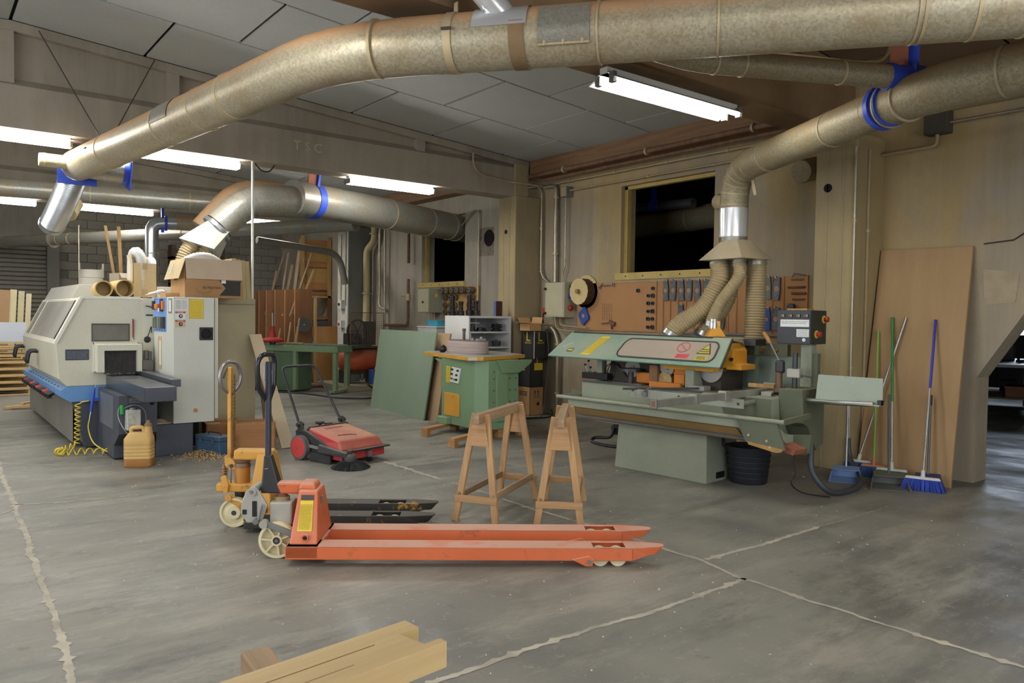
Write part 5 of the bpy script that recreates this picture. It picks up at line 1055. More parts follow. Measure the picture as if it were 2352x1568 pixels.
T(MB().bx(2.02, 2.03, -.38, -.30, .87, .90), 'stop_knob', M_DSTEEL, fn); T(MB().bx(1.99, 2.13, .70, .80, .84, .96), 'fence_block', M_CASTG, fn, bevel=.006)
T(MB().bx(1.14, 1.20, -.06, -.03, .80, .85).bar((1.17, -.05, .85), (1.28, -.1, .90), .014, .014), 'clamp_lever', M_STEEL, cg)
T(MB().tube([(2.19, -.02, .825), (2.16, .55, .83)], .02, 10), 'link_tube', M_ALU, cg, smooth=40)
ar = T(MB().tube(fillet([(2.1, .5, .86), (2.35, .46, .86), (2.85, .30, .87), (3.15, .33, .885)], .15, 5), .02, 10), 'side_arm', M_STEEL, smooth=50)
T(MB().bx(2.12, 2.22, .42, .58, .80, .90), 'arm_clamp', M_CASTG, ar, bevel=.006)
fl = T(MB().hexa([(2.66, .36, .885), (3.21, .36, .885), (3.21, .366, .885), (2.66, .366, .885), (2.66, .40, 1.09), (3.19, .40, 1.09), (3.19, .406, 1.09), (2.66, .406, 1.09)]), 'support_flap', mat('flap_pale', (152, 162, 146), .5, var=.05, wear=((96, 88, 72), .35)))
T(MB().bx(2.66, 3.21, .28, .366, .875, .885), 'flap_foot', MATS['flap_pale'], fl); T(MB().box((3.2, .34, .90), (.03, .05, .04)), 'flap_corner', M_BLACK, fl)
ck = T(MB().cyl((2.40, .5, .86), (2.40, .5, 1.26), .022, seg=14), 'clamp_post', M_DSTEEL, smooth=40)
T(MB().cyl((2.40, .5, .86), (2.40, .5, .95), .04), 'post_socket', M_CASTG, ck, smooth=40); T(MB().bx(2.34, 2.46, .46, .54, 1.04, 1.12), 'post_block', M_CASTG, ck, bevel=.008); T(MB().bar((2.42, .48, 1.07), (2.55, .52, 1.05), .014, .014), 'block_handle', M_DSTEEL, ck)
T(MB().cyl((2.25, .5, .93), (2.25, .5, 1.08), .03).cyl((2.25, .5, .90), (2.25, .5, .94), .045), 'clamp_foot', mat('clamp_rust', (112, 88, 70), .6, .3, var=.2), ck, smooth=40)
T(MB().bx(2.22, 2.30, .47, .53, 1.07, 1.19), 'clamp_joint', M_DSTEEL, ck, bevel=.02); T(MB().tube([(2.25, .5, 1.18), (2.155, .5, 1.345)], .010, 8), 'lever_rod', M_STEEL, ck); T(MB().tube([(2.157, .5, 1.34), (2.13, .5, 1.38), (2.09, .5, 1.435)], [.014, .02, .016], 12), 'lever_grip', wood('grip_wood', (190, 142, 88), (140, 96, 54), 'z'), ck, smooth=50)
T(MB().bx(1.88, 2.14, .62, .66, .915, .95), 'wood_packing', M_STICK, ck)
# hinged cover
BL, BR, TL, TR = V(-.36, .19, 1.12), V(1.835, .19, 1.108), V(-.28, .50, 1.378), V(1.765, .50, 1.3668)
cn = (BR-BL).cross(TL-BL).normalized()
if cn.y > 0: cn = -cn
def cov(t, s, o=0.): return BL*(1-t)*(1-s)+BR*t*(1-s)+TL*(1-t)*s+TR*t*s+cn*o
cv = T(MB().hexa([BL, BR, TR, TL, BL-cn*.02, BR-cn*.02, TR-cn*.02, TL-cn*.02]), 'hinged_cover', M_TEAL, bevel=.006)
T(MB().hexa([TL, TR, V(1.72, 1.28, 1.36), V(-.15, 1.28, 1.36), TL+V(0, 0, -.02), TR+V(0, 0, -.02), V(1.72, 1.28, 1.34), V(-.15, 1.28, 1.34)]), 'cover_top', mat('cover_top_dusty', (168, 172, 152), .8, var=.08), cv)
T(MB().hexa([BR+cn*.002, BR+V(.012, 0, 0), TR+V(.012, 0, 0), TR+cn*.002, BR-cn*.02, BR+V(.012, 0, 0)-cn*.02, TR+V(.012, 0, 0)-cn*.02, TR-cn*.02]), 'cover_edge', mat('edge_dark', (60, 66, 62), .5), cv)
T(MB().tube([cov(.02, .99, .006), cov(.9, .99, .006)], .006, 6), 'hinge_rod', M_DSTEEL, cv)
def rrect(t0, t1, s0, s1, o, rt=.035, rs=.22, skew=0.):
    pts = []
    for ct, cs_, a0 in ((t1-rt, s1-rs, 0), (t0+rt, s1-rs, 90), (t0+rt, s0+rs, 180), (t1-rt, s0+rs, 270)):
        for k in range(6): a = R(a0+18*k); pts.append(cov(ct+rt*math.cos(a), cs_+rs*math.sin(a), o))
    return pts
def plate(pts, name, m, par, th=.003):
    n = len(pts); return T(MB().add(list(pts)+[p+cn*th for p in pts], [tuple(range(n)), tuple(range(n, 2*n))]+[(i, (i+1) % n, n+(i+1) % n, n+i) for i in range(n)]), name, m, par)
wn = plate(rrect(.42, .955, .14, .84, .0005), 'viewing_window', M_WINDOWG, cv)
T(MB().tube(rrect(.42, .955, .14, .84, .004), .009, 6, closed=True), 'window_gasket', mat('gasket_rubber', (62, 66, 62), .7), cv, smooth=50)
yl = plate([cov(.205, .12, .001), cov(.262, .12, .001), cov(.30, .88, .001), cov(.243, .88, .001)], 'yellow_notice', M_YSTICK, cv, .001)
textlines(yl, cov(.212, .18, .0022), cov(.262, .15)-cov(.205, .15), (cov(.243, .88)-cov(.205, .12)), .11, .27, 16, MATS['faded_print'], .35)
sp_ = plate([cov(.095, .2, .001), cov(.135, .2, .001), cov(.135, .34, .001), cov(.095, .34, .001)], 'small_nameplate', mat('plate_olive', (96, 98, 50), .5), cv, .001); plate([cov(.10, .25, .002), cov(.13, .25, .002), cov(.13, .30, .002), cov(.10, .30, .002)], 'nameplate_bar', M_YSTICK, sp_, .001)
T(MB().tube(spline([cov(.05, .38, .001), cov(.065, .50, .001), cov(.09, .56, .001)], 5), .002, 4), 'scratch', M_WSTICK, cv)
# printed signs on the window
ring_ = [cov(.775+.032*math.cos(2*PI*k/24), .60+.17*math.sin(2*PI*k/24), .005) for k in range(24)]
T(MB().tube(ring_, .0045, 5, closed=True), 'prohibition_ring', mat('faded_red', (196, 78, 84), .5), wn); T(MB().bar(ring_[9], ring_[21], .009, .002, cn), 'prohibition_bar', MATS['faded_red'], wn)
plate([cov(.755, .22, .004), cov(.82, .22, .004), cov(.826, .36, .004), cov(.761, .36, .004)], 'red_sign', MATS['faded_red'], wn, .001)
tri = [cov(.855, .40, .004), cov(.93, .40, .004), cov(.905, .80, .004)]
plate(tri, 'warning_triangle', MATS['label_dark'], wn, .001); c_ = sum(tri, V(0, 0, 0))/3; plate([c_+(p-c_)*.78+cn*.002 for p in tri], 'triangle_field', mat('sign_yellow', (200, 190, 70), .5), wn, .001)
for s in (.47, .54): plate([cov(.868+(s-.4)*.06, s, .007), cov(.925-(s-.4)*.06, s, .007), cov(.925-(s-.4)*.06, s+.025, .007), cov(.868+(s-.4)*.06, s+.025, .007)], 'triangle_print', MATS['label_dark'], wn, .001)
plate([cov(.862, .18, .004), cov(.918, .18, .004), cov(.922, .34, .004), cov(.866, .34, .004)], 'warning_text_label', MATS['sign_yellow'], wn, .001); textlines(wn, cov(.868, .20, .006), cov(.9, .2)-cov(.86, .2), cov(.87, .3)-cov(.87, .2), .10, .05, 3, MATS['label_dark'], .4)
# yellow guard, saw units and levers under the cover
gd_ = T(MB().prism([(1.50, 1.085), (1.70, 1.085), (1.70, 1.07), (1.86, 1.07), (1.86, 1.12), (1.77, 1.125), (1.77, 1.25), (1.72, 1.32), (1.6, 1.34)], .52, .78, 'y'), 'blade_guard', M_GUARD, bevel=.006)
T(MB().cyl((1.76, .505, 1.17), (1.76, .52, 1.17), .018, seg=8), 'guard_knob', M_DSTEEL, gd_); T(MB().bx(1.1, 1.66, .36, .7, 1.05, 1.09), 'guard_base', M_GUARD, gd_)
T(MB().lathe([(.13, 0), (.06, .09), (.058, .16)], (1.27, 1.0, 1.37), (0, 0, 1), 4), 'dust_cone', M_GUARD, gd_); T(MB().lathe([(.062, 0), (.062, .06), (.058, .06), (.06, .1)], (1.25, 1.0, 1.45), (0, 0, 1), 16), 'cone_cuff', M_SILVER, gd_, smooth=40)
T(MB().bx(1.78, 1.9, .7, .9, 1.30, 1.36), 'hinge_block', M_DSTEEL, gd_); 
def blade(c, r, n=40, name='saw_blade'):
    pts = []
    for k in range(n):
        a = 2*PI*k/n; pts += [(c[0]+r*math.cos(a), c[2]+r*math.sin(a)), (c[0]+r*.94*math.cos(a+.09), c[2]+r*.94*math.sin(a+.09))]
    o = T(MB().prism(pts, c[1]-.002, c[1]+.002, 'y'), name, M_BLADE); T(MB().lathe([(r*.3, 0), (r*.3, .012)], (c[0], c[1]-.002, c[2]), (0, -1, 0), 16), 'blade_flange', M_STEEL, o); return o
blade((1.57, .46, 1.07), .135); blade((1.12, .38, 1.06), .085, 24); blade((.60, .5, 1.02), .10, 30)
T(MB().lathe([(.085, 0), (.085, .05), (.05, .06)], (1.10, .42, .93), (0, -1, 0), 20), 'cutter_block', mat('cutter_ochre', (160, 138, 92), .6, .3, var=.3, scale=20), smooth=40)
un = T(MB().bx(.30, 1.66, .50, .9, .86, 1.2), 'motor_housing', mat('housing_dark', (66, 60, 52), .7, var=.2))
T(MB().bx(.95, 1.32, .32, .5, .862, .915), 'orange_slide', M_ORG, un); T(MB().bx(1.22, 1.34, .36, .5, .90, 1.0), 'orange_bracket', M_ORG, un); T(MB().bx(.72, .92, .40, .5, .88, .99), 'orange_motor', M_ORG, un, bevel=.015); T(MB().bx(1.15, 1.32, .4, .5, 1.0, 1.06), 'orange_rail', M_ORG, un)
T(MB().bx(.93, 1.03, .34, .5, .86, 1.08), 'brown_block', mat('block_brown', (132, 96, 66), .8, var=.15), un, bevel=.01); T(MB().bx(1.36, 1.46, .34, .5, .86, 1.06), 'grey_column', M_SAGE, un, bevel=.004)
T(MB().cyl((.67, .38, .865), (.67, .38, 1.02), .03, seg=14), 'spindle', M_DSTEEL, un, smooth=40); T(MB().lathe([(.12, 0), (.12, .03)], (.67, .38, .995), (0, 0, 1), 20), 'cutter_disc', M_DSTEEL, un, smooth=40)
T(MB().bx(.50, .86, .3, .42, .862, .875), 'spindle_plate', M_STEEL, un); T(MB().bx(.14, .21, .46, .54, .86, 1.12), 'cover_prop', M_SAGE); T(MB().bx(.28, .40, .62, .68, .86, 1.12), 'side_sheet', M_SAGE)
lv = T(MB().bx(-.03, .33, .40, .56, .875, .945), 'valve_box', M_BLACK, bevel=.006)
for k, (x, h) in enumerate(((.02, .075), (.07, .12), (.10, .05))):
    T(MB().tube([(x, .44, .94), (x-.02, .42, .94+h)], .006, 6), 'valve_lever', M_STEEL, lv); T(MB().lathe([(.001, -.014), (.012, -.008), (.015, 0), (.012, .008), (.001, .014)], (x-.02, .42, .95+h), (0, 0, 1), 10), 'lever_ball', M_BLACK, lv, smooth=60)
for k in range(4): T(MB().tube(spline([(.25+.03*k, .5, .90), (.27+.03*k, .45, 1.0-.02*k), (.33+.02*k, .47, 1.06), (.38+.05*k, .5, 1.10-.06*k)], 6), .006, 6), 'control_cable', M_BLACK, lv)
T(MB().bx(1.42, 1.60, .30, .42, .862, .91), 'guide_block', M_CASTG, un, bevel=.005); T(MB().bar((.95, -.10, .86), (1.55, .30, .89), .02, .018), 'push_bar', M_DSTEEL, un)
# rear panel and control box on its post
rp_ = T(MB().bx(1.5, 2.2, 1.0, 1.02, .86, 1.20), 'rear_panel', mat('rear_green', (112, 124, 110), .6, var=.08), bevel=.004); T(MB().bx(1.68, 2.08, .98, 1.05, 1.20, 1.315), 'rear_box', mat('rear_olive', (88, 92, 70), .6, var=.1), rp_)
for x in (1.82, 1.96): T(MB().lathe([(.03, 0), (.02, .02)], (x, .98, 1.255), (0, -1, 0), 12), 'gland_hole', mat('gland_ochre', (120, 96, 52), .8), rp_)
ps = T(MB().bx(2.35, 2.45, .70, .80, .45, 1.34), 'control_post', M_SAGE, bevel=.004); T(MB().bx(2.45, 2.50, .72, .78, .45, 1.25), 'post_cable_duct', M_SAGED, ps)
cb = T(MB().bx(2.17, 2.49, .6, .9, 1.335, 1.64), 'control_box', mat('box_olive_black', (52, 54, 46), .55, var=.1), bevel=.006)
T(MB().bx(2.175, 2.485, .592, .6, 1.34, 1.635), 'box_front', mat('front_slate', (56, 58, 62), .5, var=.08), cb)
for k in range(4):
    x = 2.21+k*.074; bt = T(MB().bx(x, x+.036, .582, .592, 1.575, 1.605), 'button_pair', M_BLACK, cb); T(MB().bx(x+.001, x+.016, .578, .583, 1.578, 1.602), 'red_button', M_REDP, bt); T(MB().bx(x+.018, x+.035, .578, .583, 1.578, 1.602), 'green_button', mat('button_green', (80, 150, 120), .5), bt)
wl = T(MB().bx(2.205, 2.475, .589, .593, 1.49, 1.555), 'symbol_strip', M_WSTICK, cb); textlines(wl, (2.215, .5885, 1.515), XA, ZA, .25, .03, 2, M_GREYPL, .25)
wl2 = T(MB().bx(2.36, 2.475, .589, .593, 1.40, 1.47), 'info_label', M_WSTICK, cb); textlines(wl2, (2.37, .5885, 1.405), XA, ZA, .095, .06, 6, M_GREYPL, .25); T(MB().lathe([(.016, 0), (.016, .003)], (2.43, .592, 1.375), (0, -1, 0), 14), 'round_label', M_WSTICK, cb)
for y, z in ((.84, 1.56), (.70, 1.425)):
    st_ = T(MB().lathe([(.036, 0), (.036, .008)], (2.49, y, z), (1, 0, 0), 18), 'stop_backing', M_YSTICK, cb); T(MB().lathe([(.016, 0), (.016, .02), (.026, .022), (.024, .038), (.005, .042)], (2.496, y, z), (1, 0, 0), 16), 'stop_button', M_REDP, st_, smooth=40)
T(MB().bx(2.23, 2.42, .66, .80, 1.641, 1.655), 'wood_offcut', M_STICK, cb)
T(MB().tube(spline([(2.52, .6, .48), (2.56, .55, .22), (2.68, .66, .045), (2.72, 1.1, .03), (2.56, 1.55, .05), (2.36, 1.80, .16), (2.32, 1.83, .36)], 8), .026, 10), 'supply_cable', mat('cable_slate', (62, 68, 74), .5), smooth=50)
T(MB().tube(spline([(2.45, .5, .45), (2.43, .45, .30), (2.47, .42, .2), (2.44, .4, .12), (2.5, .5, .03), (2.7, .6, .012)], 6), .006, 6), 'thin_cable', M_BLACK)
# low trailing cable and wheels behind
T(MB().tube(spline([(.62, .75, .2), (.45, .72, .16), (.25, .65, .12), (-.02, .6, .14), (-.06, .68, .18), (.1, .75, .20), (.12, .8, .30)], 6), .018, 8), 'trailing_hose', M_BLACK, smooth=50)
T(MB().lathe([(.05, 0), (.05, .03)], (.54, .7, .2), (0, -1, 0), 16), 'pulley', M_STEEL, smooth=40); T(MB().lathe([(.06, 0), (.06, .03)], (.12, .85, .28), (0, -1, 0), 16), 'pulley', M_BLACK, smooth=40)

# rubber bucket
bk = thing('rubber_bucket', 'black rubber builder bucket beside the machine pedestal', 'bucket', (6.27, 4.32, 0))
M_RUB = mat('rubber_black', (38, 40, 48), .6, var=.1, scale=6)
MB().lathe([(.165, 0), (.175, .01), (.20, .30), (.215, .335), (.218, .35), (.205, .35), (.19, .3), (.165, .02), (.0, .015)], (0, 0, 0), (0, 0, 1), 32, cap=False).build('bucket_wall', M_RUB, bk, smooth=40)
MB().lathe([(.164, 0), (.164, .012)], (0, 0, .002), (0, 0, 1), 28).build('bucket_base', M_RUB, bk)
for a in (-70, 110):
    d = V(math.cos(R(a)), math.sin(R(a)), 0); s = V(-d.y, d.x, 0); MB().tube(fillet([d*.212+s*.09+V(0, 0, .34), d*.225+s*.07+V(0, 0, .41), d*.225-s*.07+V(0, 0, .41), d*.212-s*.09+V(0, 0, .34)], .03, 4), .014, 8).build('bucket_handle', M_RUB, bk, smooth=50)
for k in range(5): MB().lathe([(.178+.0073*k, .055+.05*k), (.181+.0073*k, .06+.05*k), (.1795+.0073*k, .065+.05*k)], (0, 0, 0), (0, 0, 1), 32, cap=False).build('rib', M_RUB, bk, smooth=60)
# ------------------------------------------------------------------ green belt sander table on wooden skids
M_GREEN = mat('machine_green', (120, 148, 112), .5, var=.05, scale=2, dust=.3, dustcol=(168, 168, 140))
sh = thing('sander', 'green pedestal sander with grey yellow-edged table on wooden skids', 'machine', (5.9, 8.2, 0))
def S(mb, name, m, parent=None, **k):
    mb.v = [v-sh.location for v in mb.v]; return mb.build(name, m, parent or sh, **k)
bd = S(MB().prism([(5.60, 7.92), (5.72, 7.78), (6.2, 7.78), (6.2, 8.68), (5.60, 8.68)], .11, .98, 'z'), 'pedestal', M_GREEN)
S(MB().bx(5.58, 6.22, 7.72, 7.78, .11, .19).bx(5.70, 6.2, 7.74, 7.8, .11, .15), 'foot_flange', M_GREEN, bd, bevel=.006); S(MB().bx(5.52, 5.60, 8.45, 8.7, .11, .2), 'foot_block', M_GREEN, bd, bevel=.006)
S(MB().prism([(5.82, .985), (6.40, .985), (6.38, .94), (6.19, .82), (5.92, .82)], 7.74, 7.78, 'y'), 'table_bracket', M_GREEN, bd, bevel=.004); S(MB().bx(5.84, 6.02, 7.765, 7.782, .2, .86), 'raised_panel', M_GREEN, bd, bevel=.006)
for x in (5.80, 6.06, 6.15):
    for z in (.3, .45, .6, .75, .84): S(MB().cyl((x, 7.776, z), (x, 7.768, z), .008, seg=6), 'bolt', M_DSTEEL, bd)
S(MB().prism([(8.62, .96), (8.62, .86), (8.9, .96)], 5.62, 6.1, 'x'), 'table_bracket', M_GREEN, bd)
tp = [(5.69, 9.30), (5.46, 7.86), (5.62, 7.76), (6.54, 8.07), (6.78, 9.1), (6.55, 9.42), (5.9, 9.46)]
tb = S(MB().prism(tp, .985, 1.03, 'z'), 'table_edge', mat('edge_yellow', (206, 152, 52), .5, var=.1, scale=5, wear=((120, 104, 78), .5)), bevel=.003)
c_ = V(6.1, 8.6, 0); S(MB().prism([(c_.x+(x-c_.x)*.99, c_.y+(y-c_.y)*.99) for x, y in tp], 1.029, 1.034, 'z'), 'table_top', mat('table_grey', (176, 174, 166), .35, .4, var=.12, scale=3), tb)
S(MB().bx(5.585, 5.60, 8.30, 8.36, .992, 1.022), 'edge_repair', M_CARDL, tb) if False else None
S(MB().hexa([(5.455, 7.86, .988), (5.55, 7.795, .988), (5.552, 7.80, .988), (5.457, 7.865, .988), (5.455, 7.86, 1.026), (5.55, 7.795, 1.026), (5.552, 7.80, 1.026), (5.457, 7.865, 1.026)]), 'edge_repair', mat('bare_edge', (206, 190, 160), .8), tb)
def oblong(cx, cy, L, r, n=10):
    out = [(cx+r*math.cos(PI+PI*k/n), cy-L/2+r*math.sin(PI+PI*k/n)) for k in range(n+1)]+[(cx+r*math.cos(PI*k/n), cy+L/2+r*math.sin(PI*k/n)) for k in range(n+1)]
    return out
bl = S(MB().prism(oblong(6.0, 8.66, .42, .165), 1.036, 1.205, 'z'), 'sanding_belt', mat('abrasive_belt', (176, 160, 152), .9, var=.22, scale=4, stretch=(.3, .3, 9)), smooth=30)
S(MB().prism(oblong(6.0, 8.66, .40, .15), 1.205, 1.215, 'z'), 'belt_top', mat('belt_top_dark', (110, 96, 96), .8), bl)
S(MB().cyl((6.02, 8.78, 1.21), (6.02, 8.78, 1.36), .02).cyl((6.02, 8.78, 1.33), (6.02, 8.78, 1.37), .026), 'tension_post', mat('post_brown', (104, 94, 80), .5, .3), bl, smooth=40); S(MB().cyl((6.03, 8.63, 1.21), (6.03, 8.63, 1.30), .006), 'thin_pin', M_STEEL, bl)
S(MB().bx(5.98, 6.12, 8.40, 8.44, 1.215, 1.24).cyl((6.06, 8.42, 1.23), (6.06, 8.42, 1.265), .02).bx(5.95, 5.97, 8.47, 8.5, 1.21, 1.25), 'tension_lever', M_CASTG, bl)
S(MB().lathe([(.02, -.045), (.05, -.03), (.058, 0), (.05, .03), (.02, .045)], (5.80, 8.98, 1.085), (.3, 1, .2), 16), 'ball_knob', mat('bag_black', (30, 30, 34), .25), smooth=60); S(MB().cyl((5.92, 8.92, 1.055), (6.0, 8.88, 1.055), .03), 'black_roller', M_BLACK, smooth=40)
sy = decal(sh, V(5.598, 8.575, .66)-sh.location, NY, ZA, .10, .215, M_YSTICK, 'yellow_notice'); textlines(sy, V(5.595, 8.565, .67)-sh.location, NY, ZA, .08, .19, 9, MATS['faded_print'], .3)
wp_ = S(MB().hexa([(5.582, 8.46, .675), (5.582, 8.27, .66), (5.60, 8.27, .66), (5.60, 8.46, .675), (5.582, 8.42, .875), (5.582, 8.21, .86), (5.60, 8.21, .86), (5.60, 8.42, .875)]), 'switch_panel', M_WSTICK, bd, bevel=.004)
for y, z, cc in ((8.40, .84, M_BLACK), (8.27, .83, M_BLACK), (8.41, .78, M_BLACK), (8.30, .77, M_BLACK), (8.41, .72, M_REDP), (8.34, .71, M_GREENP), (8.30, .71, M_BLACK)): S(MB().bx(5.57, 5.584, y-.018, y+.018, z-.012, z+.012), 'switch', cc, wp_)
S(MB().prism([(8.60, .225), (8.25, .225), (8.24, .50), (8.29, .525), (8.60, .525)], 5.585, 5.60, 'x'), 'service_door', mat('door_ochre', (206, 150, 54), .5, var=.08, wear=((130, 100, 60), .4)), bd, bevel=.004)
M_SKID = wood('skid_pine', (196, 152, 100), (156, 112, 68), 'x')
for i, (x0, x1, y) in enumerate(((5.12, 5.9, 8.34), (4.95, 6.1, 7.46), (5.85, 6.3, 7.78))):
    sk = thing('wood_skid', ('left', 'front', 'right')[i]+' pine skid under the green sander', 'skid', (x0, y, 0), R(24 if i < 2 else 0), 'pine skids under the sander')
    MB().bx(0, x1-x0, -.045, .045, .065, .108).build('skid_rail', M_SKID, sk, bevel=.002); MB().bx(0, .09, -.045, .045, 0, .065).build('skid_foot', M_SKID, sk); MB().bx(x1-x0-.1, x1-x0, -.045, .045, 0, .065).build('skid_foot', M_SKID, sk)

# ------------------------------------------------------------------ white shelf unit, what stands in and on it
M_MELA = mat('white_melamine', (214, 214, 210), .45, var=.03)
ws = thing('shelf_unit', 'white open shelf unit behind the green sander', 'shelf unit', (7.01, 9.83, 0))
Sx = lambda mb, name, m, **k: mb.build(name, m, ws, world=True, **k)
Sx(MB().bx(6.60, 6.625, 9.5, 10.16, 0, 1.548), 'side_panel', M_MELA); Sx(MB().bx(7.385, 7.41, 9.5, 10.16, 0, 1.548), 'side_panel', M_MELA); Sx(MB().bx(6.625, 7.385, 9.5, 10.16, 1.515, 1.548), 'top_panel', M_MELA); Sx(MB().bx(6.625, 7.385, 10.15, 10.16, .1, 1.515), 'back_panel', mat('melamine_grey', (176, 176, 172), .5))
for z in (1.285, 1.05, .80, .55, .3, .05): Sx(MB().bx(6.625, 7.385, 9.5, 10.15, z, z+.025), 'shelf', M_MELA)
Sx(MB().bx(6.905, 6.915, 9.75, 10.15, 1.31, 1.515), 'divider', M_MELA); Sx(MB().bx(6.625, 6.905, 9.65, 10.15, 1.43, 1.445), 'half_shelf', M_MELA)
M_TOOL = mat('tool_black', (34, 34, 36), .4, .4, var=.2, scale=20)
for i, (x, y, z, n, lab) in enumerate(((6.70, 9.60, 1.31, 3, 'black cutter head lying left on the upper white shelf'), (6.90, 9.60, 1.31, 2, 'flat black cutter head in the middle of the upper white shelf'), (7.20, 9.60, 1.31, 4, 'tall black cutter head right on the upper white shelf'), (7.18, 9.58, 1.075, 3, 'black cutter head on the lower white shelf'))):
    t = thing('moulding_cutter', lab, 'cutter', (x, y, z), i*.5, 'cutter heads on the white shelf'); hh = 0
    for k in range(n):
        r = .075-.012*(k % 2)+rnd.uniform(-.01, .01); pts = []
        for j in range(12): a = 2*PI*j/12; rr = r*(1 if j % 3 else 1.18); pts.append((rr*math.cos(a), rr*math.sin(a)))
        MB().prism(pts, hh, hh+.026, 'z').build('cutter_ring', M_TOOL, t); hh += .03
    MB().cyl((0, 0, 0), (0, 0, hh+.015), .022).build('arbor', M_DSTEEL, t)
for i, (x, y, h, lab) in enumerate(((6.66, 10.04, .30, 'leftmost stack of black rings on the white shelf'), (6.78, 9.98, .20, 'second low stack of black rings on the white shelf'), (6.85, 9.85, .30, 'tallest right-hand stack of black rings on the white shelf'), (6.93, 9.78, .22, 'rightmost stack of black rings on the white shelf'))):
    t = thing('ring_stack', lab, 'ring stack', (x, y, 1.549), 0, 'stacks of black rings on the white shelf'); z = 0; k = 0
    while z < h:
        r = (.055 if z < .06 else .036)+rnd.uniform(-.006, .006); d = rnd.choice((.018, .026, .03)); MB().lathe([(r*.9, 0), (r, .003), (r, d-.003), (r*.9, d)], (0, 0, z), (0, 0, 1), 14).build('ring', M_TOOL, t, smooth=40); z += d+.001
fo = thing('folder', 'maroon and blue folder leaning against the column on the shelf', 'folder', (7.27, 9.66, 1.549), R(20)); MB().bx(-.09, .09, -.02, .02, 0, .235).build('folder_cover', mat('folder_maroon', (70, 32, 30), .5), fo); MB().bx(-.1, -.088, -.021, .021, 0, .235).build('folder_spine', mat('folder_blue', (70, 92, 130), .5), fo)

# low grey cabinet with a blue tub behind the leaning green board
gc = thing('low_cabinet', 'small grey cabinet top behind the leaning green board', 'cabinet', (7.15, 11.1, 0)); MB().bx(-.3, .3, -.3, .3, 0, 1.355).build('cabinet_body', mat('cabinet_grey', (184, 184, 178), .5), gc, bevel=.004); MB().bx(-.31, .31, -.31, .31, 1.345, 1.36).build('cabinet_top', M_MELA, gc)
tb_ = thing('plastic_tub', 'turquoise plastic tub on the small grey cabinet', 'tub', (7.05, 11.05, 1.36), R(10)); loft(MB(), [(rounded(.30, .22, .03), 0, 0), (rounded(.36, .28, .03), .105, 0), (rounded(.35, .27, .03), .105, 0), (rounded(.29, .21, .03), .01, 0)]).build('tub_wall', mat('tub_turquoise', (70, 160, 184), .4, var=.05), tb_, smooth=40)

# ------------------------------------------------------------------ leaning boards left of the sander
solo(MB().hexa([(6.03, 11.55, 0), (5.88, 9.60, 0), (5.905, 9.60, 0), (6.055, 11.55, 0), (6.19, 11.52, 1.30), (6.04, 9.52, 1.30), (6.065, 9.52, 1.30), (6.215, 11.52, 1.30)]), 'leaning_board', mat('board_greenish', (130, 148, 126), .7, var=.07, scale=1.2, stretch=(1, 1, .3)), 'large pale green panel leaning left of the sander', 'panel', base=(6.0, 10.5, 0))
solo(MB().hexa([(6.06, 10.6, 0), (5.97, 9.38, 0), (6.0, 9.38, 0), (6.09, 10.6, 0), (6.22, 10.6, 1.29), (6.12, 9.28, 1.285), (6.15, 9.28, 1.285), (6.25, 10.6, 1.29)]), 'leaning_board', mat('board_tan', (176, 148, 114), .75, var=.06, scale=2), 'tan board leaning behind the green panel', 'panel', base=(6.0, 10.0, 0))
st_ = thing('panel_trestle', 'low rack holding up the leaning green panel', 'rack', (6.45, 10.4, 0)); MB().bar((.1, -.8, 0), (-.2, -.8, 1.2), .05, .05, (0, 1, 0)).build('rack_leg', M_SKID, st_); MB().bar((.1, .8, 0), (-.2, .8, 1.2), .05, .05, (0, 1, 0)).build('rack_leg', M_SKID, st_); MB().bar((-.2, -.85, 1.2), (-.2, .85, 1.2), .05, .05).build('rack_rail', M_SKID, st_)

# ------------------------------------------------------------------ boxes by the near column
c1_ = carton('cardboard_box', 'brown carton with black arrows at the bottom of the stack', (7.69, 9.35, 0), 0, .27, .33, .45, M_CARD, open_top=False)
for dx in (-.035, .03):
    MB().bx(dx-.004, dx+.004, -.1675, -.1665, .30, .38).prism([(dx-.018, .36), (dx+.018, .36), (dx, .395)], -.1675, -.1665, 'y').build('up_arrow', M_INK, c1_)
MB().bx(-.06, .06, -.1675, -.1665, .285, .29).build('arrow_base', M_INK, c1_); textlines(c1_, (-.136, .10, .30), NY, ZA, .2, .08, 3, M_INK, .5); textlines(c1_, (-.136, .10, .12), NY, ZA, .16, .1, 5, MATS['cardboard_dark'], .3); MB().lathe([(.03, 0), (.03, .001)], (.03, -.1665, .18), (0, -1, 0), 12).build('symbol', M_INK, c1_)
M_BBOX = mat('carton_black', (52, 50, 48), .6, var=.1)
c2_ = carton('tool_box', 'lower black carton with yellow markings in the stack', (7.68, 9.33, .451), 0, .26, .30, .435, M_BBOX, open_top=False); decal(c2_, (-.05, -.151, .26), XA, ZA, .17, .11, M_YSTICK, 'yellow_panel', .001)
lettering('L', .13, M_YSTICK, c2_, (.02, -.152, .40), XA, ZA); lettering('L', .17, M_YSTICK, c2_, (-.132, .05, .36), NY, ZA); decal(c2_, (-.131, .09, .25), NY, ZA, .1, .03, M_YSTICK, 'yellow_strip', .001)
c3_ = carton('tool_box', 'upper black carton with large yellow letters in the stack', (7.74, 9.33, .887), R(4), .25, .28, .435, M_BBOX, open_top=False)
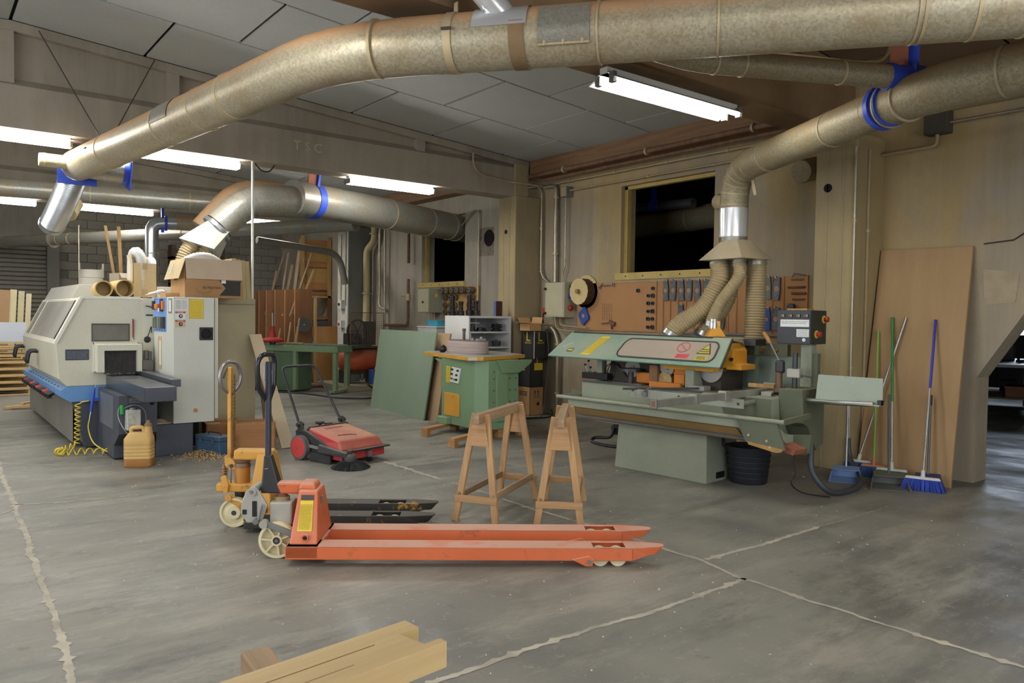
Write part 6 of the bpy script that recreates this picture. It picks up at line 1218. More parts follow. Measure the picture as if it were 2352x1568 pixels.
lettering('L', .20, M_YSTICK, c3_, (.0, -.142, .34), XA, ZA); lettering('LEUCO', .045, M_YSTICK, c3_, (.01, -.142, .25), XA, ZA); lettering('L', .20, M_YSTICK, c3_, (-.127, .0, .34), NY, ZA); lettering('LEUCO', .045, M_YSTICK, c3_, (-.127, .0, .25), NY, ZA); MB().bx(-.13, -.122, -.144, -.136, .0, .43).build('corner_tape', M_WSTICK, c3_)
carton('tool_box', 'plain black carton pushed behind the lettered one', (7.92, 9.33, .887), 0, .10, .27, .41, M_BBOX, open_top=False)
carton('cardboard_box', 'small open carton on top of the black boxes', (7.66, 9.32, 1.324), R(2), .24, .24, .12, M_CARD, (('left', -10, .09, None), ('back', -60, .1, None), ('right', -75, .1, None)))
solo(MB().tube(spline([(7.84, 9.13, 1.3), (7.86, 9.1, .9), (7.80, 9.08, .5), (7.66, 9.0, .05), (7.45, 8.95, .012), (7.2, 9.2, .012)], 8), .009, 6), 'cable', mat('cable_grey', (70, 68, 66), .6), 'thin cable hanging over the stacked boxes to the floor', 'cable', smooth=50)
solo(MB().tube(spline([(7.95, 9.12, .08), (7.7, 8.85, .02), (7.3, 8.9, .012), (6.9, 9.1, .012), (6.5, 9.3, .012)], 8), .012, 6), 'cable', M_BLACK, 'black cable lying on the floor between wall and sander', 'cable', smooth=50)

# ------------------------------------------------------------------ switch boxes
eb = thing('switch_box', 'grey wall switch box with blue and red sockets', 'switch box', (7.94, 8.94, 1.545)); M_EB = mat('box_grey', (182, 176, 146), .55, var=.06, scale=3)
MB().bx(-.12, .11, -.22, .22, 0, .535).build('box_body', M_EB, eb, bevel=.006); MB().bx(-.128, -.12, -.20, .215, .015, .52).build('box_door', M_EB, eb, bevel=.004)
for z in (.06, .44): MB().cyl((-.128, .20, z), (-.155, .20, z), .02).build('door_lock', M_BLACK, eb)
for z, cc in ((.30, M_BLUE), (.12, M_REDP)): MB().lathe([(.045, 0), (.045, .04), (.035, .055)], (.0, -.22, z+.03), (0, -1, -.3), 16).build('socket', cc, eb, smooth=40)
MB().bx(-.02, .02, -.226, -.22, .42, .50).build('isolator', M_GREYPL, eb); MB().box((-.1, .25, .10), (.06, .07, .09)).build('red_plug', M_REDP, eb, bevel=.008)
MB().tube(spline([(-.1, .27, .08), (-.1, .30, -.02), (-.1, .28, -.1)], 5), .012, 8).build('plug_cable', M_BLACK, eb)
e2 = thing('switch_box', 'small grey switch box below the far window', 'switch box', (7.9, 12.7, 1.6)); MB().bx(-.15, .15, -.2, .2, 0, .46).build('box_body', mat('box_grey_dark', (150, 148, 128), .55, var=.06), e2, bevel=.006); MB().bx(-.156, -.15, -.19, .19, .01, .45).build('box_door', M_EB, e2); MB().bx(-.02, .04, -.205, -.2, .30, .36).build('warning_mark', M_YSTICK, e2); MB().cyl((-.16, .0, .2), (-.175, .0, .2), .02).build('door_lock', M_BLACK, e2)
for k in range(3): MB().cyl((-.08+.06*k, -.1, 0), (-.08+.06*k, -.1, -.25), .014).build('conduit', M_GALV, e2)

# ------------------------------------------------------------------ pegboard with tooling
pb = thing('pegboard', 'long brown tool board under the near window', 'tool board', (8.03, 6.75, 1.36)); M_PEG = mat('hardboard', (178, 130, 84), .75, var=.07, scale=1.6)
MB().bx(-.012, .018, -1.95, 1.88, 0, .70).build('board', M_PEG, pb); MB().bx(-.05, -.012, -1.95, .2, -.005, .02).build('bottom_strip', M_GREYPL, pb)
M_BATT = wood('batten', (190, 140, 86), (158, 110, 64), 'z')
for y in (7.046, 6.927, 6.80, 6.664, 6.535, 6.40, 6.27, 6.13, 6.0, 5.87, 5.75, 5.60, 5.49, 5.365, 5.245, 5.10): MB().bx(-.025, -.012, y-6.75-.008, y-6.75+.008, .02, .70).build('batten', M_BATT, pb)
m = MB()
for i in range(6):
    for j in range(9): m.lathe([(.006, 0), (.006, .002)], (-.013, 8.08-.036*i-6.75, .17+.027*j), (-1, 0, 0), 6)
m.build('peg_hole', M_BLACK, pb)['kind'] = 'stuff'
M_KNIFE = mat('knife_steel', (92, 96, 102), .4, .6, var=.25, scale=14); M_KNIFEB = mat('knife_blue', (48, 84, 156), .45, .1, var=.1); M_KNIFEG = mat('knife_greenish', (100, 110, 104), .45, .4, var=.2)
def knife(label, y, z, m, flip=1, h=.27):
    """moulding head blade: waisted bar with a hub hole"""
    t = thing('cutter_knife', label, 'cutter', (8.0, y, z), 0, 'cutter knives hung on the tool board'); f = flip; k = h/.27
    pts = [(-.045*f, .13*k), (.025*f, .14*k), (.03*f, .125*k), (.042*f, .05), (.046*f, 0), (.042*f, -.05), (.05*f, -.13*k), (-.02*f, -.14*k), (-.03*f, -.125*k), (-.042*f, -.05), (-.046*f, 0), (-.04*f, .05)]
    MB().prism(pts, -.014, .006, 'x').build('knife_body', m, t, bevel=.002)
    MB().lathe([(.03, 0), (.03, .003)], (-.0145, 0, 0), (-1, 0, 0), 14).build('hub_ring', M_STEEL if m is not M_KNIFEB else M_KNIFEB, t); MB().lathe([(.022, 0), (.022, .004)], (-.0155, 0, 0), (-1, 0, 0), 14).build('hub_hole', M_PEG, t)
    MB().bx(-.016, .004, .018*f-.008, .018*f+.012, .125*k, .15*k).build('cutting_tip', M_STEEL, t)
for y, z, m, f, lab in ((6.865, 1.925, M_KNIFE, -1, 'first dark knife from the left in the upper row'), (6.735, 1.925, M_KNIFE, 1, 'second dark knife from the left in the upper row'), (6.60, 1.92, M_KNIFE, -1, 'third dark knife from the left in the upper row'), (6.47, 1.92, M_KNIFE, 1, 'fourth dark knife from the left in the upper row'), (6.335, 1.915, M_KNIFEB if False else M_KNIFE, -1, 'fifth dark knife in the upper row, half behind the hose'),
                        (6.20, 1.915, M_KNIFE, 1, 'sixth dark knife in the upper row, behind the hose'), (5.535, 1.93, M_KNIFE, -1, 'dark knife in the upper row right beside the straight hose'), (5.428, 1.93, M_KNIFEG, 1, 'greenish knife right of the straight hose, upper row'), (5.303, 1.925, M_KNIFEG, -1, 'second greenish knife right of the straight hose, upper row'), (5.18, 1.915, M_KNIFE, 1, 'rightmost slate knife of the upper row'),
                        (6.60, 1.60, M_KNIFE, -1, 'lower knife left of the thick hose'), (5.95, 1.56, M_KNIFE, 1, 'lower knife between the hoses'), (5.53, 1.555, M_KNIFE, -1, 'lower knife beside the straight hose'), (5.418, 1.555, M_KNIFEG, 1, 'greenish lower knife right of the straight hose'), (5.301, 1.555, M_KNIFEB, -1, 'bright blue knife in the lower row'), (5.18, 1.56, M_KNIFE, 1, 'lower knife partly behind the control box')):
    knife(lab, y, z, m, f)
def bush(label, y, z, r):
    solo(MB().lathe([(r, 0), (r, .022), (r*.6, .022), (r*.6, .004)], (8.018, y, z), (-1, 0, 0), 14), 'bushing', M_DSTEEL, label, 'bushing', group='bushings on the tool board', smooth=40)
bush('single bushing hung apart on the left half of the board', 7.383, 1.934, .03)
for j, (z, w) in enumerate(((1.96, 1), (1.86, 2), (1.755, 2), (1.645, 2), (1.54, 2), (1.425, 2))):
    bush(('top', 'second', 'third', 'fourth', 'fifth', 'bottom')[j]+' bushing of the right column on the tool board', 7.11, z, .026+.006*(j % 2))
    if w == 2: bush(('', 'second', 'third', 'fourth', 'fifth', 'bottom')[j]+' bushing of the left column on the tool board', 7.19, z, .024+.005*((j+1) % 2))
bs = thing('blade_stack', 'thick round stack of cream saw blades left of the tool board', 'saw blades', (7.98, 8.45, 1.935)); M_CRM = mat('blade_cream', (206, 184, 132), .6, var=.08)
MB().lathe([(.25, 0), (.25, .012)], (.05, -.0, 0), (-1, 0, 0), 36).build('backing_disc', M_CRM, bs, smooth=30)
for k in range(9):
    pts = [(.0, 0)]; n = 30; pp_ = []
    for j in range(n): a = 2*PI*j/n; rr = .20*(1 if j % 2 else .965); pp_.append((rr*math.cos(a), rr*math.sin(a)))
    MB().prism(pp_, .03-.018*k, .037-.018*k, 'x').build('blade_disc', mat('blade_brown', (92, 66, 46), .8, var=.3, scale=30) if k < 8 else M_CRM, bs)
MB().cyl((-.10, 0, 0), (-.16, 0, 0), .035).build('hub_bolt', mat('hub_ochre', (150, 116, 66), .6), bs, smooth=40)
for k in range(6): a = PI*k/3+.3; MB().bar((-.1085, .09*math.cos(a), .09*math.sin(a)), (-.1085, .17*math.cos(a+.25), .17*math.sin(a+.25)), .005, .002, (-1, 0, 0)).build('blade_slot', M_INK, bs)
bc_ = thing('groove_cutter', 'blue toothed cutter hung under the blade stack', 'cutter', (8.0, 8.46, 1.57)); pts = []
for j in range(16): a = 2*PI*j/16; rr = .13 if j % 4 in (0, 1) else .105; pts.append((rr*math.cos(a)*.85, rr*math.sin(a)*1.08))
MB().prism(pts, -.02, .01, 'x').build('cutter_disc', M_KNIFEB, bc_, bevel=.003); MB().lathe([(.03, 0), (.03, .002)], (-.0205, 0, 0), (-1, 0, 0), 12).build('cutter_bore', M_PEG, bc_)
wr = thing('wrench', 'bent silver wrench hanging at the top left of the board', 'wrench', (8.0, 8.0, 2.03)); MB().tube([(0, .13, -.03), (0, .09, .015), (0, .06, -.01), (0, -.12, .0)], [.010, .012, .012, .010], 8).build('wrench_shaft', M_STEEL, wr); MB().lathe([(.028, 0), (.028, .014), (.016, .014), (.016, 0), (.028, 0)], (.007, -.13, 0), (-1, 0, 0), 12, cap=False).build('wrench_eye', M_STEEL, wr); MB().lathe([(.022, 0), (.022, .014), (.012, .014), (.012, 0), (.022, 0)], (.007, .14, -.04), (-1, 0, 0), 12, cap=False).build('wrench_eye', M_STEEL, wr)
for i, (y, z, L, r, lab, m) in enumerate(((4.92, 2.02, .16, .008, 'lower silver hex key at the right end of the board', M_STEEL), (4.93, 1.93, .22, .012, 'upper rusty rod at the right end of the board', M_RUST), (4.90, 1.86, .18, .012, 'middle rusty rod at the right end of the board', M_RUST), (4.90, 1.79, .16, .008, 'lowest rusty rod at the right end of the board', M_RUST))):
    solo(MB().cyl((8.0, y-L/2, z), (8.0, y+L/2, z), r, seg=8), 'tool_rod', m, lab, 'rod', smooth=40)
solo(MB().tube(fillet([(8.0, 4.82, 2.06), (8.0, 4.97, 2.09), (8.0, 4.99, 2.05)], .02), .008, 8), 'hex_key', M_STEEL, 'bent silver hex key at the top right of the board', 'hex key', smooth=40)
solo(MB().lathe([(.04, 0), (.03, .03), (.045, .05)], (8.01, 4.98, 1.70), (-1, 0, 0), 12), 'small_fitting', M_DSTEEL, 'small dark fitting below the rusty rods', 'fitting', smooth=40)
br_ = thing('clamp_tool', 'rusty clamp with a thin arm hung low on the board', 'clamp', (8.0, 7.93, 1.44)); MB().box((0, -.06, .03), (.03, .12, .06), (.3, 0, 0)).build('clamp_body', M_RUST, br_); MB().bar((0, .0, .04), (0, .16, .02), .012, .012).build('clamp_arm', M_RUST, br_); MB().bar((0, -.04, .02), (0, -.06, -.06), .02, .02, (1, 0, 0)).build('clamp_leg', M_RUST, br_)

# far cutter rack beside the far window
rk = thing('cutter_rack', 'ochre peg rack of cutter heads below the far window', 'tool rack', (8.03, 11.8, 1.45)); MB().bx(-.012, .015, -.56, .56, 0, .64).build('board', mat('rack_ochre', (190, 148, 84), .75, var=.08), rk)
M_CUT = mat('cutter_brown', (104, 92, 74), .55, .3, var=.25, scale=18)
def pegcut(label, y, z, n, r=.055):
    t = thing('moulding_cutter', label, 'cutter', (8.01, y, z), 0, 'cutter heads on the ochre rack')
    for k in range(n): MB().lathe([(r*.9, 0), (r, .006), (r, .034), (r*.9, .04)], (-.005-.042*k, 0, 0), (-1, 0, 0), 14).build('cutter_ring', M_CUT, t, smooth=40)
    MB().cyl((0, 0, 0), (-.042*n-.02, 0, 0), .012).build('peg', M_DSTEEL, t)
rows = ('top', 'second', 'third', 'bottom')
for j, z in enumerate((2.015, 1.885, 1.74, 1.61)):
    for i, y in enumerate((12.30, 12.12, 11.95, 11.78, 11.60, 11.38)):
        if j and i in (3, 4): continue
        pegcut('%s-row cutter head, %s on the ochre rack' % (rows[j], ('first from left', 'second from left', 'third from left', 'fourth from left', 'fifth from left', 'at the right end')[i]), y, z, 1 if i < 3 and j else 3, .06)
# ------------------------------------------------------------------ things around the planer: crates, toolbox, planks
M_CRATE = wood('crate_ply', (178, 128, 80), (148, 100, 60), 'x', .75, 5, .35); M_PLY = wood('ply_red', (150, 92, 54), (118, 68, 38), 'z', .65, 4)
def crate(label, loc, rot, w, d, h, m):
    t = thing('wooden_crate', label, 'crate', loc, rot); th = .018
    for a, b, c, e in ((-w/2, w/2, -d/2, -d/2+th), (-w/2, w/2, d/2-th, d/2), (-w/2, -w/2+th, -d/2, d/2), (w/2-th, w/2, -d/2, d/2)): MB().bx(a, b, c, e, 0, h).build('crate_side', m, t, bevel=.002)
    MB().bx(-w/2+th, w/2-th, -d/2+th, d/2-th, h-.05, h-.03).build('crate_fill', mat('crate_dusty', (178, 152, 116), .95, var=.1, bump=.3), t); MB().bar((-w*.1, -d*.4, h+.005), (w*.45, -d*.36, h+.005), .03, .012).build('loose_strip', M_CRATE, t); return t
crate('low wooden crate behind the yellow truck handle', (3.06, 8.66, 0), R(-20), .44, .42, .31, M_CRATE)
crate('second wooden crate half hidden by the yellow handle', (2.86, 9.2, 0), R(-10), .4, .4, .26, M_CRATE)
tbx = thing('tool_chest', 'dusty blue metal toolbox on the floor beside the cabinet', 'toolbox', (2.60, 8.62, 0), R(22)); M_TBX = mat('toolbox_blue', (66, 98, 128), .5, .1, var=.15, scale=6, dust=.8, dustcol=(146, 142, 132))
MB().bx(-.10, .10, -.2, .2, 0, .20).build('chest_body', M_TBX, tbx, bevel=.006); MB().bx(-.105, .105, -.205, .205, .15, .155).build('lid_seam', M_DSTEEL, tbx); MB().tube(fillet([(0, -.1, .2), (0, -.1, .225), (0, .1, .225), (0, .1, .2)], .015), .008, 8).build('carry_handle', M_DSTEEL, tbx)
for y in (-.1, .1): MB().bx(-.112, -.104, y-.02, y+.02, .12, .17).build('latch', M_STEEL, tbx)
o = solo(MB().bar((0, 0, 0), (-.055, .93, 1.27), .15, .02, (0, -.8, .6)), 'leaning_plank', mat('plank_pale', (188, 172, 144), .75, var=.06, scale=2), 'long pale plank leaning behind the navy handle', 'plank'); o.location = (3.355, 8.42, .01)
solo(MB().hexa([(3.42, 9.30, 0), (3.62, 9.30, 0), (3.62, 9.32, 0), (3.42, 9.32, 0), (3.42, 9.62, .98), (3.58, 9.62, .98), (3.58, 9.64, .98), (3.42, 9.64, .98)]), 'leaning_board', mat('board_brown', (124, 94, 66), .75, var=.08), 'brown board leaning beside the white pole', 'board', base=(3.5, 9.4, 0))
sdm = MB()
for k in range(420):
    x, y = rnd.gauss(2.5, .14), rnd.gauss(8.55, .2); z = max(0, .05-.18*abs(x-2.5)-.1*abs(y-8.55))*rnd.random(); sdm.box((x, y, z+.004), (.02, .012, .006), (rnd.random(), rnd.random(), rnd.random()*3))
tag(sdm.build('sawdust_heap', mat('sawdust', (196, 164, 116), .95, var=.1)), 'small heap of sawdust under the control cabinet', 'sawdust', kind='stuff')

# ------------------------------------------------------------------ far left: pallets, leaning sheets, offcuts
M_PAL = wood('pallet_pine', (222, 194, 142), (190, 158, 104), 'x'); ord_ = ('bottom', 'second', 'third', 'fourth', 'fifth', 'sixth', 'seventh', 'top')
p0_ = thing('wood_pallet', 'bottom pallet of the stack at the left picture edge', 'pallet', (1.0, 16.95, 0), 0, 'pallets stacked at the left edge')
for y in (-.5, -.17, .16, .48): MB().bx(-.75, .75, y-.06, y+.06, .095, .118).build('deck_board', M_PAL, p0_)
for y in (-.5, 0, .48): MB().bx(-.75, .75, y-.055, y+.055, 0, .02).build('skid_board', M_PAL, p0_)
for x in (-.69, 0, .69):
    for y in (-.5, 0, .48): MB().bx(x-.06, x+.06, y-.055, y+.055, .02, .095).build('block', M_PAL, p0_)
for k in range(1, 8): dup(p0_, (1.0+rnd.uniform(-.02, .02), 16.95+rnd.uniform(-.02, .02), .1195*k), rnd.uniform(-.01, .01), ord_[k]+' pallet of the stack at the left picture edge')
o = solo(MB().bx(.55, 1.62, 0, .02, 0, .36), 'grey_sheet', mat('sheet_bluegrey', (172, 178, 190), .5, var=.04), 'pale blue-grey sheet standing on the pallet stack', 'sheet'); o.location = (0, 16.55, .9575); o.rotation_euler = (R(-6), 0, 0)
for i, (x0, x1, h, cc, lab) in enumerate(((.6, 1.38, 2.0, (148, 118, 84), 'brown tall sheet leaning behind the pallet stack'), (1.36, 1.47, 2.02, (186, 176, 140), 'first narrow pale sheet beside the brown sheet'), (1.48, 1.58, 2.0, (178, 168, 134), 'second narrow pale sheet beside the brown sheet'), (1.59, 1.68, 1.96, (190, 180, 146), 'rightmost narrow pale sheet leaning behind the pallets'))):
    o = solo(MB().bx(x0, x1, 0, .02, 0, h), 'tall_sheet', mat('sheet_tall%d' % i, cc, .75, var=.06), lab, 'sheet', group='tall sheets behind the pallets'); o.location = (.02*i, 17.62+.02*i, 0); o.rotation_euler = (R(-4), R(3.0), 0)
for i, (x, y, a, L) in enumerate(((1.28, 14.3, 20, .35), (1.36, 14.0, -15, .4), (1.45, 14.35, 50, .4), (1.30, 14.15, 5, .45), (1.5, 14.1, -40, .3))):
    o = solo(MB().box((0, 0, .02), (L, .06, .035)), 'wood_offcut', M_PAL, ('farthest', 'nearest', 'rightmost', 'lowest', 'shortest')[i]+' pine offcut in the heap by the planer base', 'offcut', group='pine offcuts by the planer'); o.location = (x, y, .022*(i % 3)); o.rotation_euler = (0, 0, R(a))

# ------------------------------------------------------------------ far bay: lumber rack, timbers, saw bench, compressor
rk2 = thing('lumber_rack', 'brown lumber rack of upright dividers in the far bay', 'rack', (6.8, 17.2, 0)); M_DIV = wood('divider_ply', (138, 94, 58), (108, 70, 42), 'z', .6, 4); M_EDGE = mat('ply_edge', (196, 152, 98), .8)
for y in (16.19, 16.77, 17.37, 17.93, 18.42, 18.95):
    d = MB().bx(-.2, .18 if y > 16.3 else .2, y-17.2, y-17.18, 0, 2.09).build('divider', M_DIV, rk2); MB().bx(-.206, -.2, y-17.2, y-17.18, 0, 2.09).build('divider_edge', M_EDGE, d)
MB().bx(-.2, .40, -1.0, 1.9, .0, .05).build('rack_floor', M_DIV, rk2); MB().bx(.24, .30, -1.03, -.97, 0, 1.9).build('rack_post', M_STICK, rk2)
M_TIM = wood('old_strip', (176, 150, 116), (138, 114, 86), 'z')
tims = [((7.2, 18.3, 3.11), (6.871, 18.2, 2.167), .03, 'thin grey'), ((7.039, 17.7, 2.99), (6.875, 17.6, 2.154), .035, 'straight'), ((7.10, 17.6, 2.7), (6.95, 17.5, 2.15), .05, 'short'), ((7.092, 17.1, 3.26), (6.92, 17.0, 2.14), .06, 'thickest'), ((7.2, 17.15, 2.865), (6.951, 17.05, 2.14), .03, 'dark slanting'), ((7.219, 16.7, 2.995), (6.91, 16.6, 2.135), .026, 'longest pink'), ((7.177, 16.65, 2.94), (6.85, 16.55, 2.13), .026, 'paired pink'), ((7.19, 16.55, 2.545), (6.993, 16.5, 2.137), .035, 'stubby'), ((6.962, 18.25, 2.575), (6.84, 18.15, 2.165), .045, 'leftmost short')]
for a, b, w, nm in tims: solo(MB().bar(a, V(*b)+(V(*b)-V(*a)).normalized()*.7, w, w*.7, (0, 1, 0)), 'timber_strip', M_TIM, nm+' timber strip standing in the far lumber rack', 'timber', group='timbers standing in the lumber rack')
low = [(6.66, 16.05, 1.45, 6.45, .3), (6.62, 16.45, 1.3, 6.42, .25), (6.64, 16.5, 1.35, 6.5, .2), (6.6, 17.0, 1.2, 6.42, .2), (6.64, 16.1, 1.25, 6.5, .2), (6.6, 16.12, 1.1, 6.52, .2)]
for i, (x1, y, z, x0, dy) in enumerate(low): solo(MB().bar((x1-.02, y, z), (x0-.12, y-dy, .05), .028, .02, (0, 1, 0)), 'timber_strip', M_TIM, ('first', 'second', 'third', 'fourth', 'fifth', 'sixth')[i]+' pale strip leaning low against the rack dividers', 'timber', group='strips leaning low on the dividers')
sb = thing('circular_blade', 'big grey circular saw blade hung on the last divider', 'saw blade', (6.80, 16.17, 1.30)); pts = []
for j in range(48): a = 2*PI*j/48; rr = .17 if j % 2 else .164; pts.append((rr*math.cos(a), rr*math.sin(a)))
MB().prism(pts, -.012, -.006, 'y').build('blade_disc', mat('blade_dull', (96, 94, 90), .45, .4, var=.15), sb); MB().lathe([(.015, 0), (.015, .004)], (0, -.012, 0), (0, -1, 0), 10).build('blade_bore', M_BAND, sb)
fr = thing('frame_rack', 'orange timber frame rack beside the far column', 'rack', (7.65, 17.5, 0)); M_FR = wood('frame_orange', (176, 124, 74), (144, 98, 56), 'x', .7, 4)
for z0, z1 in ((3.18, 3.32), (2.66, 2.80), (2.13, 2.30)): MB().bx(-.42, .42, -.03, 0, z0, z1).build('cross_board', M_FR, fr)
for x in (-.40, .28): MB().bx(x, x+.09, -.06, -.03, 1.95, 3.4).build('upright', M_STICK, fr)
MB().bx(-.28, .3, .02, .04, 2.3, 3.18).build('back_panel', mat('panel_ochre', (176, 138, 78), .8, var=.08), fr); MB().bx(-.42, .42, -.06, .3, 1.93, 1.98).build('rack_shelf', M_STICK, fr); MB().bx(-.42, .38, .05, .25, 2.0, 2.12).build('stored_beam', M_FR, fr)
for x in (-.38, .3): MB().bx(x, x+.08, -.06, .02, 0, 1.95).build('lower_upright', M_DIV, fr)
MB().bx(-.42, .42, -.05, .3, 1.42, 1.47).build('lower_shelf', M_FR, fr); MB().hexa([(-.2, -.2, .9), (.35, -.2, .9), (.35, -.18, .9), (-.2, -.18, .9), (-.1, .0, 1.4), (.4, .0, 1.4), (.4, .02, 1.4), (-.1, .02, 1.4)]).build('grey_offcut', mat('offcut_slate', (82, 80, 76), .7), fr)
solo(MB().hexa([(7.3, 16.6, 0), (8.0, 16.6, 0), (8.0, 16.62, 0), (7.3, 16.62, 0), (7.3, 16.9, 1.25), (8.0, 16.9, 1.25), (8.0, 16.92, 1.25), (7.3, 16.92, 1.25)]), 'plywood_sheet', wood('ply_ochre', (186, 138, 82), (162, 114, 62), 'z', .7, 4), 'ochre plywood sheet leaning behind the far saw bench', 'sheet', base=(7.6, 16.7, 0))
solo(MB().bx(5.0, 6.3, 20.0, 20.35, 1.5, 1.56).bx(5.0, 6.3, 20.0, 20.35, 2.2, 2.26).bx(5.0, 6.3, 20.0, 20.35, 2.85, 2.91).bx(5.0, 5.08, 20.0, 20.35, 0, 3.2).bx(6.2, 6.28, 20.0, 20.35, 0, 3.2), 'wall_shelf', mat('shelf_darkwood', (86, 66, 50), .8, var=.15), 'dark timber shelf against the far block wall', 'shelf')
# saw bench with roller table
ax_ = V(-.55, .835, 0).normalized(); M_SBG = mat('bench_green', (116, 140, 106), .55, var=.08, scale=3, dust=.4)
sbn = thing('saw_bench', 'green saw bench with long roller table in the far bay', 'saw bench', (6.42, 13.62, 0), math.atan2(.835, -.55))
# local x along the table away from the near end, local -y towards the wall side
MB().bx(0, 2.3, -.04, 0, .80, .92).build('front_beam', M_SBG, sbn, bevel=.004); MB().bx(0, 2.3, -.52, -.48, .80, .92).build('rear_beam', M_SBG, sbn, bevel=.004); MB().bx(0, .04, -.5, 0, .80, .92).build('end_beam', M_SBG, sbn)
for k in range(14): MB().cyl((.12+k*.16, -.02, .905), (.12+k*.16, -.5, .905), .025, seg=10).build('roller', M_STEEL, sbn, smooth=40)
for y in (-.04, -.46): MB().bx(.06, .14, y-.08 if y < -.2 else y-.06, y+.02, .05, .82).build('leg', M_SBG, sbn, bevel=.004)
MB().bx(.04, .16, -.66, .08, .03, .07).build('foot_bar', M_SBG, sbn)
for y in (-.64, .06): MB().lathe([(.025, 0), (.03, .015), (.01, .03)], (.1, y, 0), (0, 0, 1), 10).build('levelling_foot', M_DSTEEL, sbn)
MB().bx(1.0, 1.75, -.62, -.02, .02, .80).build('motor_cabinet', mat('bench_green_dark', (84, 106, 80), .6, var=.1), sbn, bevel=.006); MB().bx(.95, 1.02, -.08, .0, .05, .80).build('leg', M_SBG, sbn); MB().bx(1.5, 1.57, .0, .02, .1, .78).build('leg', M_SBG, sbn); MB().bx(1.9, 2.4, -.7, .1, .1, .90).build('saw_body', M_SBG, sbn, bevel=.01)
MB().bx(2.0, 2.3, .1, .104, .55, .85).build('blue_cover', mat('cover_slate', (54, 76, 96), .5), sbn); MB().bx(.02, 1.5, -.40, -.34, .925, .95).build('fence_rail', M_SBG, sbn)
MB().bx(-.02, .16, -1.02, -.5, .86, .92).build('side_rail', mat('rail_dark', (70, 84, 70), .5, .2), sbn)
rc = thing('red_clamp', 'red screw clamp tool standing on the far saw bench', 'clamp', (5.62, 14.92, .93)); MB().lathe([(.20, 0), (.22, .03), (.20, .06), (.07, .09), (.05, .2)], (0, 0, .05), (0, 0, 1), 18).build('clamp_base', M_REDP, rc, smooth=40); MB().cyl((0, 0, .2), (0, 0, .62), .025).build('clamp_screw', M_STEEL, rc, smooth=40); MB().cyl((0, 0, .2), (0, 0, .36), .045).build('clamp_collar', M_REDP, rc, smooth=40); MB().cyl((0, 0, -.005), (0, 0, .06), .06).build('clamp_stem', M_DSTEEL, rc)
for i in range(4):
    o = solo(MB().box((0, 0, .012), (.5+.1*i, .07, .02)), 'wood_strip', M_STICK, ('first', 'second', 'third', 'fourth')[i]+' loose strip lying on the far roller table', 'strip', group='loose strips on the roller table'); o.location = (5.92-.10*i, 14.62+.12*i, .952); o.rotation_euler = (0, 0, R(118+6*i))
solo(MB().tube(spline([(5.3, 15.6, .02), (5.5, 14.8, .015), (5.9, 13.9, .012), (6.1, 13.0, .012), (6.5, 12.6, .012), (7.0, 13.0, .02), (7.1, 13.7, .15)], 8), .018, 8), 'floor_hose', M_BLACK, 'black hose snaking on the floor before the saw bench', 'hose', smooth=50)
solo(MB().tube(spline([(5.4, 16.0, .05), (5.9, 15.4, .05), (6.3, 15.1, .05), (6.7, 14.9, .06)], 8), .045, 8), 'floor_hose', M_RUST, 'rusty ribbed hose lying under the saw bench', 'hose', smooth=50)
cp = thing('air_compressor', 'rusty red air compressor with wire guard on a plinth', 'compressor', (7.3, 14.55, 0)); M_TANK = mat('tank_red', (188, 92, 62), .55, .1, var=.15, scale=4, dust=.9, dustcol=(140, 112, 88))
MB().tube([(-.42, 0, .60), (-.38, 0, .60), (-.30, 0, .60), (.40, 0, .60), (.46, 0, .60), (.5, 0, .60)], [.10, .2, .25, .25, .2, .1], 28).build('tank', M_TANK, cp, smooth=50)
for x in (-.3, .3): MB().bx(x-.04, x+.04, -.2, .2, .12, .4).build('tank_foot', M_DSTEEL, cp)
MB().bx(-.35, .45, -.22, .22, .85, .88).build('motor_deck', M_RUST, cp); MB().lathe([(.24, 0), (.24, .05), (.21, .05), (.21, 0), (.24, 0)], (-.02, .02, 1.2), (0, -1, 0), 24, cap=False).build('flywheel_rim', M_DSTEEL, cp, smooth=40)
for k in range(6): a = PI*k/3; MB().bar((-.02, 0, 1.2), (-.02+.22*math.cos(a), 0, 1.2+.22*math.sin(a)), .02, .03, (0, 1, 0)).build('flywheel_spoke', M_DSTEEL, cp)
MB().bx(.12, .42, .02, .3, .9, 1.4).build('pump_block', mat('pump_soot', (66, 60, 54), .7, var=.2), cp, bevel=.01); MB().bx(-.2, .1, .1, .3, .88, 1.15).build('motor', M_DSTEEL, cp, bevel=.02)
g = MB()
for k in range(19): x = -.28+k*.04; g.bx(x-.002, x+.002, -.262, -.258, .88, 1.55)
for k in range(18): z = .88+k*.04; g.bx(-.28, .44, -.262, -.258, z-.002, z+.002)
g.build('wire_guard', mat('guard_wire', (120, 106, 88), .6, .3), cp)['kind'] = 'stuff'
MB().tube([(-.3, -.26, .88), (-.3, -.26, 1.58), (.46, -.26, 1.58), (.46, -.26, .88)], .010, 6).build('guard_frame', M_RUST, cp)
MB().cyl((.1, .0, .30), (.1, .0, .16), .03).bx(-.25, .0, -.1, .1, .15, .3).build('drain_valve', M_STEEL, cp)
struct(MB().bx(6.72, 8.04, 13.9, 15.35, 0, .12), 'trim_plinth', mat('plinth_concrete', (148, 138, 118), .9, var=.1, bump=.2), bevel=.01)
bcn = thing('oil_can', 'blue can standing beside the compressor', 'can', (7.45, 14.12, .121)); MB().bx(-.09, .09, -.07, .07, 0, .30).build('can_body', mat('can_blue', (60, 96, 168), .45), bcn, bevel=.012); MB().cyl((.04, 0, .3), (.04, 0, .33), .025).build('can_cap', M_WSTICK, bcn)
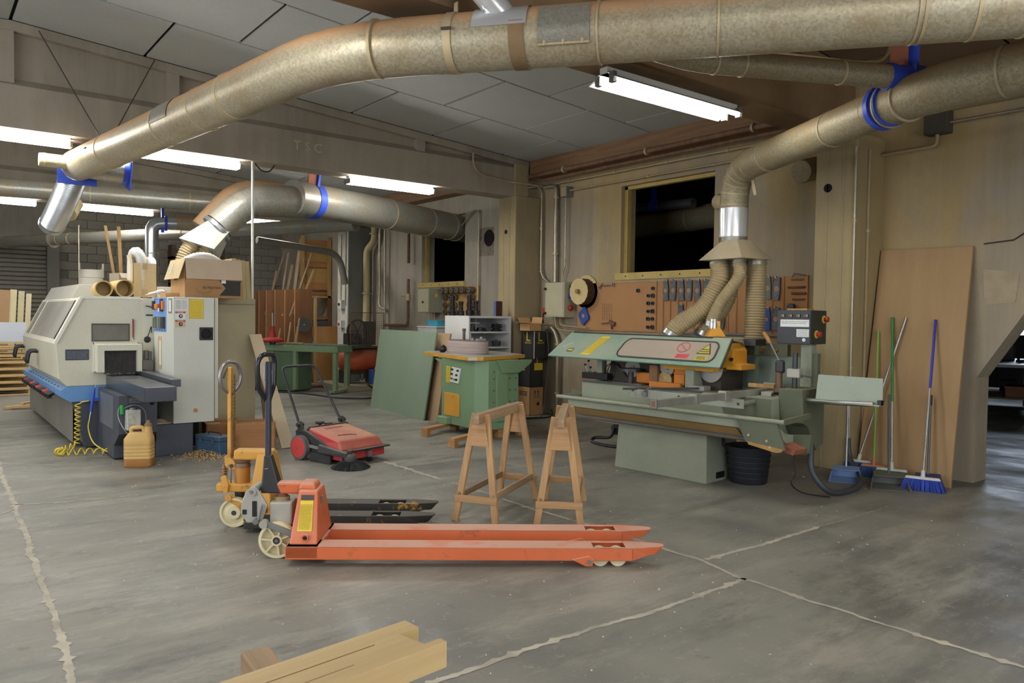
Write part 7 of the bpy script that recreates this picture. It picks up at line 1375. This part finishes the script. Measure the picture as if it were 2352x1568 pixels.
# white strip, conduits and switches on the far column
MB().bx(7.49, 7.5, 15.44, 15.94, .1, 3.4).build('whitewash_strip', mat('whitewash', (196, 194, 184), .8, var=.1, scale=5), c3)
pipe('left thin conduit on the far column', [(7.47, 15.75, 3.3), (7.47, 15.75, 1.7)], .014, M_GALV, clips=3); pipe('right thin conduit on the far column', [(7.47, 15.52, 3.4), (7.47, 15.52, 1.75)], .014, M_GALV, clips=3)
for i, (z, h, lab) in enumerate(((1.66, .2, 'upper small switch on the far column'), (1.24, .17, 'lower socket on the far column'))):
    t = thing('wall_switch', lab, 'switch', (7.44, 15.65, z)); MB().bx(-.05, .05, -.09, .09, 0, h).build('switch_body', M_WHITE, t, bevel=.006); MB().cyl((-.05, 0, h/2), (-.07, 0, h/2), .03).build('switch_knob', M_BLACK if i == 0 else M_REDP, t)

# ------------------------------------------------------------------ right: leaning board, brooms, dustpans
solo(MB().hexa([(7.60, 3.05, 0), (7.63, 3.05, 0), (7.63, 3.95, 0), (7.60, 3.95, 0), (8.005, 3.08, 2.285), (8.035, 3.08, 2.285), (8.035, 3.965, 2.295), (8.005, 3.965, 2.295)]), 'leaning_board', wood('chipboard_tan', (178, 146, 104), (166, 134, 94), 'z', .7, 3), 'tall tan board leaning on the wall right of the column', 'board', base=(7.62, 3.5, 0), bevel=.003)
def broom(label, foot, top, hm, parts, headw, head_m, br_m, yaw, tilt=.0, br_h=.11, spread=1.25):
    """handle from foot to top, crosshead along yaw, bristle skirt"""
    t = thing('broom', label, 'broom', (foot[0], foot[1], 0), 0, 'brooms leaning on the tan board'); f = V(0, 0, br_h+.02); e = V(top[0]-foot[0], top[1]-foot[1], top[2]); d = e-f
    z0 = 0.
    for z1, r, m in parts: MB().cyl(f+d*z0, f+d*z1, r, seg=10).build('handle' if z0 else 'lower_handle', m, t, smooth=40); z0 = z1
    a = V(math.cos(yaw), math.sin(yaw), 0); n = V(-a.y, a.x, 0); w = headw/2; h0 = br_h
    MB().hexa([-a*w-n*.025+ZA*(h0-.005), a*w-n*.025+ZA*(h0-.005), a*w+n*.025+ZA*(h0-.005), -a*w+n*.025+ZA*(h0-.005), -a*w*.9-n*.018+ZA*(h0+.02), a*w*.9-n*.018+ZA*(h0+.02), a*w*.9+n*.018+ZA*(h0+.02), -a*w*.9+n*.018+ZA*(h0+.02)]).build('broom_head', head_m, t, bevel=.006)
    MB().tube([f-ZA*.02, f+d.normalized()*.06], [.02, .017], 10).build('socket', head_m, t, smooth=40)
    b = MB(); k = 0
    for i in range(34):
        for j in range(4):
            s = (i/33*2-1); q = (j/3*2-1); p0 = a*w*.95*s+n*.02*q+ZA*h0; p1 = a*w*.95*s*spread+n*(.03*q)+V(0, 0, .004)+a*rnd.uniform(-.006, .006); b.bar(p0, p1, .007, .006)
    b.build('bristles', br_m, t)['kind'] = 'stuff'
    return t
M_PW = mat('broom_white', (206, 204, 198), .5); M_BB = mat('bristle_blue', (52, 76, 176), .6, var=.2, scale=30); M_BG = mat('bristle_green', (82, 128, 48), .6, var=.15, scale=30); M_BLU = mat('bristle_dullblue', (62, 92, 150), .6, var=.2, scale=30)
M_LG = mat('handle_lime', (132, 168, 74), .45, var=.08); M_DG = mat('handle_green', (56, 130, 66), .45); M_HB = mat('handle_blue', (52, 58, 172), .4); M_HS = mat('handle_silver', (168, 168, 166), .35, .7)
yaw_b = math.atan2(-.9, .28)
broom('broom with blue bristles and blue-topped silver handle', (7.28, 3.16), (7.855, 3.335, 1.57), None, ((.55, .0115, M_HS), (.995, .0125, M_HB), (1.0, .014, M_HB)), .30, M_PW, M_BB, yaw_b)
broom('broom with green handle top and green bristles', (7.44, 3.52), (7.86, 3.755, 1.59), None, ((.43, .0115, M_HS), (.90, .0125, M_DG), (1.0, .015, M_DG)), .28, M_PW, M_BG, yaw_b)
broom('broom with all-silver slanting handle behind the others', (7.51, 3.89), (7.86, 3.62, 1.59), None, ((.5, .011, M_HS), (1.0, .0115, M_HS)), .26, M_PW, M_BLU, yaw_b, br_h=.13)
broom('broom with lime green handle and orange head', (7.49, 3.72), (7.835, 3.885, 1.45), None, ((.5, .012, M_LG), (1.0, .0125, M_LG)), .24, mat('head_orange', (188, 122, 84), .6), M_BLU, yaw_b)
def dustpan(label, loc, rot, w, m, hp0, hp1, hm, grip=None):
    t = thing('dustpan', label, 'dustpan', loc, rot, 'long-handled dustpans'); L = .26
    MB().hexa([(-w/2, -L, .002), (w/2, -L, .002), (w*.42, 0, .012), (-w*.42, 0, .012), (-w/2, -L, .006), (w/2, -L, .006), (w*.42, 0, .02), (-w*.42, 0, .02)]).build('pan_floor', m, t)
    for s in (-1, 1): MB().hexa([(s*w/2, -L, .002), (s*(w/2-.01), -L, .002), (s*(w*.42-.01), 0, .012), (s*w*.42, 0, .012), (s*w/2, -L, .02), (s*(w/2-.01), -L, .02), (s*(w*.40-.01), 0, .11), (s*w*.40, 0, .11)]).build('pan_side', m, t)
    MB().hexa([(-w*.42, -.01, .01), (w*.42, -.01, .01), (w*.42, .0, .01), (-w*.42, .0, .01), (-w*.40, -.01, .12), (w*.40, -.01, .12), (w*.40, .0, .12), (-w*.40, .0, .12)]).build('pan_back', m, t)
    MB().hexa([(-w*.40, -.12, .10), (w*.40, -.12, .10), (w*.40, 0, .12), (-w*.40, 0, .12), (-w*.40, -.12, .105), (w*.40, -.12, .105), (w*.40, 0, .125), (-w*.40, 0, .125)]).build('pan_hood', m, t)
    MB().cyl((0, -.02, .10), hp1, .011, seg=10).build('pan_handle', hm, t, smooth=40)
    if grip: d = (V(*hp1)-V(0, -.02, .1)).normalized(); MB().cyl(V(*hp1)-d*.08, V(*hp1)+d*.02, .015, seg=10).build('handle_grip', grip, t, smooth=40)
M_PB = mat('pan_blue', (120, 148, 190), .4, var=.05); M_PD = mat('pan_darkblue', (58, 62, 110), .5); M_PG = mat('pan_grey', (98, 100, 94), .5, var=.06)
dustpan('light blue dustpan with tall silver handle', (7.22, 3.86, 0), R(-62), .30, M_PB, None, (.0, .15, .86), M_HS)
dustpan('grey dustpan with dark handle in front of the green broom', (7.26, 3.46, 0), R(-60), .34, M_PG, None, (.0, .24, .84), mat('handle_smoke', (96, 92, 96), .4, .4))
dustpan('dark dustpan behind the blue broom, black handle grip', (7.52, 3.22, 0), R(-62), .26, M_PD, None, (.02, .17, .83), mat('handle_smoke', (96, 92, 96), .4, .4), M_BLACK)

# ------------------------------------------------------------------ bench room seen through the passage
wbn = thing('work_bench', 'pale-topped work bench standing in the room beyond the passage', 'bench', (15.2, 5.2, 0), R(20)); M_BLEG = mat('bench_timber', (128, 112, 92), .8, var=.1)
MB().bx(-1.1, 1.6, -.45, .6, .82, .87).build('bench_top', mat('bench_pale', (196, 198, 200), .5, var=.05), wbn)
for x in (-.7, 1.0):
    for s in (-1, 1): MB().bar((x+s*.28, -.3, 0), (x+s*.08, -.3, .82), .06, .08, (0, 1, 0)).build('bench_leg', M_BLEG, wbn)
    MB().bx(x-.25, x+.25, -.33, -.27, .2, .28).build('leg_brace', M_BLEG, wbn)
MB().bx(-.9, 1.3, -.3, .4, .28, .31).build('lower_shelf', M_BLEG, wbn)
for i, (x, y, w, d, h, cc, lab) in enumerate(((-.5, -.1, .5, .3, .18, (150, 104, 70), 'orange-brown box under the work bench'), (.1, -.1, .3, .3, .14, (176, 176, 172), 'pale box under the work bench'), (.6, .0, .3, .25, .2, (60, 62, 72), 'dark box under the work bench'))):
    t = thing('storage_box', lab, 'box', (15.2+x*.94, 5.2+x*.34+y, .311), R(20)); MB().bx(-w/2, w/2, -d/2, d/2, 0, h).build('box_body', mat('store_box%d' % i, cc, .7), t, bevel=.006); MB().bx(-w/2-.01, w/2+.01, -d/2-.01, d/2+.01, h-.03, h).build('box_lid', MATS['store_box%d' % i], t)
t = thing('bench_machine', 'black appliance standing on the far work bench', 'machine', (15.7, 5.5, .871), R(20)); MB().bx(-.3, .3, -.2, .2, 0, .42).build('casing', M_BLACK, t, bevel=.02); MB().bx(-.25, .25, -.205, -.2, .08, .34).build('front_panel', M_DSTEEL, t); MB().tube(fillet([(-.3, 0, .4), (-.2, 0, .55), (.1, 0, .52)], .1), .03, 8).build('feed_hose', M_SILVER, t, smooth=50)
solo(MB().box((15.0, 4.95, .90), (.3, .06, .05)).cyl((14.9, 4.95, .90), (14.85, 4.95, .97), .02), 'hand_tool', M_DSTEEL, 'small dark hand tool lying on the far work bench', 'tool')
# ------------------------------------------------------------------ wood chips scattered over the floor
wc = MB()
for k in range(520):
    u_ = rnd.random(); x = rnd.uniform(.6, 7.2); y = rnd.uniform(1.5, 9.5)
    if x < .3+.12*y: x += .8
    L = rnd.uniform(.003, .011)*(2 if rnd.random() < .05 else 1); wc.box((x, y, .0025), (L, L*rnd.uniform(.3, .9), .003), (rnd.uniform(-.2, .2), rnd.uniform(-.2, .2), rnd.random()*6))
tag(wc.build('wood_chips', mat('chip_pale', (214, 204, 178), .9, var=.1)), 'pale wood chips scattered over the concrete floor', 'wood chips', kind='stuff')
